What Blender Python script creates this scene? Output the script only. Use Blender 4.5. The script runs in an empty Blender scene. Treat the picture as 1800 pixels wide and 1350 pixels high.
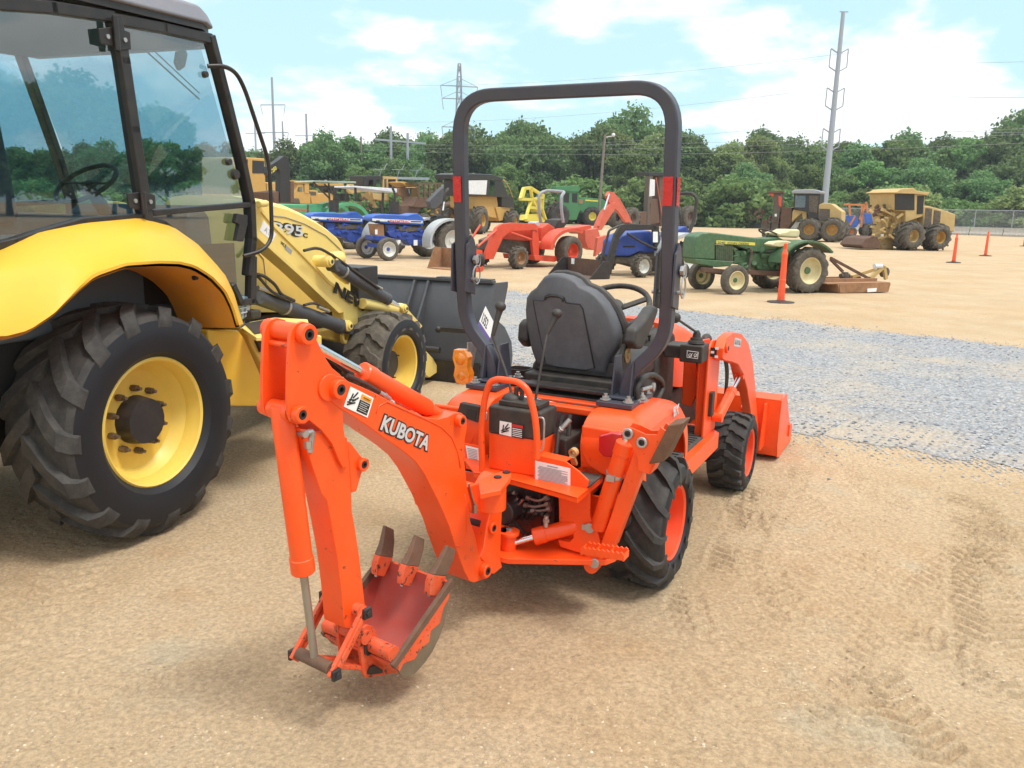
import bpy, bmesh, math, random
import numpy as np
from mathutils import Vector, Matrix
random.seed(7)
D = bpy.data; SC = bpy.context.scene; COL = SC.collection
R_ = math.radians
# ---------------------------------------------------------------- camera
CF = 1440.0; TH = R_(12.03); RO = R_(1.25); CH = 1.57
cF = np.array([0, math.cos(TH), -math.sin(TH)]); _r = np.array([1., 0, 0]); _u = np.array([0, math.sin(TH), math.cos(TH)])
cR = _r*math.cos(RO)+_u*math.sin(RO); cU = _u*math.cos(RO)-_r*math.sin(RO); cC = np.array([0, 0, CH])
def ray(x, y): return cF*CF+cR*(x-900)-cU*(y-675)
def gp(x, y, z=0.):
    d = ray(x, y); return cC+d*((z-CH)/d[2])
ZZ = {0: (0, 0, 1), 1: (440, 540, 3.75), 2: (480, 880, 3.971), 3: (780, 640, 3.374), 4: (880, 460, 4.822), 5: (1080, 520, 3.75),
      6: (740, 130, 3.6), 7: (760, 850, 5.0), 8: (1060, 700, 6.43), 11: (0, 0, 2.8125), 12: (0, 460, 2.7), 13: (360, 300, 3.215),
      14: (420, 200, 4.737), 15: (740, 280, 4.5), 16: (1100, 280, 3.75), 20: (380, 440, 4.2857), 22: (420, 330, 7.5), 23: (480, 280, 8.1818), 24: (600, 280, 8.1818), 21: (600, 460, 5.625), 17: (1300, 180, 3.6), 18: (1300, 0, 3.6), 19: (400, 0, 3.6)}
class Frame:
    """local metres of one machine; t() measures a point of the photo on one of its planes"""
    def __init__(s, o, deg):
        a = R_(deg); s.o = np.array([o[0], o[1], o[2] if len(o) > 2 else 0.], float); s.deg = deg
        s.ax = [np.array([math.cos(a), math.sin(a), 0]), np.array([-math.sin(a), math.cos(a), 0]), np.array([0, 0, 1.])]
    def w(s, x, y, z): return s.o+s.ax[0]*x+s.ax[1]*y+s.ax[2]*z
    def l(s, p):
        v = np.array(p)-s.o; return np.array([v@a for a in s.ax])
    def t(s, k, X, Y, ax, val):
        a, b, q = ZZ[k]; i = 'xyz'.index(ax); n = s.ax[i]; d = ray(a+X/q, b+Y/q)
        p = cC+d*(((s.o+n*val-cC)@n)/(d@n)); return s.l(p)
    def T(s, k, pts, ax, val): return [s.t(k, X, Y, ax, val) for X, Y in pts]
    def into(s, other): return lambda p: other.l(s.w(*p))
V3 = lambda *a: np.array(a, float)
def nz(v):
    v = np.array(v, float); n = np.linalg.norm(v); return v/n if n else v
# ---------------------------------------------------------------- mesh collector
class G:
    def __init__(s, xf=None): s.v = []; s.f = []; s.m = []; s.xf = xf; s.mi = 0; s.cuts = []
    def add(s, V, F):
        o = len(s.v); s.v += [tuple(p) for p in V]; s.f += [tuple(i+o for i in f) for f in F]; s.m += [s.mi]*len(F); return s
    def cut(s):
        """what follows becomes an object of its own"""
        s.cuts.append((len(s.v), len(s.f))); return s
    def prism(s, pts, off):
        n = len(pts); off = np.array(off, float); V = [np.array(p) for p in pts]+[np.array(p)+off for p in pts]
        return s.add(V, [tuple(range(n)), tuple(range(2*n-1, n-1, -1))]+[(i, n+i, n+(i+1) % n, (i+1) % n) for i in range(n)])
    def plate(s, pts2, ax, c, t):
        """polygon given in the two other axes, centred at ax=c with thickness t"""
        i = 'xyz'.index(ax); P = []
        for a, b in pts2:
            p = [a, b]; p.insert(i, c-t/2); P.append(np.array(p, float))
        o = np.zeros(3); o[i] = t; return s.prism(P, o)
    def box(s, x0, x1, y0, y1, z0, z1):
        return s.prism([V3(x0, y0, z0), V3(x1, y0, z0), V3(x1, y1, z0), V3(x0, y1, z0)], (0, 0, z1-z0))
    def bar(s, p, q, w, h, side=(0, 0, 1)):
        p = np.array(p, float); q = np.array(q, float); d = nz(q-p); a = nz(np.cross(d, side)); b = np.cross(a, d)
        a = a*w/2; b = b*h/2; return s.prism([p-a-b, p+a-b, p+a+b, p-a+b], q-p)
    def sweep(s, pts, prof, up=(0, 0, 1), closed=False):
        """prof: function(i)-> list of (a,b); frames carried along the path"""
        P = [np.array(p, float) for p in pts]; n = len(P); V = []; F = []; prev = None
        for i in range(n):
            if closed: d = nz(P[(i+1) % n]-P[i-1])
            else: d = nz(P[min(i+1, n-1)]-P[max(i-1, 0)])
            if prev is None:
                a = np.cross(d, up)
                if np.linalg.norm(a) < 1e-3: a = np.cross(d, (1, 0.1, 0))
                a = nz(a)
            else: a = nz(prev-d*(prev@d))
            prev = a; b = np.cross(a, d); pr = prof(i)
            V += [P[i]+a*u+b*w for u, w in pr]
        k = len(pr)
        for i in range(n if closed else n-1):
            j = (i+1) % n
            F += [(i*k+q, i*k+(q+1) % k, j*k+(q+1) % k, j*k+q) for q in range(k)]
        if not closed: F += [tuple(range(k)), tuple(range(n*k-1, (n-1)*k-1, -1))]
        return s.add(V, F)
    def tube(s, pts, r, n=10, closed=False):
        R = r if hasattr(r, '__len__') else [r]*len(pts)
        return s.sweep(pts, lambda i: [(R[i]*math.cos(2*math.pi*q/n), R[i]*math.sin(2*math.pi*q/n)) for q in range(n)], closed=closed)
    def rtube(s, pts, w, h, up=(0, 0, 1)):
        return s.sweep(pts, lambda i: [(-w/2, -h/2), (w/2, -h/2), (w/2, h/2), (-w/2, h/2)], up=up)
    def lathe(s, c, ax, prof, n=28):
        """prof: list of (along, radius)"""
        c = np.array(c, float); ax = nz(ax); a = nz(np.cross(ax, (0, 0, 1) if abs(ax[2]) < .9 else (1, 0, 0))); b = np.cross(ax, a)
        V = []; F = []; m = len(prof)
        for h, r in prof:
            for q in range(n):
                t = 2*math.pi*q/n; V.append(c+ax*h+(a*math.cos(t)+b*math.sin(t))*max(r, 1e-4))
        for i in range(m-1):
            F += [(i*n+q, i*n+(q+1) % n, (i+1)*n+(q+1) % n, (i+1)*n+q) for q in range(n)]
        F += [tuple(range(n)), tuple(range(m*n-1, (m-1)*n-1, -1))]
        return s.add(V, F)
    def cyl(s, p, q, r, r1=None, n=20):
        p = np.array(p, float); q = np.array(q, float); L = np.linalg.norm(q-p)
        return s.lathe(p, q-p, [(0, r), (L, r if r1 is None else r1)], n)
    def ring(s, c, ax, r0, r1, h, n=24):
        """flat washer from the point c along ax"""
        c = np.array(c, float); ax = nz(ax); a = nz(np.cross(ax, (0, 0, 1) if abs(ax[2]) < .9 else (1, 0, 0))); b = np.cross(ax, a); V = []; F = []
        for hh, r in ((0, r0), (0, r1), (h, r1), (h, r0)):
            for q in range(n):
                t = 2*math.pi*q/n; V.append(c+ax*hh+(a*math.cos(t)+b*math.sin(t))*r)
        for i in range(4):
            F += [(i*n+q, i*n+(q+1) % n, (i+1) % 4*n+(q+1) % n, (i+1) % 4*n+q) for q in range(n)]
        return s.add(V, F)
    def sph(s, c, r, n=12, sc=(1, 1, 1)):
        c = np.array(c, float); V = []; F = []; m = n//2+1
        for i in range(m+1):
            p = math.pi*i/m
            for q in range(n):
                t = 2*math.pi*q/n; V.append(c+V3(sc[0]*math.sin(p)*math.cos(t), sc[1]*math.sin(p)*math.sin(t), sc[2]*math.cos(p))*max(r, 1e-5))
        for i in range(m): F += [(i*n+q, i*n+(q+1) % n, (i+1)*n+(q+1) % n, (i+1)*n+q) for q in range(n)]
        return s.add(V, F)
    def hexa(s, c, ax, r, h): return s.lathe(c, ax, [(0, r), (h, r*.95)], 6)
    def mirror(s, ax=1):
        s.cut(); n = len(s.v); V = []
        for p in s.v:
            q = list(p); q[ax] = -q[ax]; V.append(q)
        m = list(s.m); F = [tuple(reversed(f)) for f in s.f]; s.add(V, F); s.m = m+m; return s
    def move(s, fn): s.v = [tuple(fn(np.array(p))) for p in s.v]; return s
def fillet(pts, r, n=6):
    P = [np.array(p, float) for p in pts]; out = [P[0]]
    for i in range(1, len(P)-1):
        a = P[i-1]-P[i]; b = P[i+1]-P[i]; rr = min(r, np.linalg.norm(a)*.49, np.linalg.norm(b)*.49); a = nz(a)*rr; b = nz(b)*rr
        for k in range(n+1):
            t = k/n; out.append(P[i]+a*(1-t)**2+b*t**2)
    return out+[P[-1]]
def arc(c, r, a0, a1, n, z=None):
    return [(c[0]+r*math.cos(R_(a0+(a1-a0)*i/n)), c[1]+r*math.sin(R_(a0+(a1-a0)*i/n))) for i in range(n+1)]
def fit_text(txt, p0, p1, pu, mat, parent, name='lettering', bold=.001, ext=.001, hk=1.38, off=0, xf=None):
    """lettering stretched from p0 to p1, capitals reaching up to pu"""
    if xf: p0, p1, pu = xf(p0), xf(p1), xf(pu)
    d = nz(p1-p0); u = pu-p0; h = np.linalg.norm(u-d*(u@d)); lo = lettering(txt, p0, d, u, h*hk, mat, parent, name, bold, ext)
    w = [np.array(v.co)@d for v in lo.data.vertices]; k = np.linalg.norm(p1-p0)/(max(w)-min(w)); D.objects.remove(lo)
    return lettering(txt, p0, d, u, h*hk, mat, parent, name, bold, ext, sx=k)
def finish(me, ang=.6, fix=True):
    bm = bmesh.new(); bm.from_mesh(me)
    if fix: bmesh.ops.recalc_face_normals(bm, faces=bm.faces)
    for f in bm.faces: f.smooth = True
    for e in bm.edges:
        if len(e.link_faces) == 2: e.smooth = e.calc_face_angle(0) < ang
        else: e.smooth = False
    bm.to_mesh(me); bm.free()
def tagit(o, label=None, cat=None, group=None, kind=None):
    if label: o['label'] = label
    if cat: o['category'] = cat
    if group: o['group'] = group
    if kind: o['kind'] = kind
    return o
def part(name, g, mats, parent=None, bev=0, seg=2, label=None, ang=.6, fix=True, xf=None):
    if g.xf: g.move(g.xf)
    if xf: g.move(xf)
    if g.cuts:
        cs_ = sorted(set([(0, 0)]+g.cuts+[(len(g.v), len(g.f))])); first = None
        for (a, fa), (b, fb) in zip(cs_[:-1], cs_[1:]):
            if fb > fa:
                h = G(); h.v = g.v[a:b]; h.f = [tuple(i-a for i in f) for f in g.f[fa:fb]]; h.m = g.m[fa:fb]; o = part(name, h, mats, parent, bev, seg, label, ang, fix); first = first or o
        return first
    me = D.meshes.new(name); me.from_pydata([tuple(map(float, p)) for p in g.v], [], g.f)
    for m in (mats if isinstance(mats, (list, tuple)) else [mats]): me.materials.append(m)
    me.polygons.foreach_set('material_index', g.m); me.validate(clean_customdata=False)
    finish(me, ang, fix)
    o = D.objects.new(name, me); COL.objects.link(o); o.parent = parent
    if label: o['label'] = label
    if bev:
        b = o.modifiers.new('bevel', 'BEVEL'); b.width = bev; b.segments = seg; b.limit_method = 'ANGLE'; b.angle_limit = R_(35); b.harden_normals = True
    return o
def thing(name, frame, label, cat, group=None, kind=None):
    o = D.objects.new(name, None); COL.objects.link(o); o.empty_display_size = .3
    if frame is not None: o.location = Vector(frame.o); o.rotation_euler = (0, 0, R_(frame.deg))
    return tagit(o, label, cat, group, kind)
def copy_tree(o, parent=None):
    c = o.copy(); COL.objects.link(c); c.parent = parent
    for ch in list(o.children): copy_tree(ch, c)
    return c
def lettering(txt, o, right, up, size, mat, parent, name='lettering', bold=0.0, ext=.001, sx=1.0, shear=0.0, label=None, align='LEFT'):
    """text set in the parent's local axes"""
    c = D.curves.new('txt', 'FONT'); c.body = txt; c.size = size; c.offset = bold; c.extrude = ext; c.shear = shear; c.align_x = align; c.resolution_u = 3
    t = D.objects.new('txt', c); COL.objects.link(t); bpy.context.view_layer.update()
    me = D.meshes.new_from_object(t.evaluated_get(bpy.context.evaluated_depsgraph_get())); D.objects.remove(t)
    r = nz(right); u = nz(np.array(up)-r*(np.array(up)@r)); n = np.cross(r, u); M = Matrix.Identity(4)
    for i in range(3): M[i][0] = r[i]*sx; M[i][1] = u[i]; M[i][2] = n[i]; M[i][3] = o[i]
    me.transform(M); me.materials.clear(); me.materials.append(mat)
    ob = D.objects.new(name, me); COL.objects.link(ob); ob.parent = parent
    if label: ob['label'] = label
    return ob
# ---------------------------------------------------------------- materials
def S(r, g, b):
    f = lambda c: (c/255/12.92) if c/255 <= .04045 else ((c/255+.055)/1.055)**2.4
    return (f(r), f(g), f(b), 1)
MT = {}
def nodes(name):
    m = D.materials.new(name); m.use_nodes = True; nt = m.node_tree; b = nt.nodes['Principled BSDF']; return m, nt, b
def mat(name, col, rough=.5, metal=0., dust=0., dustcol=(.42, .30, .18, 1), scale=6., bump=0., coat=0., wear=0., wearcol=(.06, .03, .02, 1), spec=.5, var=.12, bscale=60.):
    """painted or worn surface: colour drift, dust film in soft patches, optional chips"""
    m, nt, b = nodes(name); N = nt.nodes; L = nt.links
    tc = N.new('ShaderNodeTexCoord')
    n1 = N.new('ShaderNodeTexNoise'); n1.inputs['Scale'].default_value = scale; n1.inputs['Detail'].default_value = 6; n1.inputs['Roughness'].default_value = .65
    L.new(tc.outputs['Object'], n1.inputs['Vector'])
    hs = N.new('ShaderNodeHueSaturation'); hs.inputs['Color'].default_value = col if len(col) == 4 else (*col, 1)
    mr = N.new('ShaderNodeMapRange'); mr.inputs[3].default_value = 1-var; mr.inputs[4].default_value = 1+var; mr.inputs[1].default_value = .3; mr.inputs[2].default_value = .7
    L.new(n1.outputs[0], mr.inputs[0]); L.new(mr.outputs[0], hs.inputs['Value']); out = hs.outputs[0]
    if dust:
        n2 = N.new('ShaderNodeTexNoise'); n2.inputs['Scale'].default_value = scale*2.3; n2.inputs['Detail'].default_value = 8; n2.inputs['Roughness'].default_value = .7
        L.new(tc.outputs['Object'], n2.inputs['Vector'])
        m2 = N.new('ShaderNodeMapRange'); m2.inputs[1].default_value = .42; m2.inputs[2].default_value = .72; m2.inputs[3].default_value = dust*.25; m2.inputs[4].default_value = dust
        L.new(n2.outputs[0], m2.inputs[0]); mx = N.new('ShaderNodeMixRGB'); mx.inputs[2].default_value = dustcol
        L.new(m2.outputs[0], mx.inputs[0]); L.new(out, mx.inputs[1]); out = mx.outputs[0]
    if wear:
        n3 = N.new('ShaderNodeTexNoise'); n3.inputs['Scale'].default_value = scale*5; n3.inputs['Detail'].default_value = 10; n3.inputs['Roughness'].default_value = .75
        L.new(tc.outputs['Object'], n3.inputs['Vector']); m3 = N.new('ShaderNodeMapRange'); e = .72-.25*wear
        m3.inputs[1].default_value = e; m3.inputs[2].default_value = e+.04; L.new(n3.outputs[0], m3.inputs[0])
        mx = N.new('ShaderNodeMixRGB'); mx.inputs[2].default_value = wearcol; L.new(m3.outputs[0], mx.inputs[0]); L.new(out, mx.inputs[1]); out = mx.outputs[0]
    L.new(out, b.inputs['Base Color'])
    r2 = N.new('ShaderNodeMapRange'); r2.inputs[3].default_value = max(.03, rough-.1); r2.inputs[4].default_value = min(1, rough+.15); L.new(n1.outputs[0], r2.inputs[0]); L.new(r2.outputs[0], b.inputs['Roughness'])
    b.inputs['Metallic'].default_value = metal; b.inputs['Coat Weight'].default_value = coat; b.inputs['Coat Roughness'].default_value = .12; b.inputs['Specular IOR Level'].default_value = spec
    if bump:
        n4 = N.new('ShaderNodeTexNoise'); n4.inputs['Scale'].default_value = bscale; n4.inputs['Detail'].default_value = 5; L.new(tc.outputs['Object'], n4.inputs['Vector'])
        bp = N.new('ShaderNodeBump'); bp.inputs['Strength'].default_value = bump; bp.inputs['Distance'].default_value = .004; L.new(n4.outputs[0], bp.inputs['Height']); L.new(bp.outputs[0], b.inputs['Normal'])
    MT[name] = m; return m
mat('orange_paint', (.93, .078, .004), .34, dust=.16, dustcol=(.55, .20, .08, 1), wear=.37, wearcol=(.22, .05, .02, 1), coat=.10, var=.10, bump=.08, scale=4)
mat('orange_worn', (.74, .07, .012), .5, dust=.30, wear=.62, var=.14, scale=9, bump=.2)
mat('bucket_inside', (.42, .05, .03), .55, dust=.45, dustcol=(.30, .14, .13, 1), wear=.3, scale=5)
mat('steel_worn', (.20, .15, .10), .6, metal=.3, dust=.5, dustcol=(.16, .12, .08, 1), scale=9, bump=.3, var=.25)
mat('rust_steel', (.13, .062, .035), .75, dust=.5, dustcol=(.16, .12, .09, 1), scale=12, bump=.5, var=.3)
mat('pad_rubber', (.13, .065, .04), .9, dust=.7, dustcol=(.2, .11, .06, 1), scale=14, bump=.8, var=.3)
mat('black_paint', (.014, .015, .02), .42, dust=.10, scale=5)
mat('rops_paint', (.040, .044, .066), .42, dust=.06, scale=4, coat=.1)
mat('black_plastic', (.016, .016, .018), .55, dust=.12, scale=8, bump=.15)
mat('vinyl', (.070, .072, .082), .55, dust=.5, dustcol=(.15, .15, .165, 1), scale=7, bump=.25, bscale=300)
mat('vinyl_dark', (.018, .018, .021), .5, dust=.1, scale=5, bump=.2, bscale=300)
mat('rubber', (.014, .0145, .017), .72, dust=.40, dustcol=(.13, .115, .095, 1), scale=7, bump=.25, bscale=90, var=.25)
mat('rubber_lug', (.022, .022, .023), .75, dust=.38, dustcol=(.15, .135, .115, 1), scale=9, bump=.4, bscale=90, var=.3)
mat('rubber_sidewall', (.006, .0075, .012), .55, dust=.04, dustcol=(.09, .08, .07, 1), scale=5, var=.2)
mat('rubber_old', (.05, .047, .042), .85, dust=.7, dustcol=(.20, .165, .12, 1), scale=6, bump=.4, var=.3)
mat('chrome', (.75, .76, .78), .16, metal=1., var=.04)
mat('zinc', (.45, .46, .46), .4, metal=.8, dust=.2, var=.15, scale=30)
mat('dull_rod', (.36, .34, .30), .42, metal=.7, dust=.25)
mat('rim_orange', (.85, .075, .018), .42, dust=.08, var=.05)
mat('yellow_paint', (.80, .48, .035), .38, dust=.12, dustcol=(.5, .38, .2, 1), coat=.2, var=.05, scale=3)
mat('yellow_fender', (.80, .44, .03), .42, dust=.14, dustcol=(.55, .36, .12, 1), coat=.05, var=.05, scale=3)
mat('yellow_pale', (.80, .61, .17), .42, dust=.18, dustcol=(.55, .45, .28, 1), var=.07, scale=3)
mat('fender_under_shade', (.80, .30, .01), .6, dust=.3, var=.1)  # orange of shade and light through the yellow plastic, painted into the colour
mat('rim_yellow', (.80, .56, .10), .4, dust=.12, var=.05)
mat('grey_roof', (.16, .17, .21), .55, dust=.15, var=.05)
mat('loader_grey', (.052, .056, .066), .5, dust=.2, dustcol=(.15, .14, .13, 1), wear=.05, wearcol=(.2, .18, .15, 1), var=.12, scale=4)
mat('hub_black', (.014, .015, .02), .45, dust=.06, scale=8)
mat('lug_nut', (.12, .085, .06), .6, metal=.4, dust=.4, scale=40)
mat('cab_black', (.012, .013, .016), .4, dust=.06)
mat('cab_inside', (.10, .13, .15), .7, var=.1)
mat('white_plastic', (.62, .63, .66), .5, dust=.15)
mat('sticker_white', (.80, .80, .80), .5, var=.03)
mat('sticker_orange', (.85, .33, .03), .5, var=.03)
mat('sticker_red', (.55, .02, .02), .5, var=.03)
mat('ink', (.015, .015, .015), .5, var=.03)
mat('ink_grey', (.30, .30, .31), .6, var=.05)
mat('letter_silver', (.62, .64, .68), .35, metal=.3, var=.03)
mat('label_purple', (.12, .08, .30), .5)
mat('reflector_red', (.55, .006, .012), .25, coat=.5, var=.08, scale=30)
mat('taillight_red', (.50, .010, .02), .12, coat=1.)
mat('amber', (.85, .26, .01), .12, coat=1., var=.25, scale=25)
mat('knob_red', (.7, .03, .03), .3, coat=.5)
mat('step_rubber', (.035, .035, .035), .8, dust=.6, dustcol=(.16, .145, .12, 1), bump=.4, scale=9)
mat('panel_grey', (.16, .165, .17), .6, dust=.3)
mat('yellow_cap', (.75, .70, .22), .5)
mat('brass', (.35, .22, .09), .4, metal=.6, dust=.2)
def glass_mat(name, tint, refl=.9):
    m, nt, b = nodes(name); N = nt.nodes; L = nt.links; N.remove(b); o = N['Material Output']
    tr = N.new('ShaderNodeBsdfTransparent'); tr.inputs[0].default_value = tint
    gl = N.new('ShaderNodeBsdfGlossy'); gl.inputs['Roughness'].default_value = .015; gl.inputs[0].default_value = (1, 1, 1, 1)
    lw_ = N.new('ShaderNodeLayerWeight'); lw_.inputs[0].default_value = .5; fr = N.new('ShaderNodeMath'); fr.operation = 'POWER'; fr.inputs[1].default_value = 3.2; L.new(lw_.outputs['Facing'], fr.inputs[0]); ml = N.new('ShaderNodeMath'); ml.operation = 'MULTIPLY_ADD'; ml.inputs[1].default_value = refl; ml.inputs[2].default_value = .14
    mx = N.new('ShaderNodeMixShader'); L.new(fr.outputs[0], ml.inputs[0]); L.new(ml.outputs[0], mx.inputs[0]); L.new(tr.outputs[0], mx.inputs[1]); L.new(gl.outputs[0], mx.inputs[2]); L.new(mx.outputs[0], o.inputs[0])
    MT[name] = m
glass_mat('cab_glass', (.48, .66, .73, 1), 1.15)
glass_mat('far_glass', (.5, .6, .6, 1), 1.)
# ---------------------------------------------------------------- wheels
def tyre_profile(R, W, rr):
    """(axial, radius) from the inner bead round the tread to the outer bead"""
    h = R-rr; w = W/2
    half = [(.74*w, rr), (.93*w, rr+.18*h), (1.0*w, rr+.42*h), (.985*w, rr+.66*h), (.93*w, rr+.84*h), (.82*w, rr+.94*h), (.55*w, R), (0, R+.012*R)]
    return [(-a, r) for a, r in half]+[(a, r) for a, r in reversed(half[:-1])]
def wheel(parent, c, side, R, W, rr, style='ag', nl=11, lug=.03, rimm='rim_orange', tyrem=('rubber', 'rubber_lug'), dish=.3, seg=48, hub=None, nuts=8, name='wheel', disc=None, steer=0, lugw=None, simple=False, hubr=.2, hubl=.1, holes=0, label=None, side_m='rubber_sidewall'):
    """side=-1: outer face towards -y of the machine; built at the origin about y and then set in place"""
    w = W/2; Rb = R-lug; P = tyre_profile(Rb, W, rr); t = G(); t.mi = 0
    t.lathe((0, 0, 0), (0, 1, 0), P, seg); t.f = t.f[:-2]; t.m = t.m[:-2]
    # sidewall gets its own material
    t.m = [2 if True else 0]*len(t.m); npr = len(P)
    for i in range(npr-1):
        if min(P[i][1], P[i+1][1]) > rr+.80*(Rb-rr):
            for q in range(seg): t.m[i*seg+q] = 0
    def surf(y):
        a = abs(y)
        pr = [(p[0], p[1]) for p in P if p[0] >= 0]; pr = sorted(pr, key=lambda p: p[0])
        top = [p for p in sorted(pr, key=lambda p: -p[1]) if p[1] > rr+.5*(Rb-rr)]
        xs = [p[0] for p in top]; ys = [p[1] for p in top]
        return float(np.interp(a, xs, ys))
    t.mi = 1; lw = lugw or (2*math.pi*R/max(nl, 1)*.34); nl = 0 if style == 'no' else nl
    for sgn in (-1, 1):
        for k in range(nl):
            th0 = 2*math.pi*(k+(.5 if sgn > 0 else 0))/nl
            if style == 'ag': path = [(-.06, -.10), (.25, .20), (.55, .46), (.80, .66), (.97, .78), (1.0, .80)]
            elif style == 'r4': path = [(-.02, .0), (.22, .04), (.42, .36), (.62, .44), (.84, .66), (.99, .72)]
            elif style == 'in': path = [(-.10, -.06), (.22, .18), (.52, .44), (.78, .64), (.92, .72), (.97, .75)]
            else: path = [(-.1, 0), (.4, .1), (.8, .2), (.95, .25)]
            V = []
            for j, (yf, df) in enumerate(path):
                y = sgn*yf*w; th = th0+df*(2*math.pi/nl)*(1.25 if style in ('ag', 'in') else .8); rs = surf(y); 
                ro = (R if abs(yf) < .6 else R-(abs(yf)-.6)*R*.09) if yf < .9 else rs+lug*.55
                if j == len(path)-1 and style == 'in': ro = rs+lug*.45
                elif j == len(path)-1: rs -= lug*1.6; ro = rs+lug*.3; y *= 1.0
                hw = lw/2/R; sl = .75
                for rad, a in ((rs-.006, -hw), (ro, -hw*sl), (ro, hw*sl), (rs-.006, hw)):
                    V.append(V3(math.cos(th+a)*rad, y*(1.012 if rad == ro else 1), math.sin(th+a)*rad))
            F = []
            for j in range(len(path)-1):
                F += [(j*4+q, j*4+(q+1) % 4, j*4+4+(q+1) % 4, j*4+4+q) for q in range(4)]
            F += [(0, 1, 2, 3), tuple(range(len(V)-1, len(V)-5, -1))]
            t.add(V, F)
    # rim: flange, barrel, disc
    rm = G(); fl = .74*w
    d0 = fl-dish*W
    prof = [(fl+.012, rr+.012), (fl+.018, rr+.004), (fl+.010, rr-.006), (fl-.03*W, rr-.012*R-.004), (fl-.10*W, rr*.93), (fl-.16*W, rr*.93), (d0+.05*W, rr*.86), (d0, rr*.80), (d0-.01, rr*.62), (d0+.01*W, rr*.45), (d0, .001)]
    rm.lathe((0, 0, 0), (0, 1, 0), [(a, r) for a, r in prof], seg); rm.f.pop(); rm.m.pop()
    rm.f.pop(); rm.m.pop()
    rm.lathe((0, 0, 0), (0, 1, 0), [(-fl-.01, rr+.01), (-fl+.03, rr-.01), (-fl+.15*W, rr*.93), (fl-.16*W, rr*.935)], seg); rm.f = rm.f[:-2]; rm.m = rm.m[:-2]
    hb = G(); hb.cyl((0, d0-.01, 0), (0, d0+hubl*W, 0), rr*hubr, rr*hubr*.9, 20)
    nt_ = G()
    for k in range(nuts):
        nt_.cut(); a = 2*math.pi*k/nuts+.3; rn = rr*.42 if hubr < .35 else rr*hubr*1.28; p = V3(math.cos(a)*rn, d0+.0, math.sin(a)*rn); nt_.hexa(p, (0, 1, 0), rr*.055, rr*.09+.01); nt_.cyl(p, p+V3(0, rr*.09+.03, 0), rr*.028, n=8)
    def place(p):
        a = R_(steer); y = p[1]*(1 if side > 0 else -1); x, z = p[0], p[2]
        if side < 0: x = x
        return V3(x*math.cos(a)-y*math.sin(a)+c[0], x*math.sin(a)+y*math.cos(a)+c[1], z+c[2])
    for g in (t, rm, hb, nt_): g.move(place)
    o = part(name, hb, MT[hub or rimm], parent, label=label)
    part('tyre', t, [MT[tyrem[0]], MT[tyrem[1]], MT[side_m]], o, ang=.5); part('rim', rm, MT[rimm], o, ang=.5)
    if nuts and not simple: part('wheel_nut', nt_, MT['lug_nut'], o)
    return o
def boss(parent, F, c, ax, h0, h1, r, m, bev=.003, pin=True, name='pin_boss', xf=None):
    """round boss with a dark pin hole; c on the plate, along ax from h0 to h1"""
    ax = nz(ax); c = np.array(c); g = G(xf); g.ring(c+ax*h0, ax, r*.52, r, h1-h0); o = part(name, g, m, parent, bev=bev)
    if pin:
        g = G(xf); g.ring(c+ax*h0, ax, r*.30, r*.52, (h1-h0)*1.02, 14); g.cyl(c+ax*h0, c+ax*(h0+(h1-h0)*.55), r*.3, n=14); part('pin', g, MT['hub_black'], o)
    return o
def ram(parent, a, b, frac, r, rr, m, rodm, xf=None, name='hydraulic_cylinder', cap=True, eye=None):
    """cylinder from a to b; barrel covers the first frac of the length, the rod the rest"""
    a = np.array(a, float); b = np.array(b, float); d = b-a; L = np.linalg.norm(d); g = G(xf)
    g.lathe(a, d, [(0, r*.9), (.006, r), (L*frac-.05, r), (L*frac-.048, r*1.10), (L*frac-.004, r*1.10), (L*frac, r*.98), (L*frac+.001, rr)], 28)
    o = part(name, g, m, parent, ang=.5); g = G(xf); g.cyl(a+d*frac*.98, b, rr, n=20); part('piston_rod', g, rodm, o)
    if eye: 
        g = G(xf); side = np.array(eye, float); g.cyl(b-side*r*.9, b+side*r*.9, r*.8); g.cut(); g.cyl(a-side*r*.9, a+side*r*.9, r*.9); part('cylinder_eye', g, m, o)
    return o
# ================================================================ camera, sky, sun
cam = D.cameras.new('camera'); co_ = D.objects.new('camera', cam); COL.objects.link(co_); SC.camera = co_
cam.sensor_width = 36; cam.lens = CF/1800*36; cam.clip_end = 3000; cam.clip_start = .05
M = Matrix.Identity(4)
for i in range(3): M[i][0] = cR[i]; M[i][1] = cU[i]; M[i][2] = -cF[i]; M[i][3] = cC[i]
co_.matrix_world = M
SUN_EL, SUN_AZ = R_(64), R_(-30)    # azimuth from +x towards +y: the sun stands high on the right, a little behind
sd = V3(math.cos(SUN_EL)*math.cos(SUN_AZ), math.cos(SUN_EL)*math.sin(SUN_AZ), math.sin(SUN_EL))
sl = D.lights.new('sun', 'SUN'); sl.energy = 1.5; sl.angle = R_(15); sl.color = (1, .955, .88); so_ = D.objects.new('sun', sl); COL.objects.link(so_)
so_.rotation_euler = Vector(sd).to_track_quat('Z', 'Y').to_euler(); so_.location = (0, 0, 30)
W = D.worlds.new('World'); SC.world = W; W.use_nodes = True; nt = W.node_tree; N = nt.nodes; L = nt.links; bg = N['Background']
sky = N.new('ShaderNodeTexSky'); sky.sky_type = 'NISHITA'; sky.sun_disc = False; sky.sun_elevation = SUN_EL; sky.sun_rotation = math.pi/2-SUN_AZ; sky.air_density = 1.0; sky.dust_density = 1.2; sky.ozone_density = 2.0
tc = N.new('ShaderNodeTexCoord'); sep = N.new('ShaderNodeSeparateXYZ'); L.new(tc.outputs['Generated'], sep.inputs[0])
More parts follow.
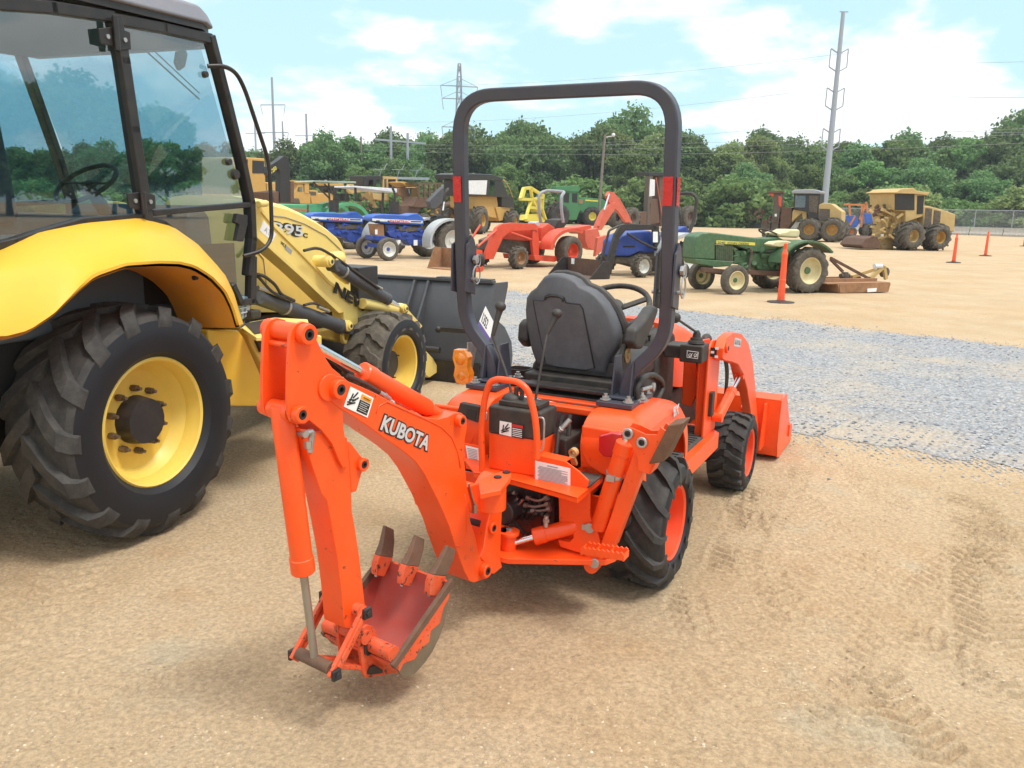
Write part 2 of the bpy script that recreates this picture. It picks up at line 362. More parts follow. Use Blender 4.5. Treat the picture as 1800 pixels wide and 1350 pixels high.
# cloud deck: directions flattened so that clouds shrink towards the horizon
ad = N.new('ShaderNodeMath'); ad.operation = 'ADD'; ad.inputs[1].default_value = .30; L.new(sep.outputs[2], ad.inputs[0])
mxz = N.new('ShaderNodeMath'); mxz.operation = 'MAXIMUM'; mxz.inputs[1].default_value = .05; L.new(ad.outputs[0], mxz.inputs[0])
dv = [N.new('ShaderNodeMath') for _ in range(2)]
for i in range(2): dv[i].operation = 'DIVIDE'; L.new(sep.outputs[i], dv[i].inputs[0]); L.new(mxz.outputs[0], dv[i].inputs[1])
cb = N.new('ShaderNodeCombineXYZ'); L.new(dv[0].outputs[0], cb.inputs[0]); L.new(dv[1].outputs[0], cb.inputs[1]); m5 = N.new('ShaderNodeMath'); m5.operation = 'MULTIPLY'; m5.inputs[1].default_value = 3.2; L.new(sep.outputs[2], m5.inputs[0]); L.new(m5.outputs[0], cb.inputs[2])
nz1 = N.new('ShaderNodeTexNoise'); nz1.inputs['Scale'].default_value = 1.9; nz1.inputs['Detail'].default_value = 9; nz1.inputs['Roughness'].default_value = .53; nz1.inputs['Distortion'].default_value = .15
mp = N.new('ShaderNodeMapping'); mp.inputs['Location'].default_value = (3.35, 1.2, 0.4); L.new(cb.outputs[0], mp.inputs[0]); L.new(mp.outputs[0], nz1.inputs['Vector'])
cr = N.new('ShaderNodeMapRange'); cr.interpolation_type = 'SMOOTHSTEP'; cr.inputs[1].default_value = .45; cr.inputs[2].default_value = .555; cr.inputs[3].default_value = .0; cr.inputs[4].default_value = .92; L.new(nz1.outputs[0], cr.inputs[0])
# soft grey undersides
nz2 = N.new('ShaderNodeTexNoise'); nz2.inputs['Scale'].default_value = 3.1; nz2.inputs['Detail'].default_value = 6; L.new(mp.outputs[0], nz2.inputs['Vector'])
c2 = N.new('ShaderNodeMapRange'); c2.inputs[1].default_value = .35; c2.inputs[2].default_value = .65; c2.inputs[3].default_value = .80; c2.inputs[4].default_value = 1.1; L.new(nz2.outputs[0], c2.inputs[0])
cc_ = N.new('ShaderNodeMixRGB'); cc_.blend_type = 'MULTIPLY'; cc_.inputs[0].default_value = 1; cc_.inputs[1].default_value = (7.6, 7.7, 7.8, 1); L.new(c2.outputs[0], cc_.inputs[2])
# thin veil: lifts the clear parts to the pale blue of the photograph
ve = N.new('ShaderNodeMixRGB'); ve.inputs[0].default_value = .78; ve.inputs[2].default_value = (3.9, 5.9, 6.5, 1); L.new(sky.outputs[0], ve.inputs[1])
mx = N.new('ShaderNodeMixRGB'); L.new(cr.outputs[0], mx.inputs[0]); L.new(ve.outputs[0], mx.inputs[1]); L.new(cc_.outputs[0], mx.inputs[2])
# bright thin cloud overhead, out of view, added to soften the light
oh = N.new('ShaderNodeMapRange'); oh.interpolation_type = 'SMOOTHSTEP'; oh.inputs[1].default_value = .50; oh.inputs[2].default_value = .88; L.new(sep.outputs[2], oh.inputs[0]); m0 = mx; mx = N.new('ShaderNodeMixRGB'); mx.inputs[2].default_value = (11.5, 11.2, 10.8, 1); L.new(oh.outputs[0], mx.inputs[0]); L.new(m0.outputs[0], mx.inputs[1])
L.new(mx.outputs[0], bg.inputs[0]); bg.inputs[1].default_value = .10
SC.view_settings.view_transform = 'Standard'; SC.view_settings.look = 'None'; SC.view_settings.exposure = .84; SC.view_settings.gamma = 1
SC.cycles.max_bounces = 6; SC.cycles.transparent_max_bounces = 16
# ================================================================ ground
rng = np.random.default_rng(4)
def vnoise(X, Y, sc, seed):
    r = np.random.default_rng(seed); T_ = r.random((257, 257)); x = X/sc; y = Y/sc; xi = np.floor(x).astype(int); yi = np.floor(y).astype(int); fx = x-xi; fy = y-yi
    fx = fx*fx*(3-2*fx); fy = fy*fy*(3-2*fy); a = T_[xi % 256, yi % 256]; b = T_[(xi+1) % 256, yi % 256]; c = T_[xi % 256, (yi+1) % 256]; d = T_[(xi+1) % 256, (yi+1) % 256]
    return (a*(1-fx)+b*fx)*(1-fy)+(c*(1-fx)+d*fx)*fy-.5
def segs(a, b, fine, lo, hi, mul=1.09):
    m = list(np.arange(a, b, fine)); out = []; s = fine; x = a
    while x > lo: s *= mul; x -= s; out.append(x)
    up = []; s = fine; x = b
    while x < hi: s *= mul; x += s; up.append(x)
    return np.array(out[::-1]+m+[b]+up)
gx = segs(-2.4, 4.2, .0105, -420, 420); gy = segs(.95, 5.6, .0105, -160, 420)
GX, GY = np.meshgrid(gx, gy, indexing='ij')
def tracks():
    """tread prints: (path in the photo, width, lug pitch, depth, kind)"""
    Q = lambda *p: [gp(x, y)[:2] for x, y in p]
    return [(Q((1345, 862), (1315, 925), (1290, 985), (1278, 1040)), .24, .062, .010, 1), (Q((1410, 830), (1370, 900), (1330, 960)), .16, .05, .007, 1),
            (Q((1200, 1045), (1205, 1095), (1232, 1150)), .17, .062, .011, 1), (Q((1700, 880), (1715, 960), (1722, 1060), (1735, 1150), (1760, 1260)), .26, .07, .010, 2),
            (Q((1650, 930), (1720, 985), (1800, 1060), (1900, 1150)), .15, .06, .009, 1), (Q((1555, 1100), (1640, 1145), (1730, 1190), (1850, 1250)), .20, .065, .010, 1),
            (Q((1520, 1180), (1560, 1240), (1620, 1310), (1700, 1400)), .18, .065, .011, 2), (Q((1690, 890), (1760, 940), (1850, 1000)), .2, .06, .008, 2),
            (Q((380, 1160), (480, 1130), (560, 1110)), .2, .08, .004, 1), (Q((1420, 780), (1500, 830), (1560, 900)), .25, .06, .004, 1), (Q((60, 1300), (200, 1240), (330, 1180)), .24, .09, .005, 2),
            (Q((1000, 1330), (1150, 1250), (1300, 1130), (1420, 960)), .26, .075, .0035, 1), (Q((1780, 930), (1660, 1010), (1560, 1120), (1480, 1260), (1440, 1400)), .22, .065, .006, 1), (Q((1380, 870), (1480, 960), (1600, 1060)), .18, .06, .005, 2), (Q((1290, 870), (1330, 1000), (1400, 1130)), .2, .06, .006, 1), (Q((150, 1000), (60, 1090), (-60, 1180)), .3, .09, .006, 1), (Q((1330, 1330), (1420, 1200), (1500, 1020), (1560, 880)), .26, .075, .0035, 2)]
def ground_h(X, Y):
    h = .018*vnoise(X, Y, 1.7, 1)+.010*vnoise(X, Y, .6, 2)+.006*vnoise(X, Y, .22, 3)+.0035*vnoise(X, Y, .09, 4)+.0028*vnoise(X, Y, .035, 5)*(vnoise(X, Y, .9, 9)+.75)
    D_ = np.sqrt((X-.6)**2+(Y-3.)**2); h *= np.clip(1.3-D_/60, .25, 1)
    sandy = np.clip(1.5*(vnoise(X, Y, .8, 11)+.35), 0, 1)
    crumb = vnoise(X, Y, .026, 6)*.006+vnoise(X, Y, .014, 61)*.0035
    h += crumb*sandy*(Y < 9); h += .040*np.clip(1-(Y-9)/12, 0, 1)
    for P, w, pit, dep, kind in tracks():
        P = [np.array(p) for p in P]; best = np.full(X.shape, 9.); U_ = np.zeros(X.shape); Vv = np.zeros(X.shape); acc = 0
        x0 = min(p[0] for p in P)-.4; x1 = max(p[0] for p in P)+.4; y0 = min(p[1] for p in P)-.4; y1 = max(p[1] for p in P)+.4
        if x1 < gx[0]: continue
        for a, b in zip(P[:-1], P[1:]):
            d = b-a; Ls = np.linalg.norm(d); d = d/Ls; tt = np.clip((X-a[0])*d[0]+(Y-a[1])*d[1], 0, Ls); qx = X-a[0]-d[0]*tt; qy = Y-a[1]-d[1]*tt; dist = np.sqrt(qx*qx+qy*qy); sg = np.sign(qx*-d[1]+qy*d[0])
            m = dist < best; best = np.where(m, dist, best); U_ = np.where(m, acc+tt, U_); Vv = np.where(m, sg*dist, Vv); acc += Ls
        v = Vv/(w/2); wob = .012*vnoise(X, Y, .12, 20+int(acc*7) % 9)
        ph = (U_+wob+(.25*w*np.abs(v) if kind == 1 else (.12*w*np.sign(v)+.3*w*np.abs(v)))+(v > 0)*pit*.5)/pit
        bar = np.clip((np.abs((ph % 1)-.5)-.22)*9, 0, 1)
        edge = np.clip((1-np.abs(v))*6, 0, 1)*np.clip(acc-U_, 0, .12)/.12*np.clip(U_, 0, .1)/.1
        patch = np.clip(.85+1.7*vnoise(X, Y, .22, 33), 0, 1)
        dep *= 1.65; h += (-dep*bar*edge+dep*.5*(1-bar)*edge*.6+dep*.35*np.exp(-((np.abs(v)-1.08)/.12)**2)*np.clip(acc-U_, 0, .12)/.12*np.clip(U_, 0, .1)/.1)*patch
    # flattened under the wheels
    return h
GZ = ground_h(GX, GY); nx, ny = GX.shape
me = D.meshes.new('ground'); V = np.stack([GX, GY, GZ], -1).reshape(-1, 3); I = np.arange(nx*ny).reshape(nx, ny)
Fq = np.stack([I[:-1, :-1], I[1:, :-1], I[1:, 1:], I[:-1, 1:]], -1).reshape(-1, 4)
def fastmesh(name, V, Fq, smooth=True):
    me = D.meshes.new(name); k = Fq.shape[1]; me.vertices.add(len(V)); me.vertices.foreach_set('co', V.astype(np.float32).ravel()); me.loops.add(Fq.size); me.loops.foreach_set('vertex_index', Fq.astype(np.int32).ravel())
    me.polygons.add(len(Fq)); me.polygons.foreach_set('loop_start', np.arange(0, Fq.size, k, dtype=np.int32)); me.polygons.foreach_set('loop_total', np.full(len(Fq), k, np.int32)); me.polygons.foreach_set('use_smooth', np.full(len(Fq), smooth)); me.update(calc_edges=True); me.validate(); return me
me = fastmesh('ground', V, Fq); gr = D.objects.new('ground', me); COL.objects.link(gr); tagit(gr, kind='structure')
m, nt, b = nodes('sand'); N = nt.nodes; L = nt.links; tc = N.new('ShaderNodeTexCoord')
def noi(sc, det=8, ro=.6, vec=None):
    n = N.new('ShaderNodeTexNoise'); n.inputs['Scale'].default_value = sc; n.inputs['Detail'].default_value = det; n.inputs['Roughness'].default_value = ro; L.new(vec or tc.outputs['Object'], n.inputs['Vector']); return n.outputs[0]
def mrange(o, a, b_, c, d):
    n = N.new('ShaderNodeMapRange'); L.new(o, n.inputs[0]); n.inputs[1].default_value = a; n.inputs[2].default_value = b_; n.inputs[3].default_value = c; n.inputs[4].default_value = d; return n.outputs[0]
def mix(f, a, c, bt_='MIX'):
    n = N.new('ShaderNodeMixRGB'); n.blend_type = bt_
    for i, o in enumerate((f, a, c)):
        if hasattr(o, 'is_linked'): L.new(o, n.inputs[i])
        else: n.inputs[i].default_value = o
    return n.outputs[0]
base = mix(mrange(noi(.9), .35, .65, 0, 1), (.44, .325, .20, 1), (.51, .39, .255, 1))
base = mix(mrange(noi(.33, 5), .48, .66, 0, .75), base, (.46, .315, .175, 1))
base = mix(mrange(noi(2.1, 6), .56, .70, 0, .45), base, (.42, .26, .13, 1))
base = mix(mrange(noi(1.4, 4), .58, .68, 0, .5), base, (.42, .38, .28, 1))
vor = N.new('ShaderNodeTexVoronoi'); vor.inputs['Scale'].default_value = 120; L.new(tc.outputs['Object'], vor.inputs['Vector'])
gm = mrange(noi(3.0, 5), .45, .62, 0, 1)
spk = mrange(vor.outputs['Distance'], .16, .30, 1, 0); n_ = N.new('ShaderNodeMath'); n_.operation = 'MULTIPLY'; L.new(spk, n_.inputs[0]); L.new(gm, n_.inputs[1])
base = mix(n_.outputs[0], base, mix(mrange(vor.outputs['Color'], 0, 1, 0, 1), (.17, .105, .065, 1), (.74, .63, .48, 1)))
base = mix(1.0, base, mrange(noi(60, 6, .7), .3, .7, .66, 1.28), 'MULTIPLY')
L.new(base, b.inputs['Base Color']); b.inputs['Roughness'].default_value = .95; b.inputs['Specular IOR Level'].default_value = .15
bp = N.new('ShaderNodeBump'); bp.inputs['Strength'].default_value = .9; bp.inputs['Distance'].default_value = .008; L.new(noi(110, 8, .75), bp.inputs['Height']); bp2 = N.new('ShaderNodeBump'); bp2.inputs['Strength'].default_value = .7; bp2.inputs['Distance'].default_value = .016; L.new(noi(24, 6, .7), bp2.inputs['Height']); L.new(bp.outputs[0], bp2.inputs['Normal']); L.new(bp2.outputs[0], b.inputs['Normal'])
gr.data.materials.append(m)
# gravel road: an irregular band crossing from the left back to the right front
near = [gp(*p)[:2] for p in ((1400, 768), (1480, 778), (1600, 798), (1700, 815), (1800, 836))]; far = [gp(*p)[:2] for p in ((880, 512), (1000, 523), (1220, 552), (1400, 570), (1560, 590), (1800, 616))]
def ext(P, n):
    a = P[0]+(P[0]-P[1])/np.linalg.norm(P[0]-P[1])*n; b = P[-1]+(P[-1]-P[-2])/np.linalg.norm(P[-1]-P[-2])*n; return [a]+list(P)+[b]
n0 = near[0]; nearL = [V3(-24, 18.0)[:2], V3(-10, 12.6)[:2], V3(-3.0, 9.6)[:2], V3(.2, 8.1)[:2]]+list(near)+[V3(7.5, 3.2)[:2], V3(16, -2)[:2]]
farL = [V3(-24, 26.0)[:2], V3(-9, 19.5)[:2]]+list(far)+[V3(11, 7.4)[:2], V3(22, 1.5)[:2]]
def resample(P, n):
    P = np.array([p[:2] for p in P]); d = np.r_[0, np.cumsum(np.linalg.norm(np.diff(P, axis=0), axis=1))]; t_ = np.linspace(0, d[-1], n); return np.stack([np.interp(t_, d, P[:, 0]), np.interp(t_, d, P[:, 1])], 1)
A_ = resample(nearL, 900); B_ = resample(farL, 900)
for Q_, sd_ in ((A_, 71), (B_, 72)): Q_[:, 1] += .28*vnoise(Q_[:, 0], Q_[:, 1], .9, sd_)+.22*vnoise(Q_[:, 0], Q_[:, 1], .22, sd_+5)+.14*vnoise(Q_[:, 0], Q_[:, 1], .07, sd_+8)
K_ = 60; tt_ = np.linspace(0, 1, K_)[None, :, None]; RV = A_[:, None, :]*(1-tt_)+B_[:, None, :]*tt_
rz = ground_h(RV[..., 0], RV[..., 1])+.004+.004*np.sin(np.pi*tt_[..., 0])
I = np.arange(900*K_).reshape(900, K_); me = fastmesh('gravel_road', np.concatenate([RV, rz[..., None]], -1).reshape(-1, 3), np.stack([I[:-1, :-1], I[1:, :-1], I[1:, 1:], I[:-1, 1:]], -1).reshape(-1, 4))
rd = D.objects.new('gravel_road', me); COL.objects.link(rd); tagit(rd, kind='structure')
m, nt, b = nodes('gravel'); N = nt.nodes; L = nt.links; tc = N.new('ShaderNodeTexCoord')
v1 = N.new('ShaderNodeTexVoronoi'); v1.inputs['Scale'].default_value = 34; L.new(tc.outputs['Object'], v1.inputs['Vector'])
sp_ = N.new('ShaderNodeSeparateColor'); L.new(v1.outputs['Color'], sp_.inputs[0])
c_ = mix(mrange(sp_.outputs[0], 0, 1, 0, 1), (.21, .225, .25, 1), (.40, .405, .42, 1)); c_ = mix(mrange(sp_.outputs[1], .8, 1, 0, .7), c_, (.50, .44, .36, 1))
c_ = mix(mrange(v1.outputs['Distance'], .45, .7, 0, .55), c_, (.16, .155, .15, 1)); c_ = mix(mrange(noi(.55, 7), .50, .68, 0, .75), c_, (.47, .38, .27, 1))
L.new(c_, b.inputs['Base Color']); b.inputs['Roughness'].default_value = .9; bp = N.new('ShaderNodeBump'); bp.invert = True; bp.inputs['Strength'].default_value = 1; bp.inputs['Distance'].default_value = .02; L.new(v1.outputs['Distance'], bp.inputs['Height']); L.new(bp.outputs[0], b.inputs['Normal'])
me.materials.append(m)
# loose stones: on the road, spilling over its edge, and thin pebbles on the sand
def stones(name, C_, S_, matl, label):
    base = np.array([(0, 0, 1), (.9, 0, .2), (.3, .85, .3), (-.7, .55, .1), (-.75, -.5, .25), (.25, -.9, .15), (.5, .4, -.6), (-.3, -.2, -.7)], float)
    Ft = np.array([(0, 1, 2), (0, 2, 3), (0, 3, 4), (0, 4, 5), (0, 5, 1), (1, 6, 2), (2, 6, 3), (3, 7, 4), (4, 7, 5), (5, 7, 1), (1, 7, 6), (3, 6, 7)])
    n = len(C_); r = rng; V = base[None]*(1+.35*(r.random((n, 8, 3))-.5)); V[..., 2] *= .6; a = r.random(n)*6.28; ca, sa = np.cos(a)[:, None], np.sin(a)[:, None]; st_ = (.7+.6*r.random(n))[:, None]
    x = V[..., 0]*st_; y = V[..., 1]/st_; V = np.stack([x*ca-y*sa, x*sa+y*ca, V[..., 2]], -1)*S_[:, None, None]; z = ground_h(C_[:, 0], C_[:, 1]); V[..., 0] += C_[:, 0:1]; V[..., 1] += C_[:, 1:2]; V[..., 2] += z[:, None]+S_[:, None]*.12+C_[:, 2:3]
    F = (Ft[None]+8*np.arange(n)[:, None, None]).reshape(-1, 3); me = fastmesh(name, V.reshape(-1, 3), F, False); me.materials.append(matl); o = D.objects.new(name, me); COL.objects.link(o); tagit(o, label, 'stones', kind='stuff'); return o
def stone_mat(name, ca, cb_, sc=60):
    global N, L, tc
    m, nt, b = nodes(name); N = nt.nodes; L = nt.links; tc = N.new('ShaderNodeTexCoord'); g_ = N.new('ShaderNodeNewGeometry'); c = mix(g_.outputs['Random Per Island'], ca, cb_); c = mix(1., c, mrange(noi(sc, 4), .3, .7, .8, 1.2), 'MULTIPLY'); L.new(c, b.inputs['Base Color']); b.inputs['Roughness'].default_value = .9; return m
sm1 = stone_mat('gravel_stone', (.17, .185, .21, 1), (.46, .465, .48, 1)); sm2 = stone_mat('pebble', (.26, .18, .11, 1), (.66, .55, .40, 1))
n = 52000; u = rng.random(n)**1.0; v = rng.random(n); i0 = (260+u*560).astype(int); P = A_[i0]*(1-v[:, None])+B_[i0]*v[:, None]; dd = np.hypot(P[:, 0], P[:, 1]); k_ = rng.random(n) < np.clip((6.5/dd)**1.2, 0, 1); P = P[k_]
stones('gravel', np.c_[P, np.full(len(P), .006)], .007+.013*rng.random(len(P))**2, sm1, 'loose blue-grey crushed stone covering the gravel road')
n = 17000; i0 = (250+rng.random(n)*600).astype(int); side = rng.random(n) < .65; off = rng.exponential(.17, n); P = np.where(side[:, None], A_[i0], B_[i0]); P[:, 1] -= np.where(side, off, -off); stones('spilled_gravel', np.c_[P, np.zeros(n)], .005+.010*rng.random(n)**2, sm1, 'grey stones spilled onto the sand along the gravel edge')
n = 150000; P = np.c_[-2.5+6.5*rng.random(n), .9+6*rng.random(n)**1.3]; den = np.clip(2.6*(vnoise(P[:, 0], P[:, 1], .5, 41)+.5*vnoise(P[:, 0], P[:, 1], .17, 42)+.06), .05, 1)*np.clip(3.0/P[:, 1], 0, 1); P = P[rng.random(n) < den*.55]
stones('pebbles', np.c_[P, np.full(len(P), -.0005)], (.0014+.0052*rng.random(len(P))**4), sm2, 'small pale pebbles scattered over the packed tan sand')

g_hz = D.meshes.new('haze'); X0, X1, Y0_, Y1_, Z0, Z1 = -430, 430, -170, 430, -1.2, 34
g_hz.from_pydata([(x, y, z) for z in (Z0, Z1) for y in (Y0_, Y1_) for x in (X0, X1)], [], [(0, 2, 3, 1), (4, 5, 7, 6), (0, 1, 5, 4), (2, 6, 7, 3), (0, 4, 6, 2), (1, 3, 7, 5)])
m = D.materials.new('haze_air'); m.use_nodes = True; nt = m.node_tree; nt.nodes.remove(nt.nodes['Principled BSDF']); pv = nt.nodes.new('ShaderNodeVolumePrincipled'); pv.inputs['Color'].default_value = (.80, .90, 1, 1); pv.inputs['Density'].default_value = .00045; nt.links.new(pv.outputs[0], nt.nodes['Material Output'].inputs['Volume']); g_hz.materials.append(m)
hz = D.objects.new('haze', g_hz); COL.objects.link(hz); tagit(hz, kind='stuff'); SC.cycles.volume_bounces = 0
# ================================================================ orange compact tractor with backhoe and loader
BX = Frame((.221, 3.449), 62.92)
P0 = BX.w(-.60, 0, 0); BM = Frame(P0, 235.); MB = BM.into(BX)
bx = thing('compact_backhoe_tractor', BX, 'small orange tractor with black roll bar, rear digging arm and empty seat in the foreground', 'tractor')
OR = MT['orange_paint']; OW = MT['orange_worn']
t = BX.t; T = BX.T; bt = BM.t; bT = BM.T
# wheels
wheel(bx, (0, -.412, .312), -1, .278, .265, .152, 'ag', 13, .026, lugw=.040, dish=.42, nuts=5, name='rear_wheel', hubr=.25, hubl=.04, rimm='rim_orange')
wheel(bx, (0, .412, .312), 1, .278, .265, .152, 'ag', 13, .026, lugw=.040, dish=.42, nuts=5, name='rear_wheel', hubr=.25, hubl=.04)
wheel(bx, (1.40, -.455, .256), -1, .222, .21, .130, 'r4', 18, .016, dish=.35, nuts=5, name='front_wheel', hubr=.25, hubl=.05, lugw=.042)
wheel(bx, (1.40, .455, .256), 1, .222, .21, .130, 'r4', 18, .016, dish=.35, nuts=5, name='front_wheel', hubr=.25, hubl=.05, lugw=.042)
# chassis
g = G(); g.box(-.40, .55, -.15, .15, .22, .52); g.box(.5, 1.7, -.13, .13, .25, .55); g.cyl((0, -.30, .315), (0, .30, .315), .09); g.box(1.3, 1.5, -.38, .38, .19, .28); g.box(-.3, .5, -.2, .2, .5, .66)
g.cyl((-.40, .02, .42), (-.52, .02, .42), .055)
part('chassis', g, MT['black_paint'], bx, bev=.012)
# fenders: shell, rear face and outer skirt with wheel arch
def fender_shape(s):
    kf = 1 if s < 0 else .86
    sh = [(-.335, .60), (-.355, .70), (-.335, .765), (-.27, .80), (-.10, .812), (.06, .81), (.19, .785), (.28, .72), (.325, .62), (.335, .52)]
    g = G()
    y0, y1 = s*.175, s*.475
    sec = []
    # rounded lofted shell
    for j, (yy, dz) in enumerate([(.232, 0), (.25, .004), (.40, .003), (.435, -.003), (.460, -.018), (.475, -.045)]):
        cx, cz = 0., .50
        sec.append([V3(cx+(x-cx)*(1+dz*.9), s*yy*kf, cz+(z-cz)*(1+dz*3.)) for x, z in fillet_2(sh)])
    n = len(sec[0]); V = [p for q in sec for p in q]; F = []
    for j in range(len(sec)-1):
        for i in range(n-1): F.append((j*n+i, j*n+i+1, (j+1)*n+i+1, (j+1)*n+i))
    g.add(V, F)
    return g, sec
def fillet_2(sh):
    P = fillet([V3(x, 0, z) for x, z in sh], .05, 4); return [(p[0], p[2]) for p in P]
kf_ = lambda s: 1 if s < 0 else .86
for s in (-1, 1):
    g, sec = fender_shape(s)
    # skirt down from the outer line, arch cut at the wheel
    out = sec[-1]; n = len(out); V = []; F = []
    for p in out: V.append(p)
    arch = [V3(p[0]*.86, s*.478, .50+(p[2]-.50)*.74) for p in out]; V += arch
    F += [(i, i+1, n+i+1, n+i) for i in range(n-1)]
    g.add(V, F)
    # inner wall
    inn = sec[0]; g.add(inn+[V3(.3, s*.232*kf_(s), .45), V3(-.3, s*.232*kf_(s), .45)], [tuple(range(len(inn)+2))])
    o = part('fender', g, OR, bx, ang=.7, fix=True)
    sm = o.modifiers.new('thick', 'SOLIDIFY'); sm.thickness = .006; sm.offset = -1
    # rear valance with lamp
    g = G(); g.prism([V3(-.35, s*.232, .77), V3(-.35, s*.232, .66), V3(-.345, s*.26, .61), V3(-.335, s*.32, .58), V3(-.325, s*.44, .57), V3(-.33, s*.47, .62), V3(-.345, s*.465, .72), V3(-.345, s*.44, .765)], (.02, 0, 0))
    part('fender_panel', g, OR, o, bev=.01, seg=3)
    if s < 0:
        c = t(3, 985, 475, 'x', -.36); g = G(); g.prism([V3(-.375, c[1]-.045, c[2]-.045), V3(-.375, c[1]-.045, c[2]+.05), V3(-.372, c[1]-.01, c[2]+.05), V3(-.372, c[1]+.042, c[2]+.03), V3(-.372, c[1]+.042, c[2]-.03), V3(-.372, c[1]+.02, c[2]-.05)], (.035, 0, 0))
        part('tail_light', g, MT['taillight_red'], bx, bev=.008, seg=3)
        lettering('BX', t(5, 388, 800, 'y', -.482), (1, 0, 0), (0, 0, 1), .06, MT['letter_silver'], bx, 'fender_lettering', bold=.001)
g = G(); q = T(3, [(95, 228), (215, 252), (200, 350), (72, 305)], 'x', -.37); q2 = T(3, [(140, 262), (198, 274), (188, 335), (132, 318)], 'x', -.37); g.prism(q, (.03, 0, 0)); lf_ = part('tail_lamp_frame', g, MT['black_plastic'], bx, bev=.005); g = G(); g.prism([p-V3(.002, 0, 0) for p in q2], (.002, 0, 0)); part('lamp_opening', g, MT['ink'], lf_)
# rear crossmember between fenders and dark engine bay
g = G(); g.box(-.20, -.15, -.235, .22, .765, .795); g.box(-.10, .12, -.24, .22, .765, .795); part('rear_crossmember', g, OR, bx, bev=.008)
g = G(); rnd = random.Random(3); mat('tan_paint', (.50, .30, .12), .5)
for k in range(16):
    y = rnd.uniform(-.16, .12); x = rnd.uniform(-.36, -.24); z = rnd.uniform(.42, .62)
    pts = fillet([V3(x, y, z+.16), V3(x-.06, y+rnd.uniform(-.03, .03), z), V3(x-.02, y+rnd.uniform(-.05, .05), z-.12), V3(x+.08, y, z-.2)], .05, 4); g.tube(pts, .009, 8)
part('hydraulic_hose', g, MT['black_plastic'], bx)
g = G(); g.box(-.34, -.16, -.17, -.02, .50, .70); g.box(-.36, -.20, .0, .17, .46, .60); g.cyl((-.38, -.10, .60), (-.30, -.10, .62), .045); part('transmission_case', g, MT['black_plastic'], bx, bev=.01)
g = G(); c = t(3, 762, 530, 'x', -.40); g.ring(c, (1, -.2, .2), .010, .018, .02); g.bar(c+V3(0, 0, -.012), c+V3(.03, 0, -.05), .022, .012); part('lift_link', g, MT['tan_paint'], bx)
for (X, Y, X2, Y2) in ((685, 395, 750, 330), (700, 380, 650, 430)):
    g = G(); g.cyl(t(3, X, Y, 'x', -.36), t(3, X2, Y2, 'x', -.34), .010); part('hose_fitting', g, MT['zinc'], bx)
# --- roll bar
yw = .455
def rp(X, Y, k=6):  # right-hand post
    return t(k, X, Y, 'y', -yw)
zt = t(0, 1185, 260, 'y', -yw)
xA = -.085
R1 = [V3(-.06, -.30, .80), V3(-.06, -.315, .93), V3(-.055, -.455, 1.075), V3(-.075, -.46, 1.25), V3(-.11, -.455, 1.70), V3(-.125, -.455, 2.02), V3(-.125, 0, 2.03)]
top = [R1[0], R1[1], R1[2], R1[3], R1[4], R1[5]]
path = top+[V3(p[0], -p[1], p[2]) for p in reversed(top)]
pp = []
P = [np.array(p) for p in path]
pp = fillet(P[:2]+[P[2]]+P[3:4], .09, 6)
full = fillet(P, .19, 9)
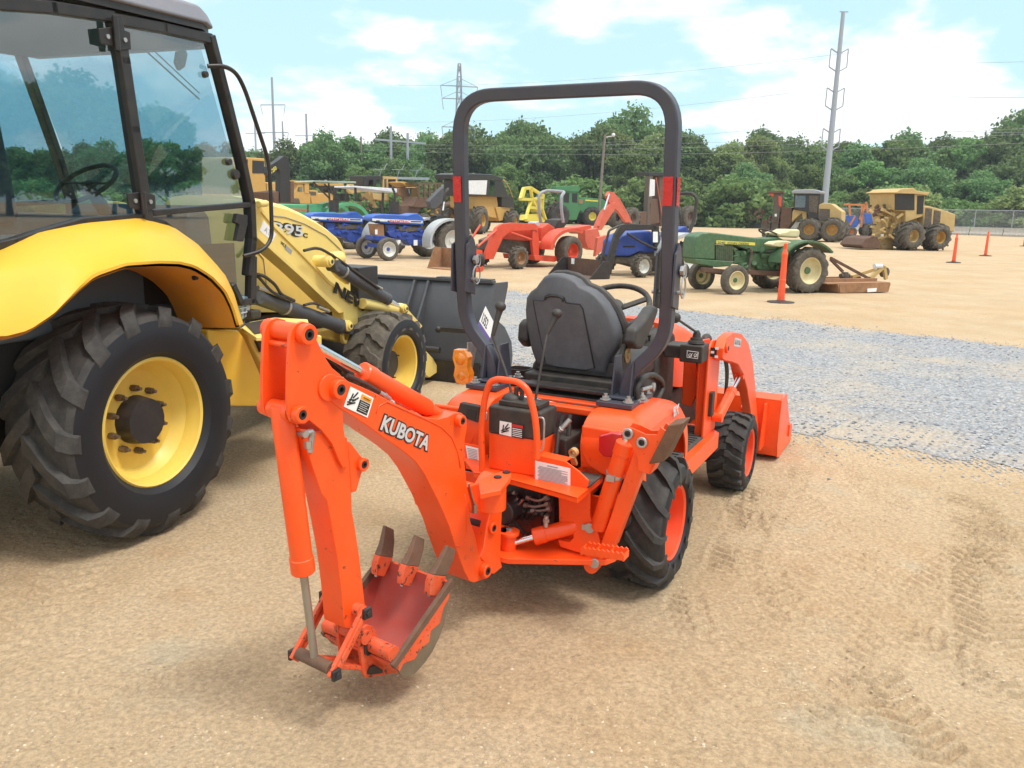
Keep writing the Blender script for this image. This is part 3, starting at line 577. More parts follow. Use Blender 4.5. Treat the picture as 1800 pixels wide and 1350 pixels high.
# tighter bends low down, a wide one at the top
lowR = fillet(P[:4], .085, 6); topc = fillet([P[3], P[4], P[5], P[6], P[7], P[8]], .16, 10); lowL = fillet(P[8:], .085, 6)
g = G(); g.rtube(lowR+topc[1:-1]+lowL, .052, .052, up=(1, 0, 0)); ro = part('roll_bar', g, MT['rops_paint'], bx, bev=.008, seg=3)
for s in (-1, 1):
    g = G(); z0 = t(0, 1172, 310, 'y', -yw)[2]; z1 = t(0, 1172, 362, 'y', -yw)[2]
    xr = lambda z: -.075-(z-1.25)*.078
    g.prism([V3(xr(z0)-.0285, s*yw-.016, z0), V3(xr(z0)-.0285, s*yw+.022, z0), V3(xr(z1)-.0285, s*yw+.022, z1), V3(xr(z1)-.0285, s*yw-.016, z1)], (-.0012, 0, 0))
    if s < 0: g.prism([V3(xr(z0)-.02, s*yw-.0285, z0), V3(xr(z0)+.02, s*yw-.0285, z0), V3(xr(z1)+.02, s*yw-.0285, z1), V3(xr(z1)-.02, s*yw-.0285, z1)], (0, -.0012, 0))
    part('reflector', g, MT['reflector_red'], ro)
    # fold joint plates, pin and clip
    g = G(); g.plate([(-.125, 1.22), (-.045, 1.20), (-.04, 1.40), (-.06, 1.44), (-.085, 1.46), (-.10, 1.43), (-.12, 1.42)], 'y', s*yw-.036, .009); g.plate([(-.125, 1.22), (-.045, 1.20), (-.04, 1.40), (-.06, 1.44), (-.12, 1.42)], 'y', s*yw+.036, .009)
    part('fold_bracket', g, MT['rops_paint'], ro, bev=.002)
    g = G(); g.hexa((-.07, s*yw-.048, 1.355), (0, -1, 0), .02, .014); g.cyl((-.075, s*yw-.065, 1.27), (-.075, s*yw+.06, 1.27), .009); g.tube([V3(-.075+.03*math.sin(a), s*yw-.062, 1.29+.04*math.cos(a)) for a in np.linspace(0, 6.2, 14)], .0035, 6); g.tube([V3(-.06+.02*math.sin(a), s*yw-.06, 1.35+.025*math.cos(a)) for a in np.linspace(0, 6.2, 12)], .0035, 6)
    part('hinge_pin', g, MT['zinc'], ro)
    g = G(); g.sph((-.02, s*yw-.05, 1.35), .022, sc=(1, .8, 1.3)); part('pin_grip', g, MT['black_plastic'], ro)
    g = G(); g.plate([(-.19, .812), (-.19, .832), (.08, .832), (.08, .812)], 'y', s*.30, .15); g.plate([(-.12, .83), (-.09, 1.00), (-.02, 1.00), (.02, .83)], 'y', s*.262, .008); g.plate([(-.12, .83), (-.09, .99), (-.02, .99), (.02, .83)], 'y', s*.338, .008); g.box(-.14, .02, min(s*.25, s*.35), max(s*.25, s*.35), .835, .845)
    part('roll_bar_foot', g, MT['rops_paint'], ro, bev=.003)
    g = G()
    for dx, dy in ((-.16, -.05), (-.16, .045), (.05, -.055), (-.06, -.072)): g.cut(); g.hexa((dx, s*.30+dy, .835), (0, 0, 1), .016, .014); g.cyl((dx, s*.30+dy, .83), (dx, s*.30+dy, .86), .008); g.cyl((dx, s*.30+dy, .834), (dx, s*.30+dy, .838), .022)
    part('bolt', g, MT['zinc'], ro)
# amber flasher on the left post
c = t(0, 813, 643, 'y', .50); g = G()
P_ = [(.035, .075), (-.02, .078), (-.042, .045), (-.036, .0), (-.05, -.03), (-.046, -.07), (-.015, -.085), (.022, -.078), (.036, -.045), (.028, -.005), (.042, .035)]; g.prism([c+V3(-.022, a, b) for a, b in P_], (.044, 0, 0)); g.sph(c+V3(-.012, 0, .034), .033, 14, (.6, 1, 1)); g.sph(c+V3(-.012, -.005, -.045), .027, 14, (.6, 1, 1)); am = part('turn_signal', g, MT['amber'], bx, bev=.012, seg=3)
g = G(); g.plate([(c[0]+.01, c[2]-.05), (c[0]+.03, c[2]-.05), (c[0]+.09, c[2]+.10), (c[0]-.0, c[2]+.11)], 'y', .475, .006); part('bracket', g, MT['zinc'], am)
# --- seat
sx = .12
outl = [(1000, 655), (1000, 600), (985, 540), (950, 440), (900, 350), (840, 280), (790, 240), (700, 200), (660, 150), (600, 118), (520, 98), (440, 98), (390, 125), (345, 180), (320, 215), (270, 250), (235, 300), (222, 400), (222, 500), (235, 620), (260, 760), (300, 890), (900, 975), (925, 830), (985, 740)]
b0 = T(4, outl, 'x', sx); n = len(b0); ctr = sum(b0)/n; V = []; F = []
lay = [(-.015, .90, -.0), (-.006, .965, 0), (.012, 1.0, 0), (.05, 1.0, 0), (.075, .975, 0), (.095, .90, 0)]
for dx, sc, _ in lay:
    for p in b0:
        q = ctr+(p-ctr)*sc; q = q.copy(); q[0] = sx+dx+(q[2]-.95)*-.10; V.append(q)
for j in range(len(lay)-1):
    F += [(j*n+i, j*n+(i+1) % n, (j+1)*n+(i+1) % n, (j+1)*n+i) for i in range(n)]
F += [tuple(range(n)), tuple(range(len(V)-1, len(V)-1-n, -1))]
g = G(); g.mi = 0; g.add(V, F); 
seat = part('seat', G().add([V3(.14, -.23, .80), V3(.58, -.23, .82), V3(.58, .23, .82), V3(.14, .23, .80), V3(.14, -.23, .90), V3(.58, -.22, .95), V3(.58, .22, .95), V3(.14, .23, .90)], [(0, 1, 2, 3), (7, 6, 5, 4), (0, 4, 5, 1), (1, 5, 6, 2), (2, 6, 7, 3), (3, 7, 4, 0)]), MT['vinyl_dark'], bx, bev=.035, seg=4)
part('backrest', g, MT['vinyl'], seat, ang=1.2)
def onback(X, Y, d): p = t(4, X, Y, 'x', sx-.02); q = p.copy(); q[0] = sx-.017+(q[2]-.95)*-.10-d; return q
g = G(); pc = [onback(*p, .0) for p in ((295, 322), (385, 330), (400, 290), (430, 275), (500, 280), (555, 300), (570, 345), (690, 360), (712, 400), (790, 905), (720, 918), (450, 885), (380, 862))]
g.prism(pc, (-.006, 0, 0)); part('backrest_panel', g, MT['vinyl'], seat, bev=.003)
g = G(); g.tube([onback(*p, .003) for p in ((295, 322), (385, 328), (400, 290), (430, 275), (500, 280), (555, 300), (570, 345), (690, 360), (712, 400), (790, 905), (720, 918), (450, 885), (380, 862))], .0035, 6, closed=True)
g.tube([onback(*p, .005) for p in ((400, 320), (405, 300), (450, 285), (520, 292), (548, 310), (548, 335))], .006, 6); part('panel_seam', g, MT['ink'], seat)
# front bolster edge seen beside the headrest
g = G(); g.tube([V3(p[0]+.045, p[1], p[2]-.012) for p in [V[3*n+i] for i in range(1, 13)]], .024, 10); part('bolster', g, MT['vinyl_dark'], seat)
# lower seat pan and slide frame
g = G(); g.box(.125, .16, -.20, .20, .86, .93); g.box(.06, .50, -.22, .22, .815, .86); g.box(.0, .10, -.19, .19, .80, .83); part('seat_pan', g, MT['black_plastic'], seat, bev=.01)
g = G(); 
for z in (.79, .825): g.box(-.06, .0, -.24, .24, z, z+.014)
g.box(-.12, -.06, -.26, .26, .765, .785); part('seat_slide', g, MT['black_paint'], seat, bev=.003)
g = G(); g.cyl((-.14, .20, .80), (-.14, -.20, .775), .006); part('slide_rod', g, MT['chrome'], seat)
# armrests
for s in (-1, 1):
    g = G(); pr = [(.08, 1.03), (.13, 1.0), (.20, .99), (.34, 1.08), (.40, 1.14), (.38, 1.165), (.32, 1.16), (.20, 1.11), (.10, 1.09)] if s < 0 else [(.10, .99), (.16, .95), (.19, .99), (.19, 1.05), (.16, 1.09), (.11, 1.07)]
    g.plate(pr, 'y', s*.255, .055); part('armrest', g, MT['vinyl_dark'], seat, bev=.018, seg=3)
g = G(); g.lathe((.14, -.225, .97), (0, -1, 0), [(0, .035), (.012, .035), (.014, .02)], 20); g.lathe((.14, -.237, .97), (0, -1, 0), [(0, .018), (.006, .016)], 16); part('recliner_hinge', g, MT['brass'], seat)
g = G(); g.plate([(.09, .86), (.22, .86), (.20, .93), (.17, 1.0), (.12, 1.02), (.09, .98)], 'y', -.222, .02); part('recliner_cover', g, MT['black_plastic'], seat, bev=.004)
# cup holder, left of the seat
c = t(4, 165, 900, 'y', .30); g = G()
P1 = [V3(c[0]+.05*a, c[1]+.055*b, c[2]) for a, b in ((-1, -.6), (-.6, -1), (.7, -1), (1, -.5), (1, .6), (.6, 1), (-.6, 1), (-1, .6))]; k = 8
V = P1+[c+(p-c)*.88 for p in P1]+[c+(p-c)*.8-V3(0, 0, .07) for p in P1]+[c+(p-c)*.86-V3(0, 0, .085) for p in P1]
g.add(V, [(i, (i+1) % k, k+(i+1) % k, k+i) for i in range(k)]+[(k+i, k+(i+1) % k, 2*k+(i+1) % k, 2*k+i) for i in range(k)]+[(i, (i+1) % k, 3*k+(i+1) % k, 3*k+i) for i in range(k)]+[tuple(range(2*k, 3*k)), tuple(range(3*k, 4*k))])
part('cup_holder', g, MT['black_plastic'], bx)
# --- steering wheel, column, dashboard, hood
c = t(4, 1015, 420, 'y', .0); print('STEER', c); c = V3(.56, 0.0, 1.12); nn = nz((-.50, 0, .86)); a_ = V3(0, 1, 0); b_ = np.cross(nn, a_); g = G()
g.tube([c+(a_*math.cos(q)+b_*math.sin(q))*.178 for q in np.linspace(0, 2*math.pi, 40)[:-1]], .014, 10, closed=True)
st = part('steering_wheel', g, MT['black_plastic'], bx, ang=3)
g = G()
for q in (90, 210, 330): 
    d = a_*math.cos(R_(q))+b_*math.sin(R_(q)); g.bar(c-nn*.02+d*.02, c+d*.17, .035, .012, nn)
part('spoke', g, MT['black_plastic'], st, bev=.004); g = G(); g.lathe(c-nn*.03, nn, [(0, .03), (.03, .055), (.042, .05), (.046, .02)]); part('wheel_hub', g, MT['vinyl_dark'], st)
g = G(); g.cyl(c-nn*.03, c-nn*.28, .03, .05); part('steering_column', g, MT['black_plastic'], bx)
g = G(); g.plate([(.62, .60), (.62, .84), (.66, .93), (.72, .985), (.82, 1.0), (.90, .97), (.92, .60)], 'y', 0, .46); part('dashboard', g, MT['black_plastic'], bx, bev=.03, seg=3)
g = G(); g.plate([(.60, .50), (.62, .80), (.66, .80), (.66, .50)], 'y', -.12, .16); part('side_panel', g, MT['panel_grey'], bx, bev=.006)
g = G(); g.plate([(.70, .985), (.82, 1.012), (.83, 1.004), (.70, .977)], 'y', .0, .26); part('instrument_panel', g, MT['panel_grey'], bx)
for dx, dy, mm in ((.0, -.05, 'knob_red'), (.0, -.09, 'black_plastic')):
    b = t(4, 1215 if dy > -.06 else 1265, 715, 'x', .70); g = G(); g.cyl(b, b+V3(-.02, 0, .05), .005); ob = part('control_stick', g, MT['black_plastic'], bx); g = G(); g.sph(b+V3(-.022, 0, .055), .011); part('stick_knob', g, MT[mm], ob)
# hood: lofted nose
sec = []
for x, w_, zt_, zb in ((.86, .22, 1.03, .70), (1.05, .22, 1.02, .66), (1.3, .20, .965, .62), (1.55, .185, .90, .58), (1.72, .16, .83, .55), (1.80, .13, .74, .55)):
    sec.append([V3(x, -w_, zb), V3(x, -w_*1.02, zb+(zt_-zb)*.55), V3(x, -w_*.93, zb+(zt_-zb)*.82), V3(x, -w_*.72, zt_-.015), V3(x, -w_*.3, zt_+.002), V3(x, w_*.3, zt_+.002), V3(x, w_*.72, zt_-.015), V3(x, w_*.93, zb+(zt_-zb)*.82), V3(x, w_*1.02, zb+(zt_-zb)*.55), V3(x, w_, zb)])
n = 10; V = [p for q in sec for p in q]; F = [(j*n+i, j*n+i+1, (j+1)*n+i+1, (j+1)*n+i) for j in range(len(sec)-1) for i in range(n-1)]+[tuple(range(n)), tuple(range(len(V)-n, len(V)))]
g = G().add(V, F); ho = part('hood', g, OR, bx, ang=.9)
g = G(); g.box(.92, 1.7, -.19, .19, .36, .64); part('engine_bay', g, MT['black_plastic'], bx, bev=.02)
g = G(); g.sph(t(5, 605, 300, 'y', -.26)+V3(0, 0, 0), .045, 14, (1.3, .7, 1)); part('headlight_housing', g, MT['black_plastic'], bx)
# --- right footstep/floor
fl = [V3(.60, -.16, .47), V3(.60, -.47, .47), V3(.36, -.475, .47), V3(.30, -.47, .455), V3(.30, -.16, .455)]
z_ = .47; ps = T(5, [(478, 798), (640, 800), (672, 825), (684, 880), (640, 960), (510, 1060), (484, 1040)], 'z', z_)
for s in (1, -1):
    q = [V3(p[0], max(p[1], -.475) if s > 0 else -max(p[1], -.475), z_) for p in ps]
    g = G(); g.prism([V3(.25, -s*.14, z_), V3(1.0, -s*.14, z_), V3(1.0, -s*.40, z_), V3(.90, -s*.475, z_), V3(.25, -s*.475, z_)], (0, 0, .012)); g.prism([V3(1.0, -s*.40, z_+.012), V3(.90, -s*.475, z_+.012), V3(.25, -s*.475, z_+.012), V3(.25, -s*.478, z_+.012), V3(.25, -s*.478, z_-.06), V3(.9, -s*.478, z_-.06)][1:3]+[V3(.25, -s*.475, z_-.07), V3(.9, -s*.475, z_-.07)], (0, -s*.006, 0))
    g.prism([V3(.90, -s*.475, z_+.012), V3(1.0, -s*.40, z_+.012), V3(1.0, -s*.40, z_-.07), V3(.90, -s*.475, z_-.07)], (.003, -s*.004, 0))
    o = part('footstep', g, OR, bx, bev=.004)
    g = G(); g.prism([V3(.28, -s*.16, z_+.012), V3(.95, -s*.16, z_+.012), V3(.95, -s*.385, z_+.012), V3(.88, -s*.44, z_+.012), V3(.28, -s*.44, z_+.012)], (0, 0, .006))
    for k in range(16): g.box(.30+k*.04, .312+k*.04, -s*.30-.12, -s*.30+.12, z_+.018, z_+.023)
    part('step_mat', g, MT['step_rubber'], o)
g = G(); c = V3(.72, -.24, .50); g.tube(fillet([c+V3(.15, .05, .30), c+V3(.1, .0, .1), c], .05, 5), .012, 8); g.plate([(.62, .50), (.76, .50), (.80, .54), (.66, .55)], 'y', -.26, .11); part('foot_pedal', g, MT['black_plastic'], bx, bev=.004)
# belt-shaped folded linkage beside the right post
g = G(); lp = [t(4, X, Y, 'y', -.36) for X, Y in ((1160, 1070), (1190, 1000), (1240, 965), (1300, 960), (1360, 1000), (1380, 1060), (1350, 1130), (1300, 1210), (1240, 1250), (1180, 1240), (1160, 1180))]; g.tube(fillet(lp+[lp[0]], .02, 3)[:-1], .012, 8, closed=True); lo = part('cable_loop', g, MT['black_plastic'], bx, ang=3)
g = G(); g.prism([p+V3(0, .014, 0) for p in lp], (0, .006, 0)); part('loop_cover', g, MT['black_paint'], lo)
for X, Y, X2, Y2 in ((1195, 1085, 1285, 1060), (1170, 1185, 1225, 1200)):
    g = G(); a = t(4, X, Y, 'y', -.37); b = t(4, X2, Y2, 'y', -.37); g.cyl(a, b, .008); g.lathe(b, (0, -1, 0), [(0, .018), (.01, .018), (.012, .012)]); part('latch', g, MT['zinc'], lo)
g = G(); q = T(5, [(455, 428), (528, 432), (545, 560), (545, 640), (505, 735), (440, 715)], 'x', .84); g.prism(q, (.03, 0, 0)); part('control_pedestal', g, OR, bx, bev=.008)
g = G(); q = T(5, [(600, 640), (650, 640), (640, 800), (590, 790)], 'x', .80); g.prism(q, (.05, 0, 0)); q = T(5, [(530, 430), (595, 430), (590, 560), (560, 780), (540, 780)], 'x', .90); g.prism(q, (.03, 0, 0)); part('pedal_cover', g, MT['black_plastic'], bx, bev=.004)
# --- loader: valve lever, mast, arms, bucket
c = t(5, 535, 372, 'x', .66); c[1] = -.33 if c[1] > -.3 else c[1]; print('VALVE', c); g = G(); g.box(c[0]-.05, c[0]+.08, c[1]-.045, c[1]+.065, c[2]-.045, c[2]+.04); g.box(c[0]-.02, c[0]+.12, c[1]+.065, c[1]+.15, c[2]-.035, c[2]+.028); vb = part('loader_valve_box', g, MT['black_plastic'], bx, bev=.008)
g = G(); tp = c+V3(.0, 0, .045); g.lathe(tp, (0, 0, 1), [(0, .04), (.012, .036), (.014, .030), (.026, .028), (.028, .02), (.045, .018), (.06, .01)], 20); part('boot', g, MT['black_plastic'], vb)
kb = t(5, 402, 145, 'y', c[1]+.02); g = G(); g.tube([tp+V3(0, 0, .05), kb], .006, 8); part('lever', g, MT['black_paint'], vb); g = G(); g.sph(kb, .024, 16); part('lever_knob', g, MT['black_plastic'], vb)
g = G(); q = [t(5, *p, 'x', c[0]-.0515) for p in ((480, 362), (553, 372), (548, 415), (478, 405))]; 
for i in range(4): g.cyl(q[i], q[(i+1) % 4], .0012, n=6)
for X in (500, 535): 
    a = t(5, X, 392, 'x', c[0]-.0515); g.ring(a, (-1, 0, 0), .006, .0085, .001, 12); g.cyl(a+V3(0, .006, -.01), a+V3(0, -.012, .012), .0012, n=6)
part('pictogram', g, MT['sticker_white'], vb)
for s in (1, -1):
    ys = -.40*s
    f = (lambda p: p) if s > 0 else (lambda p: V3(p[0], -p[1], p[2]))
    def TT(pts, y): return [f(p) for p in T(5, pts, 'y', y)]
    # mast
    g = G(); g.prism([f(V3(.78, -.385, .42)), f(V3(.74, -.385, .93)), f(V3(.80, -.385, .965)), f(V3(.92, -.385, .955)), f(V3(.98, -.385, .90)), f(V3(.98, -.385, .30))], (0, -s*.012, 0)); g.prism([f(V3(.74, -.44, .48)), f(V3(.74, -.44, .93)), f(V3(.80, -.44, .965)), f(V3(.92, -.44, .955)), f(V3(.98, -.44, .90)), f(V3(.98, -.44, .48))], (0, s*.012, 0)); g.prism([f(V3(.775, -.39, .45)), f(V3(.765, -.39, .93)), f(V3(.765, -.44, .93)), f(V3(.775, -.44, .50))], (.012, 0, 0)); g.prism([f(V3(.80, -.14, .33)), f(V3(.80, -.40, .33)), f(V3(.80, -.40, .45)), f(V3(.80, -.14, .42))], (.10, 0, 0))
    mast = part('loader_mast', g, OR, bx, bev=.004)
    # arm: curved boomerang
    arm = [(.80, .93), (.86, .975), (1.00, .985), (1.20, .955), (1.40, .88), (1.56, .76), (1.70, .60), (1.80, .45), (1.90, .32), (1.98, .22), (1.94, .17), (1.86, .17), (1.76, .30), (1.62, .46), (1.48, .60), (1.34, .71), (1.18, .79), (1.0, .835), (.86, .86), (.80, .88)]
    g = G(); g.plate(arm, 'y', -s*.47, .05); ao = part('loader_arm', g, OR, bx, bev=.006)
    # brackets and cylinders
    ram(ao, f(V3(.90, -.47, .56)), f(V3(1.36, -.47, .70)), .62, .026, .012, OR, MT['chrome'], name='lift_cylinder', eye=(0, 1, 0))
    ram(ao, f(V3(1.42, -.40, .82)), f(V3(1.95, -.40, .38)), .62, .024, .011, OR, MT['chrome'], name='tilt_cylinder', eye=(0, 1, 0))
    g = G(); 
    for k in range(3): g.tube(fillet([f(V3(1.05+.02*k, -.42, .90)), f(V3(1.15+.02*k, -.44, .78)), f(V3(1.22+.01*k, -.43, .62)), f(V3(1.15, -.42, .5))], .08, 4), .007, 6)
    part('loader_hose', g, MT['black_plastic'], ao)
    if s > 0:
        boss(ao, BX, V3(.85, -.495, .925), (0, -1, 0), 0, .012, .024, OR)
        p = t(5, 760, 340, 'y', -.4965); q = t(5, 830, 380, 'y', -.4965)
        g = G(); g.prism([V3(1.03, -.4955, .955), V3(1.19, -.4955, .925), V3(1.18, -.4955, .885), V3(1.02, -.4955, .912)], (0, -.001, 0)); part('decal', g, MT['letter_silver'], ao)
        lettering('KUBOTA', V3(1.03, -.4975, .922), (1, 0, -.19), (0, 0, 1), .036, MT['ink_grey'], ao, 'decal_lettering')
        g = G(); g.mi = 0; a = [t(5, *p, 'x', .762) for p in ((622, 338), (677, 345), (672, 405), (618, 398))]; g.prism(a, (-.001, 0, 0)); g.mi = 1; cc = sum(a)/4
        for dy, dz in ((-.02, .02), (.02, -.02), (.0, 0), (-.02, -.02), (.02, .02)): g.box(.7595, .7608, cc[1]+dy-.008, cc[1]+dy+.008, cc[2]+dz-.006, cc[2]+dz+.006)
        part('decal', g, [MT['ink'], MT['sticker_white']], mast)
# loader bucket (opening forward)
prof = [(2.02, .43), (2.00, .30), (2.0, .16), (2.04, .075), (2.12, .055), (2.58, .05), (2.58, .058), (2.13, .066), (2.055, .09), (2.016, .17), (2.014, .30), (2.034, .43), (2.12, .455), (2.118, .463)]
g = G(); g.plate(prof[:-2]+[(2.12, .455), (2.118, .463), (2.02, .443)], 'y', 0, 1.20); lb = part('loader_bucket', g, OR, bx, bev=.002)
for s in (-1, 1):
    g = G(); g.plate([(2.0, .16), (2.04, .07), (2.12, .052), (2.58, .05), (2.56, .12), (2.40, .25), (2.20, .455), (2.02, .44), (2.0, .30)], 'y', s*.604, .008); g.plate([(2.40, .12), (2.52, .13), (2.50, .19), (2.40, .2)], 'y', s*.612, .012); part('bucket_side', g, OR, lb, bev=.002)
    g = G(); g.plate([(1.88, .14), (2.01, .14), (2.01, .42), (1.96, .42)], 'y', s*.43, .012); g.plate([(1.88, .14), (2.01, .14), (2.01, .42), (1.96, .42)], 'y', s*.52, .012); part('bucket_bracket', g, OR, lb, bev=.002)
# ================================================================ backhoe
# main frame
xs = -.475
g = G(); q = T(3, [(680, 775), (865, 738), (866, 900), (880, 940), (912, 1000), (925, 1040), (935, 1120), (940, 1195), (890, 1205), (835, 1130), (690, 1085), (675, 1042), (742, 1056), (768, 1032), (768, 990), (742, 958), (684, 948)], 'x', xs); g.prism(q, (.014, 0, 0))
mf = part('backhoe_frame', g, OR, bx, bev=.003)
g = G(); q = [V3(-.64, .08, .300), V3(-.64, -.08, .300), V3(-.47, -.40, .300), V3(-.42, -.42, .300), V3(-.34, -.42, .300), V3(-.34, .42, .300), V3(-.47, .40, .300)]; g.prism(q, (0, 0, -.022)); g.prism([V3(-.46, -.40, .355), V3(-.36, -.40, .355), V3(-.36, -.40, .58), V3(-.44, -.40, .58)], (0, .012, 0)); g.prism([V3(-.46, .40, .355), V3(-.36, .40, .355), V3(-.36, .40, .58), V3(-.44, .40, .58)], (0, .012, 0))
g.box(-.36, -.345, -.40, .40, .30, .50); part('frame_plate', g, OR, mf, bev=.003)
g = G(); q = T(3, [(400, 900), (575, 880), (575, 965), (480, 1010), (420, 990)], 'x', -.40); g.prism(q, (.01, 0, 0)); part('inner_plate', g, OR, mf)
g = G(); q = T(3, [(365, 745), (680, 770), (680, 960), (600, 900), (400, 880), (365, 1000)], 'x', -.375); g.prism(q, (.02, 0, 0)); part('recess_shade', g, MT['ink'], mf)  # black sheet painted in for the shade deep behind the hoses
# platform with black pad and back plate
zp = .575
ed = T(3, [(178, 640), (300, 660), (420, 688), (530, 718), (650, 750), (795, 792), (945, 668), (860, 640), (700, 610)], 'z', zp)
g = G(); g.prism([ed[0], ed[1], ed[2], ed[3], ed[4], ed[5], V3(ed[6][0], ed[6][1], zp), V3(-.20, -.10, zp), V3(-.20, .30, zp), V3(-.36, .30, zp)], (0, 0, -.008))
for i in range(1, 6):
    a, b = ed[i-1], ed[i]; g.prism([a, b, b-V3(0, 0, .022), a-V3(0, 0, .022)], (.004, .002, 0))
g.prism([ed[5], ed[6], ed[6]-V3(0, 0, .022), ed[5]-V3(0, 0, .022)], (0, .004, 0))
pl = part('operator_platform', g, OR, mf, bev=.002)
g = G(); q = T(3, [(792, 640), (940, 668), (860, 735), (800, 700)], 'z', zp+.003); g.prism(q, (0, 0, .006)); part('platform_pad', g, MT['step_rubber'], pl)
xd = -.495
g = G(); q = T(3, [(527, 545), (555, 540), (640, 560), (722, 578), (800, 635), (858, 690), (855, 725), (815, 775), (690, 752), (535, 715)], 'x', xd); g.prism(q, (.008, 0, 0)); g.prism([q[1], q[3], q[3]+V3(.06, 0, 0), q[1]+V3(.06, 0, 0)], (0, 0, -.004)); dp = part('decal_plate', g, OR, mf, bev=.002)
def decal(parent, pts, name='decal', fn=None, m='sticker_white'):
    g = G(); g.prism(pts, fn); return part(name, g, MT[m], parent)
q = T(3, [(543, 572), (751, 618), (751, 752), (543, 708)], 'x', xd-.002); de = decal(dp, q, fn=(-.001, 0, 0))
g = G()
for k in range(15):
    f_ = .20+k*.052; a = q[0]+(q[3]-q[0])*f_; b = q[1]+(q[2]-q[1])*f_; l_ = .08+.04*(k % 3 == 0); e = .93-.18*rnd.random()*(k % 2)
    g.bar(a+(b-a)*l_+V3(-.002, 0, 0), a+(b-a)*e+V3(-.002, 0, 0), .0012, .0020)
a = q[0]+(q[3]-q[0])*.10; b = q[1]+(q[2]-q[1])*.10; g.bar(a+(b-a)*.35+V3(-.002, 0, 0), a+(b-a)*.65+V3(-.002, 0, 0), .0012, .004)
part('decal_print', g, MT['ink_grey'], de)
# left decal plate
q = T(3, [(120, 470), (235, 490), (235, 640), (130, 620)], 'x', -.40); g = G(); g.prism(q, (.008, 0, 0)); d2 = part('decal_plate', g, OR, mf); q = T(3, [(130, 482), (209, 500), (209, 615), (150, 600)], 'x', -.402); de = decal(d2, q, fn=(-.001, 0, 0)); g = G()
for k in range(10):
    f_ = .12+k*.08; a = q[0]+(q[3]-q[0])*f_; b = q[1]+(q[2]-q[1])*f_; g.bar(a+(b-a)*.1+V3(-.002, 0, 0), a+(b-a)*.88+V3(-.002, 0, 0), .0012, .0022)
part('decal_print', g, MT['ink_grey'], de)
# console
xc = -.475
cz = T(3, [(270, 240), (578, 290), (580, 460), (265, 400), (525, 690), (265, 632)], 'x', xc); y0, y1 = cz[1][1], cz[0][1]
g = G(); g.box(xc, xc+.14, y0, y1, zp, cz[2][2]+.002); co = part('control_console', g, OR, mf, bev=.006)
g = G(); zc = (cz[0][2]+cz[1][2])/2; g.box(xc-.004, xc+.144, y0-.003, y1+.003, cz[2][2], zc); part('console_cover', g, MT['black_plastic'], co, bev=.012, seg=3)
q = T(3, [(333, 336), (403, 349), (403, 430), (330, 414)], 'x', xc-.006); de = decal(co, q, 'warning_decal', (-.001, 0, 0))
q2 = T(3, [(403, 349), (475, 362), (474, 445), (403, 430)], 'x', xc-.006); g = G(); g.prism(q2, (-.001, 0, 0)); part('decal_print', g, MT['ink'], de)
g = G(); g.prism([q2[0]+(q2[1]-q2[0])*.05+V3(-.002, 0, -.003), q2[0]+(q2[1]-q2[0])*.95+V3(-.002, 0, -.003), q2[0]+(q2[1]-q2[0])*.95+(q2[2]-q2[1])*.25+V3(-.002, 0, 0), q2[0]+(q2[1]-q2[0])*.05+(q2[3]-q2[0])*.25+V3(-.002, 0, 0)], (-.001, 0, 0)); part('decal_header', g, MT['sticker_red'], de)
g = G()
for k in range(5):
    a = q2[0]+(q2[3]-q2[0])*(.36+k*.13)+V3(-.003, 0, 0); b = q2[1]+(q2[2]-q2[1])*(.36+k*.13)+V3(-.003, 0, 0); g.bar(a+(b-a)*.1, a+(b-a)*.88, .001, .0026)
part('decal_text', g, MT['sticker_white'], de)
def pinch(parent, q, off):
    u = q[1]-q[0]; v = q[3]-q[0]; P = lambda a, b: q[0]+u*a+v*b+off; g = G(); w_ = np.linalg.norm(u)*.07
    for a, b, c_, d_ in ((.2, .85, .8, .6), (.25, .62, .7, .45), (.5, .45, .75, .1), (.3, .7, .35, .25), (.15, .72, .55, .68), (.55, .6, .85, .35)): g.bar(P(a, b), P(c_, d_), w_, w_)
    part('pictogram', g, MT['ink'], parent)
pinch(de, q, V3(-.002, 0, 0))
# hydraulic levers on the console
g = G(); g.box(xc+.02, xc+.12, y0+.02, y1-.03, zc, zc+.02); g.sph((xc+.07, y0+.06, zc+.01), .03, sc=(1, 1, .6)); g.sph((xc+.07, y1-.06, zc+.015), .04, sc=(1, 1, .7)); part('lever_boot', g, MT['black_plastic'], co, bev=.004)
for X, Y in ((430, 150), (465, 155)):
    p = t(3, X, Y, 'x', xc+.07); g = G(); g.cyl(V3(p[0], p[1]+.005, zc), p, .006); g.cyl(p-V3(0, 0, .035), p+V3(0, 0, .01), .009, .008); part('small_lever', g, MT['black_plastic'], co)
for (a, b, c_) in ((((300, 1190), (320, 1010), (350, 850), (375, 700), (395, 610)), (480, 445), 'y'), ):
    pass
def big_lever(pts, kn, xv, rk=.017):
    P = [t(k_, X, Y, 'x', xv(i)) for i, (k_, X, Y) in enumerate(pts)]; g = G(); g.tube(fillet(P, .05, 4), .0055, 8); o = part('control_lever', g, MT['black_plastic'], mf)
    kp = t(*kn, 'x', xv(len(pts))); g = G(); g.sph(kp, rk*1.25, 16, (1, 1, .9)); g.cyl(P[-1], kp, .008, .014); part('lever_knob', g, MT['vinyl_dark'], o)
big_lever([(4, 290, 1200), (4, 330, 960), (4, 370, 740), (4, 395, 610)], (4, 478, 440), lambda i: -.40+.035*i)
big_lever([(4, 105, 1170), (4, 60, 980), (4, 20, 860), (0, 866, 590)], (0, 880, 539), lambda i: -.40+.03*i, .018)
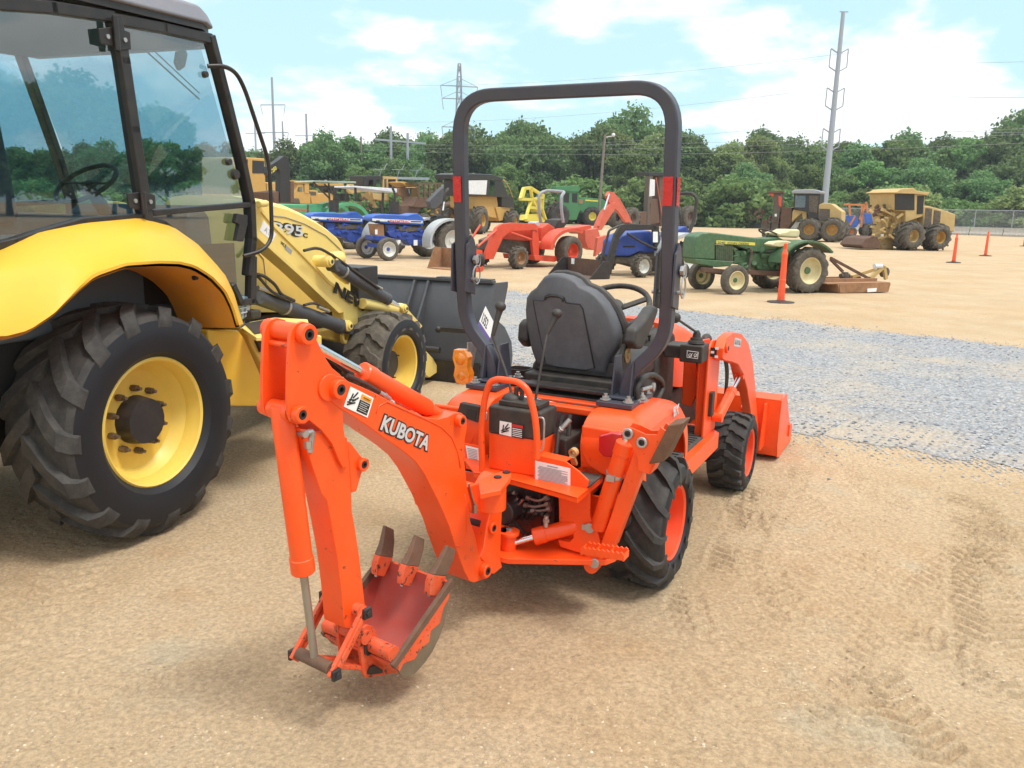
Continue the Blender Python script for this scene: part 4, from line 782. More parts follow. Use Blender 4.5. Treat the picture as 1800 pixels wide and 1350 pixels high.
# hoop handle and small chrome handles
g = G(); xh = -.52; hp = T(3, [(228, 640), (222, 380), (245, 190), (275, 105), (320, 88), (440, 104), (500, 150), (540, 300), (553, 420), (553, 560)], 'x', xh); g.tube(fillet(hp, .035, 5), .0125, 12); part('grab_hoop', g, OR, mf, ang=1)
g = G(); hp = T(3, [(560, 318), (590, 318), (597, 345), (592, 480), (585, 510), (570, 512)], 'x', xh+.04); g.tube(fillet(hp, .01, 3), .004, 8); hp = T(3, [(238, 282), (255, 290), (258, 325), (245, 335)], 'x', xh+.1); g.tube(fillet(hp, .01, 3), .004, 8); part('grab_handle', g, MT['zinc'], mf)
# foot pegs
def peg(X0, X1, Ya, Yb, x_, name='foot_peg'):
    g = G(); n = 9; a = t(3, X0, Ya, 'x', x_); b = t(3, X1, Yb, 'x', x_)
    for off in (0, .05):
        pts = []
        for k in range(n*2+1):
            f_ = k/(n*2); p = a+(b-a)*f_+V3(off, 0, .007 if k % 2 else 0); pts.append(p)
        g.prism(pts+[p-V3(0, 0, .025) for p in (pts[-1], pts[0])], (.007, 0, 0))
    for k in (0, .33, .66, 1): p = a+(b-a)*k; g.box(p[0], p[0]+.055, p[1]-.003, p[1]+.003, p[2]-.028, p[2]-.004)
    part(name, g, OR, mf, bev=.0015)
peg(815, 1065, 1090, 1128, -.60)
# swing casting, in the boom's own plane
g = G(MB); g.prism(bT(3, [(392, 662), (364, 765), (350, 850), (343, 990), (338, 1160), (352, 1205), (300, 1247), (272, 1245), (262, 1200), (215, 1147), (238, 1090), (256, 960), (288, 845), (330, 750), (365, 690)], 'y', .06), (0, -.12, 0))
sc_ = part('swing_casting', g, OR, bx, bev=.006)
c = bt(3, 285, 970, 'y', .06); boss(sc_, BM, c, (0, 1, 0), 0, .012, .022, OR, xf=MB)
c = bt(3, 262, 1232, 'y', .06); 
tp = bT(3, [(205, 700), (222, 682), (300, 647), (345, 634), (402, 645), (396, 672), (340, 745), (215, 770)], 'z', .66); g = G(MB); g.prism(tp, (0, 0, -.02)); part('casting_top', g, OR, sc_, bev=.004)
c = bt(3, 285, 760, 'z', .62); g = G(MB); g.cyl(c+V3(0, 0, .03), c-V3(0, 0, .06), .05); part('swing_pivot', g, OR, sc_, bev=.004)
for X, Y in ((320, 672), (372, 643)):
    c = bt(3, X, Y, 'z', .661); g = G(MB); g.cyl(c, c+V3(0, 0, .004), .014); part('pin', g, MT['hub_black'], sc_)
# swing cylinder and lug
lg = t(3, 385, 1060, 'x', -.56); g = G(); g.cyl(lg-V3(0, 0, .035), lg+V3(0, 0, .035), .03); g.cyl(lg+V3(0, 0, .035), lg+V3(0, 0, .05), .042); g.cyl(lg-V3(0, 0, .05), lg-V3(0, 0, .035), .042); g.box(lg[0]-.03, lg[0]+.04, lg[1], lg[1]+.06, lg[2]+.035, lg[2]+.05); g.box(lg[0]-.03, lg[0]+.04, lg[1], lg[1]+.06, lg[2]-.05, lg[2]-.035); part('swing_lug', g, OR, sc_, bev=.003)
g = G(); g.hexa(lg+V3(0, 0, .05), (0, 0, 1), .012, .008); g.hexa(lg+V3(.0, -.03, -.055), (0, -1, 0), .008, .012); part('bolt', g, MT['zinc'], sc_)
ram(mf, t(3, 790, 955, 'x', -.45), lg+V3(0, -.01, 0), .66, .030, .0135, OR, MT['chrome'], name='swing_cylinder')
c = t(3, 607, 935, 'x', -.51); g = G(); g.cyl(c+V3(0, 0, -.02), c+V3(0, 0, .025), .009); g.hexa(c, (0, 0, 1), .013, .012); part('hose_fitting', g, MT['zinc'], mf)
# fittings in the recess
rn = random.Random(5)
for (a, b, c_) in (((490, 790), (560, 815), (620, 790)), ((475, 835), (545, 848), (625, 830)), ((520, 870), (590, 870), (635, 858)), ((430, 760), (385, 800), (380, 870))):
    g = G(); P = [t(3, *p, 'x', -.43) for p in (a, b, c_)]; g.tube(fillet(P, .02, 4), .006, 8); g.hexa(P[0], P[1]-P[0], .011, .016); g.hexa(P[2], P[1]-P[2], .011, .016); part('steel_pipe', g, MT['dull_rod'], mf)
for a, b, c_ in (((440, 790), (370, 890), (360, 960)), ((470, 800), (390, 900), (480, 1010))):
    g = G(); P = [t(3, *p, 'x', -.455) for p in (a, b, c_)]; g.tube(fillet([P[0]+(P[1]-P[0])*.6]+P[1:], .04, 4), .008, 8); h_ = part('hydraulic_hose', g, MT['black_plastic'], mf)
    g = G(); g.cyl(P[0], P[0]+(P[1]-P[0])*.55, .007); part('hose_fitting', g, MT['chrome'], h_); g = G(); g.cyl(P[0]+(P[1]-P[0])*.6, P[0]+(P[1]-P[0])*.85, .010); part('hose_cap', g, MT['yellow_cap'], h_)
g = G()
for k in range(9):
    a = t(3, 380+k*32, 770+rn.uniform(0, 25), 'x', -.40); g.tube(fillet([a, a+V3(-.02, -.01, -.04), a+V3(.0, .01, -.09)], .02, 3), .009, 8)
for k in range(5): g.sph(t(3, 470+k*38, 870+6*k, 'x', -.43), .012)
part('valve_bank', g, MT['black_plastic'], mf)
# bumper ball
c = t(3, 458, 1160, 'x', -.52); g = G(); g.sph(c, .029, 18); bb = part('rubber_bumper', g, MT['vinyl_dark'], mf); g = G(); g.bar(c+V3(.03, -.03, 0), c+V3(.14, -.10, .0), .03, .035); part('bumper_arm', g, OR, bb, bev=.003)
# stabilisers
def stab(s):
    f = (lambda p: p) if s > 0 else (lambda p: V3(p[0], -p[1], p[2]))
    xz = -.50; tt = lambda X, Y, x_=xz: f(t(3, X, Y, 'x', x_))
    g = G(); q = [tt(*p, -.49) for p in ((1205, 470), (1180, 640), (1010, 1090), (925, 1080), (1128, 520))]; g.prism(q, (.055, 0, 0)); so = part('stabilizer_leg', g, OR, bx, bev=.005)
    # head plate and pivot clevis
    g = G(); q = [tt(*p, -.51) for p in ((1068, 395), (1085, 372), (1130, 385), (1200, 418), (1262, 418), (1285, 372), (1333, 408), (1215, 655), (1150, 630), (1150, 560), (1110, 480), (1072, 430))]; g.prism(q, (.008, 0, 0)); g.prism([p+V3(.065, 0, 0) for p in q], (.008, 0, 0))
    a, b = q[6], q[7]; g.prism([a, b, b+V3(.075, 0, 0), a+V3(.075, 0, 0)], (0, -s*.007, .003)); part('foot_bracket', g, OR, so, bev=.002)
    g = G(); a, b = q[6]+V3(-.012, 0, .03), q[7]+V3(-.012, 0, .04); a2 = tt(1405, 350, -.51)-q[6]; d = V3(0, -s*.052, .012); g.prism([a, b, b+V3(.10, 0, 0), a+V3(.10, 0, 0)], d+V3(0, 0, .004)); part('rubber_pad', g, MT['pad_rubber'], so, bev=.006)
    for X, Y in ((1095, 410), (1178, 463)): boss(so, BX, tt(X, Y, -.512), (-1, 0, 0), 0, .012, .020, MT['zinc'])
    ram(so, tt(915, 975, -.47), tt(1085, 440, -.47), .96, .031, .015, OR, MT['chrome'], name='stabilizer_cylinder')
    g = G(); c1 = tt(1012, 665, -.47); ax = nz(tt(1085, 440, -.47)-tt(915, 975, -.47)); g.ring(c1, ax, .031, .034, .012); g.box(c1[0]-.045, c1[0]-.03, c1[1]-.015, c1[1]+.015, c1[2]-.008, c1[2]+.012); part('hose_clamp', g, MT['zinc'], so)
    g = G(); 
    for X, Y, r_ in ((868, 970, .024), (895, 1178, .024)):
        p = tt(X, Y, -.482); g.cyl(p, p+V3(-.01, 0, 0), r_*.8); g.bar(p+V3(-.008, 0, 0), tt(X-50, Y-5, -.49), .006, .022)
    part('pin_lock', g, MT['zinc'], so, bev=.002)
    g = G(); p = tt(895, 1178, -.44); g.cyl(p+V3(-.04, 0, 0), p+V3(.05, 0, 0), .028); part('stabilizer_pivot', g, OR, so)
stab(1)
g = G(); c = V3(-.42, .50, .80)
stab(-1)
# ---- boom
outl = bT(1, [(505, 560), (512, 500), (540, 462), (575, 452), (615, 462), (650, 490), (740, 527), (840, 575), (935, 625), (1080, 695), (1160, 728), (1240, 738), (1300, 724), (1350, 698), (1395, 698), (1428, 730), (1428, 800), (1414, 880), (1412, 1000), (1425, 1150), (1440, 1250)], 'y', .06)
outl += bT(7, [(335, 330), (380, 470), (410, 620), (435, 680), (490, 700), (517, 750), (512, 800), (480, 835), (430, 850), (365, 872), (325, 855), (285, 780), (240, 660), (190, 510), (150, 380), (100, 260), (50, 150), (5, 60)], 'y', .06)
outl += bT(1, [(1150, 1105), (1090, 1020), (1020, 960), (960, 915), (870, 855), (790, 795), (700, 735), (620, 685), (565, 650), (525, 610)], 'y', .06)
g = G(MB); g.prism(outl, (0, -.12, 0)); bo = part('boom', g, OR, bx, bev=.003, seg=2)
# raised side plate at the heel and weld line
rp_ = bT(1, [(830, 700), (850, 650), (900, 622), (1080, 705), (1160, 740), (1260, 790), (1330, 860), (1370, 960), (1385, 1060)], 'y', .061)
g = G(MB); g.tube(rp_, .0022, 6); rp2 = bT(7, [(120, 0), (285, 95), (300, 200), (302, 330), (300, 430), (285, 500), (255, 545), (215, 550)], 'y', .061); g.tube(rp2[1:], .0022, 6); part('weld_seam', g, OR, bo, ang=3)
for k_, X, Y, r_ in ((1, 600, 545, .027), (1, 1402, 752, .020), (7, 490, 770, .026)):
    c = bt(k_, X, Y, 'y', .083); c[1] = .06; boss(bo, BM, c, (0, 1, 0), 0, .024, r_, OR, xf=MB)
c = bt(1, 520, 530, 'y', .06); g = G(MB); g.cyl((c[0], -.085, c[2]), (c[0], .064, c[2]), .038); part('elbow_tube', g, OR, bo, bev=.003)
for X, Y in ((345, 570), (290, 645)):
    c = bt(7, X, Y, 'y', .06); g = G(MB); g.cyl(c, c+V3(0, .002, 0), .0085); part('bolt_hole', g, OW, bo)
# boom lift cylinder end and hose, seen through the heel
g = G(MB); q = bT(7, [(300, 30), (400, 0), (440, 180), (445, 225), (380, 270), (335, 250)], 'y', .03); g.prism(q, (0, -.06, 0)); part('lift_cylinder_head', g, OR, bo, bev=.006)
g = G(MB); g.tube([bt(7, 320, 0, 'y', .035), bt(7, 350, 120, 'y', .035), bt(7, 372, 190, 'y', .035)], .004, 8); g.hexa(bt(7, 372, 185, 'y', .035), (0, 0, -1), .010, .03); part('steel_pipe', g, MT['dull_rod'], bo)
g = G(MB); q = bt(7, 400, 340, 'y', .0); g.cyl(q+V3(0, -.03, 0), q+V3(0, .03, 0), .028); g.cyl(q, bt(7, 395, 280, 'y', 0), .013); part('cylinder_eye', g, MT['hub_black'], bo)
# KUBOTA lettering and warning decal on the boom
p0_ = bt(1, 852, 800, 'y', .0615); p1_ = bt(1, 1170, 945, 'y', .0615); p2_ = bt(1, 885, 705, 'y', .0615); d_ = p1_-p0_
u_ = (p2_-p0_)
L_ = np.linalg.norm(d_); hgt = np.linalg.norm(u_-nz(d_)*(u_@nz(d_)))
p0b = MB(p0_); lo = lettering('KUBOTA', p0b, MB(p1_)-p0b, MB(p2_)-p0b, hgt*1.36, MT['letter_silver'], bo, bold=.004, shear=.0, ext=.0016)
lw = max(v.co.dot(Vector(nz(MB(p1_)-p0b))) for v in lo.data.vertices)-Vector(p0b).dot(Vector(nz(MB(p1_)-p0b)))
D.objects.remove(lo); lo = lettering('KUBOTA', p0b, MB(p1_)-p0b, MB(p2_)-p0b, hgt*1.36, MT['letter_silver'], bo, bold=.002, ext=.0007, sx=L_/lw)
lettering('KUBOTA', p0b-nz(MB(p1_)-p0b)*.001, MB(p1_)-p0b, MB(p2_)-p0b, hgt*1.36, MT['ink'], lo, 'letter_outline', bold=.0062, ext=.0003, sx=L_/lw)
q = bT(1, [(660, 522), (812, 598), (772, 728), (615, 655)], 'y', .0615); g = G(MB); g.prism(q, (0, .0008, 0)); de = part('warning_decal', g, MT['sticker_white'], bo)
u = q[1]-q[0]; v = q[3]-q[0]; PQ = lambda a, b, o=.0012: q[0]+u*a+v*b+V3(0, o, 0)
g = G(MB); g.prism([PQ(.5, .08), PQ(.95, .08), PQ(.95, .32), PQ(.5, .32)], (0, .0004, 0)); part('decal_header', g, MT['sticker_orange'], de)
g = G(MB); g.prism([PQ(.5, .36), PQ(.95, .36), PQ(.95, .93), PQ(.5, .93)], (0, .0004, 0)); g.bar(PQ(.60, .2, .0018), PQ(.88, .2, .0018), .001, .006, (0, 1, 0)); part('decal_print', g, MT['ink'], de)
g = G(MB)
for k in range(5): g.bar(PQ(.55, .45+k*.095, .002), PQ(.90-.06*(k % 2), .45+k*.095, .002), .001, .0025, (0, 1, 0))
part('decal_text', g, MT['sticker_white'], de)
g = G(MB)
for a, b, c_, d_ in ((.08, .85, .36, .6), (.1, .6, .34, .48), (.22, .45, .34, .1), (.14, .66, .18, .25), (.06, .72, .26, .68), (.24, .6, .42, .32)): g.bar(PQ(a, b), PQ(c_, d_), .004, .0025, (0, 1, 0))
part('pictogram', g, MT['ink'], de)
# ---- dipper
g = G(MB); q = bT(1, [(330, 800), (640, 860), (655, 1050), (668, 1240), (672, 1350)], 'y', .045)+bT(2, [(575, 200), (605, 400), (640, 700), (655, 830), (610, 900), (500, 890), (480, 650), (450, 400), (405, 150), (375, 0)], 'y', .045)+bT(1, [(470, 1230), (420, 1080)], 'y', .045)
g.prism(q, (0, -.09, 0)); di = part('dipper_arm', g, OR, bx, bev=.003)
q = bT(1, [(275, 150), (300, 112), (350, 95), (400, 108), (432, 150), (440, 220), (470, 280), (500, 340), (540, 400), (590, 440), (640, 500), (640, 620), (610, 690), (612, 760), (625, 860), (640, 1000), (640, 1050), (612, 1060), (590, 1020), (540, 900), (470, 810), (390, 745), (360, 770), (310, 772), (272, 755), (252, 700), (248, 620), (250, 440), (262, 200)], 'y', .057)
g = G(MB); g.prism(q, (0, -.012, 0)); part('side_plate', g, OR, di, bev=.002); g = G(MB); g.prism([p+V3(0, -.102, 0) for p in q], (0, -.012, 0)); part('side_plate', g, OR, di, bev=.002)
tabq = bT(1, [(640, 895), (660, 888), (735, 985), (762, 1010), (772, 1045), (740, 1080), (702, 1215), (668, 1225), (655, 1050)], 'y', .045); g = G(MB); g.prism(tabq, (0, -.09, 0)); part('lock_tab', g, OR, di, bev=.004)
c = bt(1, 748, 1038, 'y', .055); c[1] = .045; boss(di, BM, c, (0, 1, 0), 0, .014, .020, OR, xf=MB)
topc = bt(1, 392, 182, 'y', .0835); c = topc.copy(); c[1] = .057; boss(di, BM, c, (0, 1, 0), 0, .027, .0275, OR, xf=MB); boss(di, BM, V3(c[0], -.057, c[2]), (0, -1, 0), 0, .027, .0275, OR, xf=MB)
g = G(MB); g.cyl((c[0], -.045, c[2]), (c[0], .045, c[2]), .026); c2 = bt(1, 210, 245, 'y', 0.); g.cyl((c2[0], -.045, c2[2]), (c2[0], .045, c2[2]), .008); part('cross_tube', g, OR, di)
midc = bt(1, 353, 712, 'y', .0835); c = midc.copy(); c[1] = .057; boss(di, BM, c, (0, 1, 0), 0, .024, .023, OR, xf=MB); boss(di, BM, V3(c[0], -.057, c[2]), (0, -1, 0), 0, .024, .023, OR, xf=MB)
# bucket cylinder in front of the dipper
low = bt(2, 292, 1118, 'y', 0.); A = bt(1, 205, 640, 'y', 0.); B = bt(2, 222, 495, 'y', 0.)
A = V3(A[0], 0, A[2]); d = nz(low-A); fr = np.linalg.norm(B-A)/np.linalg.norm(low-A)
bc = ram(bx, A, low, fr, .0315, .0118, OR, MT['dull_rod'], xf=MB, name='bucket_cylinder')
g = G(MB); g.cyl((midc[0], -.04, midc[2]), (midc[0], .04, midc[2]), .026); g.cyl((A+V3(midc[0], 0, midc[2]))/2, A, .03); part('cylinder_eye', g, OR, bc)
cF2 = A+d*.035; g = G(MB); p = bt(1, 335, 830, 'y', .035); g.cyl(p+V3(0, -.01, 0), p+V3(.0, .02, 0), .010); g.tube(fillet([p+V3(0, .012, .0), p+V3(-.03, .012, .003), bt(1, 392, 955, 'y', .045)], .012, 3), .0085, 8); g.hexa(bt(1, 380, 880, 'y', .045), (0, 0, -1), .0125, .02); part('hose_fitting', g, MT['zinc'], bc)
# dipper cylinder above the boom
a = bt(1, 1402, 752, 'y', .083); a[1] = 0; b = topc.copy(); b[1] = 0; m0 = bt(1, 1255, 705, 'y', 0.); m1 = bt(1, 790, 452, 'y', 0.)
dc = ram(bx, a+(b-a)*.13, b, (np.linalg.norm(m1-a)-.0)/np.linalg.norm(b-a)*.98, .0295, .013, OR, MT['chrome'], xf=MB, name='dipper_cylinder')
g = G(MB); g.cyl(a, a+(b-a)*.16, .02); g.cyl(a+V3(0, -.04, 0), a+V3(0, .04, 0), .022); part('cylinder_eye', g, OR, dc)
g = G(MB); g.tube(fillet([bt(1, 640, 450, 'y', .02), bt(1, 750, 500, 'y', .03), bt(1, 850, 560, 'y', .03)], .03, 4), .007, 8); g.tube(fillet([bt(1, 470, 290, 'y', -.03), bt(1, 560, 370, 'y', -.03), bt(1, 700, 470, 'y', -.03)], .05, 4), .007, 8); part('hydraulic_hose', g, MT['black_plastic'], dc)
g = G(MB); g.cyl(bt(1, 850, 560, 'y', .03), bt(1, 920, 605, 'y', .03), .007); g.hexa(bt(1, 880, 578, 'y', .03), bt(1, 920, 605, 'y', .03)-bt(1, 880, 578, 'y', .03), .010, .01); part('hose_fitting', g, MT['zinc'], dc)
# ---- linkage
lk = part('bucket_linkage', G(MB).cyl((low[0], -.07, low[2]), (low[0], .07, low[2]), .019), MT['rust_steel'], bx, bev=.002)
u1 = bt(2, 640, 780, 'y', .083); u1[1] = 0; l1 = bt(2, 425, 1210, 'y', .083); l1[1] = 0
for s in (1, -1):
    g = G(MB); y = .074*s; dd = nz(l1-u1); pp_ = np.cross(dd, (0, 1, 0)); g.prism([u1+V3(0, y, 0)-dd*.014+pp_*.018, u1+V3(0, y, 0)-dd*.014-pp_*.018, l1+V3(0, y, 0)+dd*.014-pp_*.018, l1+V3(0, y, 0)+dd*.014+pp_*.018], (0, .014*s, 0)); g.prism([u1+V3(0, y, 0)+dd*.02+pp_*.008, u1+V3(0, y, 0)+dd*.02-pp_*.008, l1+V3(0, y, 0)-dd*.02-pp_*.008, l1+V3(0, y, 0)-dd*.02+pp_*.008], (0, .018*s, 0)); part('link_bar', g, OW, lk, bev=.003)
    for q_ in (u1, l1):
        g = G(MB); g.prism([q_+V3(a, .088*s, b) for a, b in ((-.016, -.016), (.016, -.014), (.016, .018), (-.014, .018))], (0, .012*s, 0)); g.cyl(q_+V3(0, .1*s, 0), q_+V3(0, .104*s, 0), .009); part('pin_cap', g, MT['hub_black'], lk, bev=.002)
e2 = bt(2, 690, 1183, 'y', .06); e2[1] = 0; e1 = bt(2, 655, 958, 'y', .06); e1[1] = 0
for s in (1, -1): g = G(MB); g.bar(low+V3(0, .032*s, 0), e2+V3(0, .032*s, 0), .014, .034, (0, 1, 0)); part('guide_link', g, OW, lk, bev=.003)
g = G(MB); g.cyl(u1-V3(0, .074, 0), u1+V3(0, .074, 0), .02); g.cyl(e1-V3(0, .06, 0), e1+V3(0, .06, 0), .022); part('pivot_tube', g, OW, lk)
# ---- digging bucket
bw = .148
pr = bT(2, [(1232, 560), (1222, 660), (1205, 760), (1180, 860), (1145, 960), (1100, 1050), (1045, 1130), (985, 1195), (930, 1225), (885, 1215), (860, 1180), (822, 1150)], 'y', bw)
cen = bt(2, 980, 900, 'y', bw); inn = [p+nz(cen-p)*.007 for p in pr]
g = G(MB); g.prism(pr+list(reversed(inn)), (0, -2*bw, 0)); bk = part('digging_bucket', g, OW, bx)
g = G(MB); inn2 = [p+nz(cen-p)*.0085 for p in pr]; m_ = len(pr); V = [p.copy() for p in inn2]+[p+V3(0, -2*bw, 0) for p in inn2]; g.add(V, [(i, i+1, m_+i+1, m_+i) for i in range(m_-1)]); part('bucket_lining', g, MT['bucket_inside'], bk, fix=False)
for s in (1, -1):
    g = G(MB); q = [V3(p[0], s*bw, p[2]) for p in pr]; g.prism(q, (0, s*.007, 0)); bs_ = part('bucket_side', g, MT['steel_worn'], bk)
    q = [V3(p[0], s*(bw+.007), p[2]) for p in bT(2, [(1228, 580), (1212, 680), (1178, 740), (1150, 850), (1090, 900), (1075, 980), (1010, 1040), (975, 1100), (900, 1130), (870, 1185), (835, 1150), (870, 1090)], 'y', bw)]; g = G(MB); g.prism(q, (0, s*.0012, 0)); part('side_paint', g, OW, bs_)
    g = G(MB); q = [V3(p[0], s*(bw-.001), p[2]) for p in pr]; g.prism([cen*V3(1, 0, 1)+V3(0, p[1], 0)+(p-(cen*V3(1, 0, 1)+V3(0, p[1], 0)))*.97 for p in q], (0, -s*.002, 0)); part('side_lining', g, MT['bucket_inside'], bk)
    a = V3(pr[0][0], s*bw, pr[0][2]); b = V3(pr[-1][0], s*bw, pr[-1][2]); pn = nz(np.cross(b-a, (0, 1, 0))); pn = pn if pn[2] > 0 else -pn
    g = G(MB); g.prism([a+V3(0, -s*.004, 0)+pn*.008+nz(a-b)*.008, b+V3(0, -s*.004, 0)+pn*.006, b+V3(0, -s*.004, 0)-pn*.016, a+V3(0, -s*.004, 0)-pn*.020], (0, s*.016, 0)); part('side_cutter', g, MT['rust_steel'], bk, bev=.002)
q = bT(2, [(600, 960), (606, 920), (630, 885), (665, 868), (700, 880), (722, 920), (738, 985), (760, 1080), (800, 1130), (862, 1175), (850, 1205), (650, 1240), (628, 1205)], 'y', .052)
for s in (1, -1):
    g = G(MB); g.prism([V3(p[0], s*.052, p[2]) for p in q], (0, -s*.012, 0)); ear = part('bucket_ear', g, OW, bk, bev=.002)
    if s > 0:
        for pts in ([(630, 945), (640, 925), (668, 922), (682, 945), (672, 1070), (655, 1082), (635, 1070)], [(655, 1195), (672, 1155), (700, 1145), (760, 1178), (758, 1200), (670, 1215)]):
            g = G(MB); g.prism(bT(2, pts, 'y', .053), (0, .006, 0)); part('pin_keeper', g, MT['hub_black'], ear, bev=.002)
for s in (1, -1):
    c = bt(2, 765, 1035, 'y', .10); g = G(MB); g.cyl((c[0], s*.05, c[2]), (c[0], s*bw, c[2]), .024); part('hinge_tube', g, OW, bk)
lipq = bT(2, [(1232, 556), (1222, 590), (1202, 660)], 'y', bw)
for yo in (0, -.118, -.236):
    g = G(MB); q = bT(2, [(1100, 652), (1108, 560), (1128, 500), (1170, 440), (1232, 318), (1288, 345), (1262, 420), (1205, 520), (1160, 640)], 'y', .132); 
    ts = {0: 0., -.118: -.018, -.236: -.042}[yo]; wd = .026
    Q = bT(2, [(1120, 520), (1170, 440), (1232, 318), (1288, 345), (1265, 420), (1210, 530)], 'y', .132); fr_ = [0, .35, 1, 1, .6, 0]; n0 = G(MB)
    A1 = [p+V3(0, yo+ts*f_-.006*f_, 0) for p, f_ in zip(Q, fr_)]; B1 = [p+V3(0, yo+ts*f_-wd+.007*f_, 0) for p, f_ in zip(Q, fr_)]; n0.add(A1+B1, [(0, 1, 2, 3, 4, 5), (11, 10, 9, 8, 7, 6)]+[(q_, (q_+1) % 6, 6+(q_+1) % 6, 6+q_) for q_ in range(6)])
    th_ = part('bucket_tooth', n0, MT['rust_steel'], bk, bev=.003)
    n1 = G(MB); n1.prism([p+V3(0, yo, 0) for p in bT(2, [(1095, 662), (1102, 580), (1120, 520), (1210, 530), (1180, 600), (1150, 668)], 'y', .132)], (0, -wd, 0)); part('tooth_shank', n1, OW, th_, bev=.002)
    n2 = G(MB)
    for X, Y in ((1145, 555), (1122, 640)): p = bt(2, X, Y, 'y', .116)+V3(0, yo, 0); n2.hexa(p+V3(.016, 0, .0), (1, 0, .25), .0085, .008)
    part('bolt', n2, MT['zinc'], th_)
# ================================================================ yellow backhoe loader at the left
NH = Frame((-2.521, 3.99), 69.0)
nh = thing('yellow_backhoe_loader', NH, 'large yellow loader with glass cab, big black rear tyre and dark grey front bucket', 'loader')
t = NH.t; T = NH.T; YP = MT['yellow_paint']; YL = MT['yellow_pale']; YF = MT['yellow_fender']; CB = MT['cab_black']; LG = MT['loader_grey']
wheel(nh, (0, -.785, .575), -1, .540, .41, .292, 'in', 15, .033, rimm='rim_yellow', dish=.30, nuts=10, name='rear_wheel', hubr=.40, hubl=.20, hub='hub_black', lugw=.105, seg=64)
wheel(nh, (0, .785, .575), 1, .540, .41, .292, 'in', 15, .033, rimm='rim_yellow', dish=.30, nuts=10, name='rear_wheel', hubr=.40, hubl=.20, hub='hub_black', lugw=.105, seg=64)
wheel(nh, (2.445, -.755, .425), -1, .39, .34, .215, 'r4', 15, .026, rimm='rim_yellow', tyrem=('rubber_old', 'rubber_old'), dish=.42, nuts=5, name='front_wheel', hubr=.52, hubl=.18, hub='hub_black', lugw=.085)
wheel(nh, (2.445, .755, .425), 1, .39, .34, .215, 'r4', 15, .026, rimm='rim_yellow', tyrem=('rubber_old', 'rubber_old'), dish=.42, nuts=5, name='front_wheel', hubr=.52, hubl=.18, hub='hub_black', lugw=.085)
# chassis
g = G(); g.box(-.6, 3.0, -.30, .30, .42, .85); g.cyl((0, -.6, .59), (0, .6, .59), .16); g.box(2.38, 2.62, -.62, .62, .30, .46); g.box(-.9, .95, -.60, .60, .80, 1.02)
part('chassis', g, MT['hub_black'], nh, bev=.02)
g = G(); g.box(-1.1, -.55, -.60, .60, .45, .95); g.box(-.85, -.75, -.66, .66, .5, 1.0); part('rear_frame', g, YP, nh, bev=.02)
# inner mudguard wall (dark)
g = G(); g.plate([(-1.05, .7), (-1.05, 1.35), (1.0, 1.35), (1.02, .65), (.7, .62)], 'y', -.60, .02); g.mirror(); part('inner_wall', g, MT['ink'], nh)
# fender loft
def rs(P, n=44):
    P = np.array(P); d = np.r_[0, np.cumsum(np.linalg.norm(np.diff(P, axis=0), axis=1))]; u = np.linspace(0, d[-1], n); return [V3(*[np.interp(x, d, P[:, i]) for i in range(3)]) for x in u]
inn = T(0, [(-60, 470), (0, 446), (71, 412), (150, 396), (245, 387), (302, 402), (345, 432), (380, 470), (408, 520), (420, 575)], 'y', -.70)
cre = T(0, [(-60, 500), (0, 490), (100, 490), (170, 479), (213, 466), (270, 459), (320, 461), (360, 470), (393, 493), (411, 534), (424, 571)], 'y', -.97)
lip = T(0, [(-60, 580), (0, 594), (48, 582), (93, 553), (141, 508), (167, 486), (222, 467), (280, 463), (315, 464), (341, 470), (370, 488), (393, 512), (407, 541), (416, 572)], 'y', -1.04)
secs = [inn, [p*1 for p in inn], cre, lip]
A = rs(inn); C_ = rs(cre); L3 = rs(lip); M1 = [a*.45+c*.55+V3(0, 0, .02) for a, c in zip(A, C_)]; A0 = [p+V3(0, .10, -.01) for p in A]
rows = [A0, A, M1, C_, L3]; n = 44; V = [p for r in rows for p in r]; F = [(j*n+i, j*n+i+1, (j+1)*n+i+1, (j+1)*n+i) for j in range(len(rows)-1) for i in range(n-1)]
g = G().add(V, F); fo = part('fender', g, YF, nh, ang=1.0); sm = fo.modifiers.new('thick', 'SOLIDIFY'); sm.thickness = .012; sm.offset = 1
g = G(); L4 = [p+V3(-.02, .33, -.0) for p in L3]; V = [p+V3(-.005, .004, -.012) for p in L3]+[p+V3(-.01, 0, -.03) for p in L4]; g.add(V, [(i, i+1, n+i+1, n+i) for i in range(n-1)]); part('fender_underside', g, MT['fender_under_shade'], fo)
g = G(); g.cyl(t(12, 933, 75, 'y', -.99), t(12, 933, 75, 'y', -.99)+V3(-.02, 0, 0), .012); part('bolt', g, MT['hub_black'], fo)
V = [V3(p[0], -p[1], p[2]) for r in rows for p in r]; g = G().add(V, F); f2 = part('fender', g, YF, nh, ang=1.0); sm = f2.modifiers.new('thick', 'SOLIDIFY'); sm.thickness = .012; sm.offset = 1
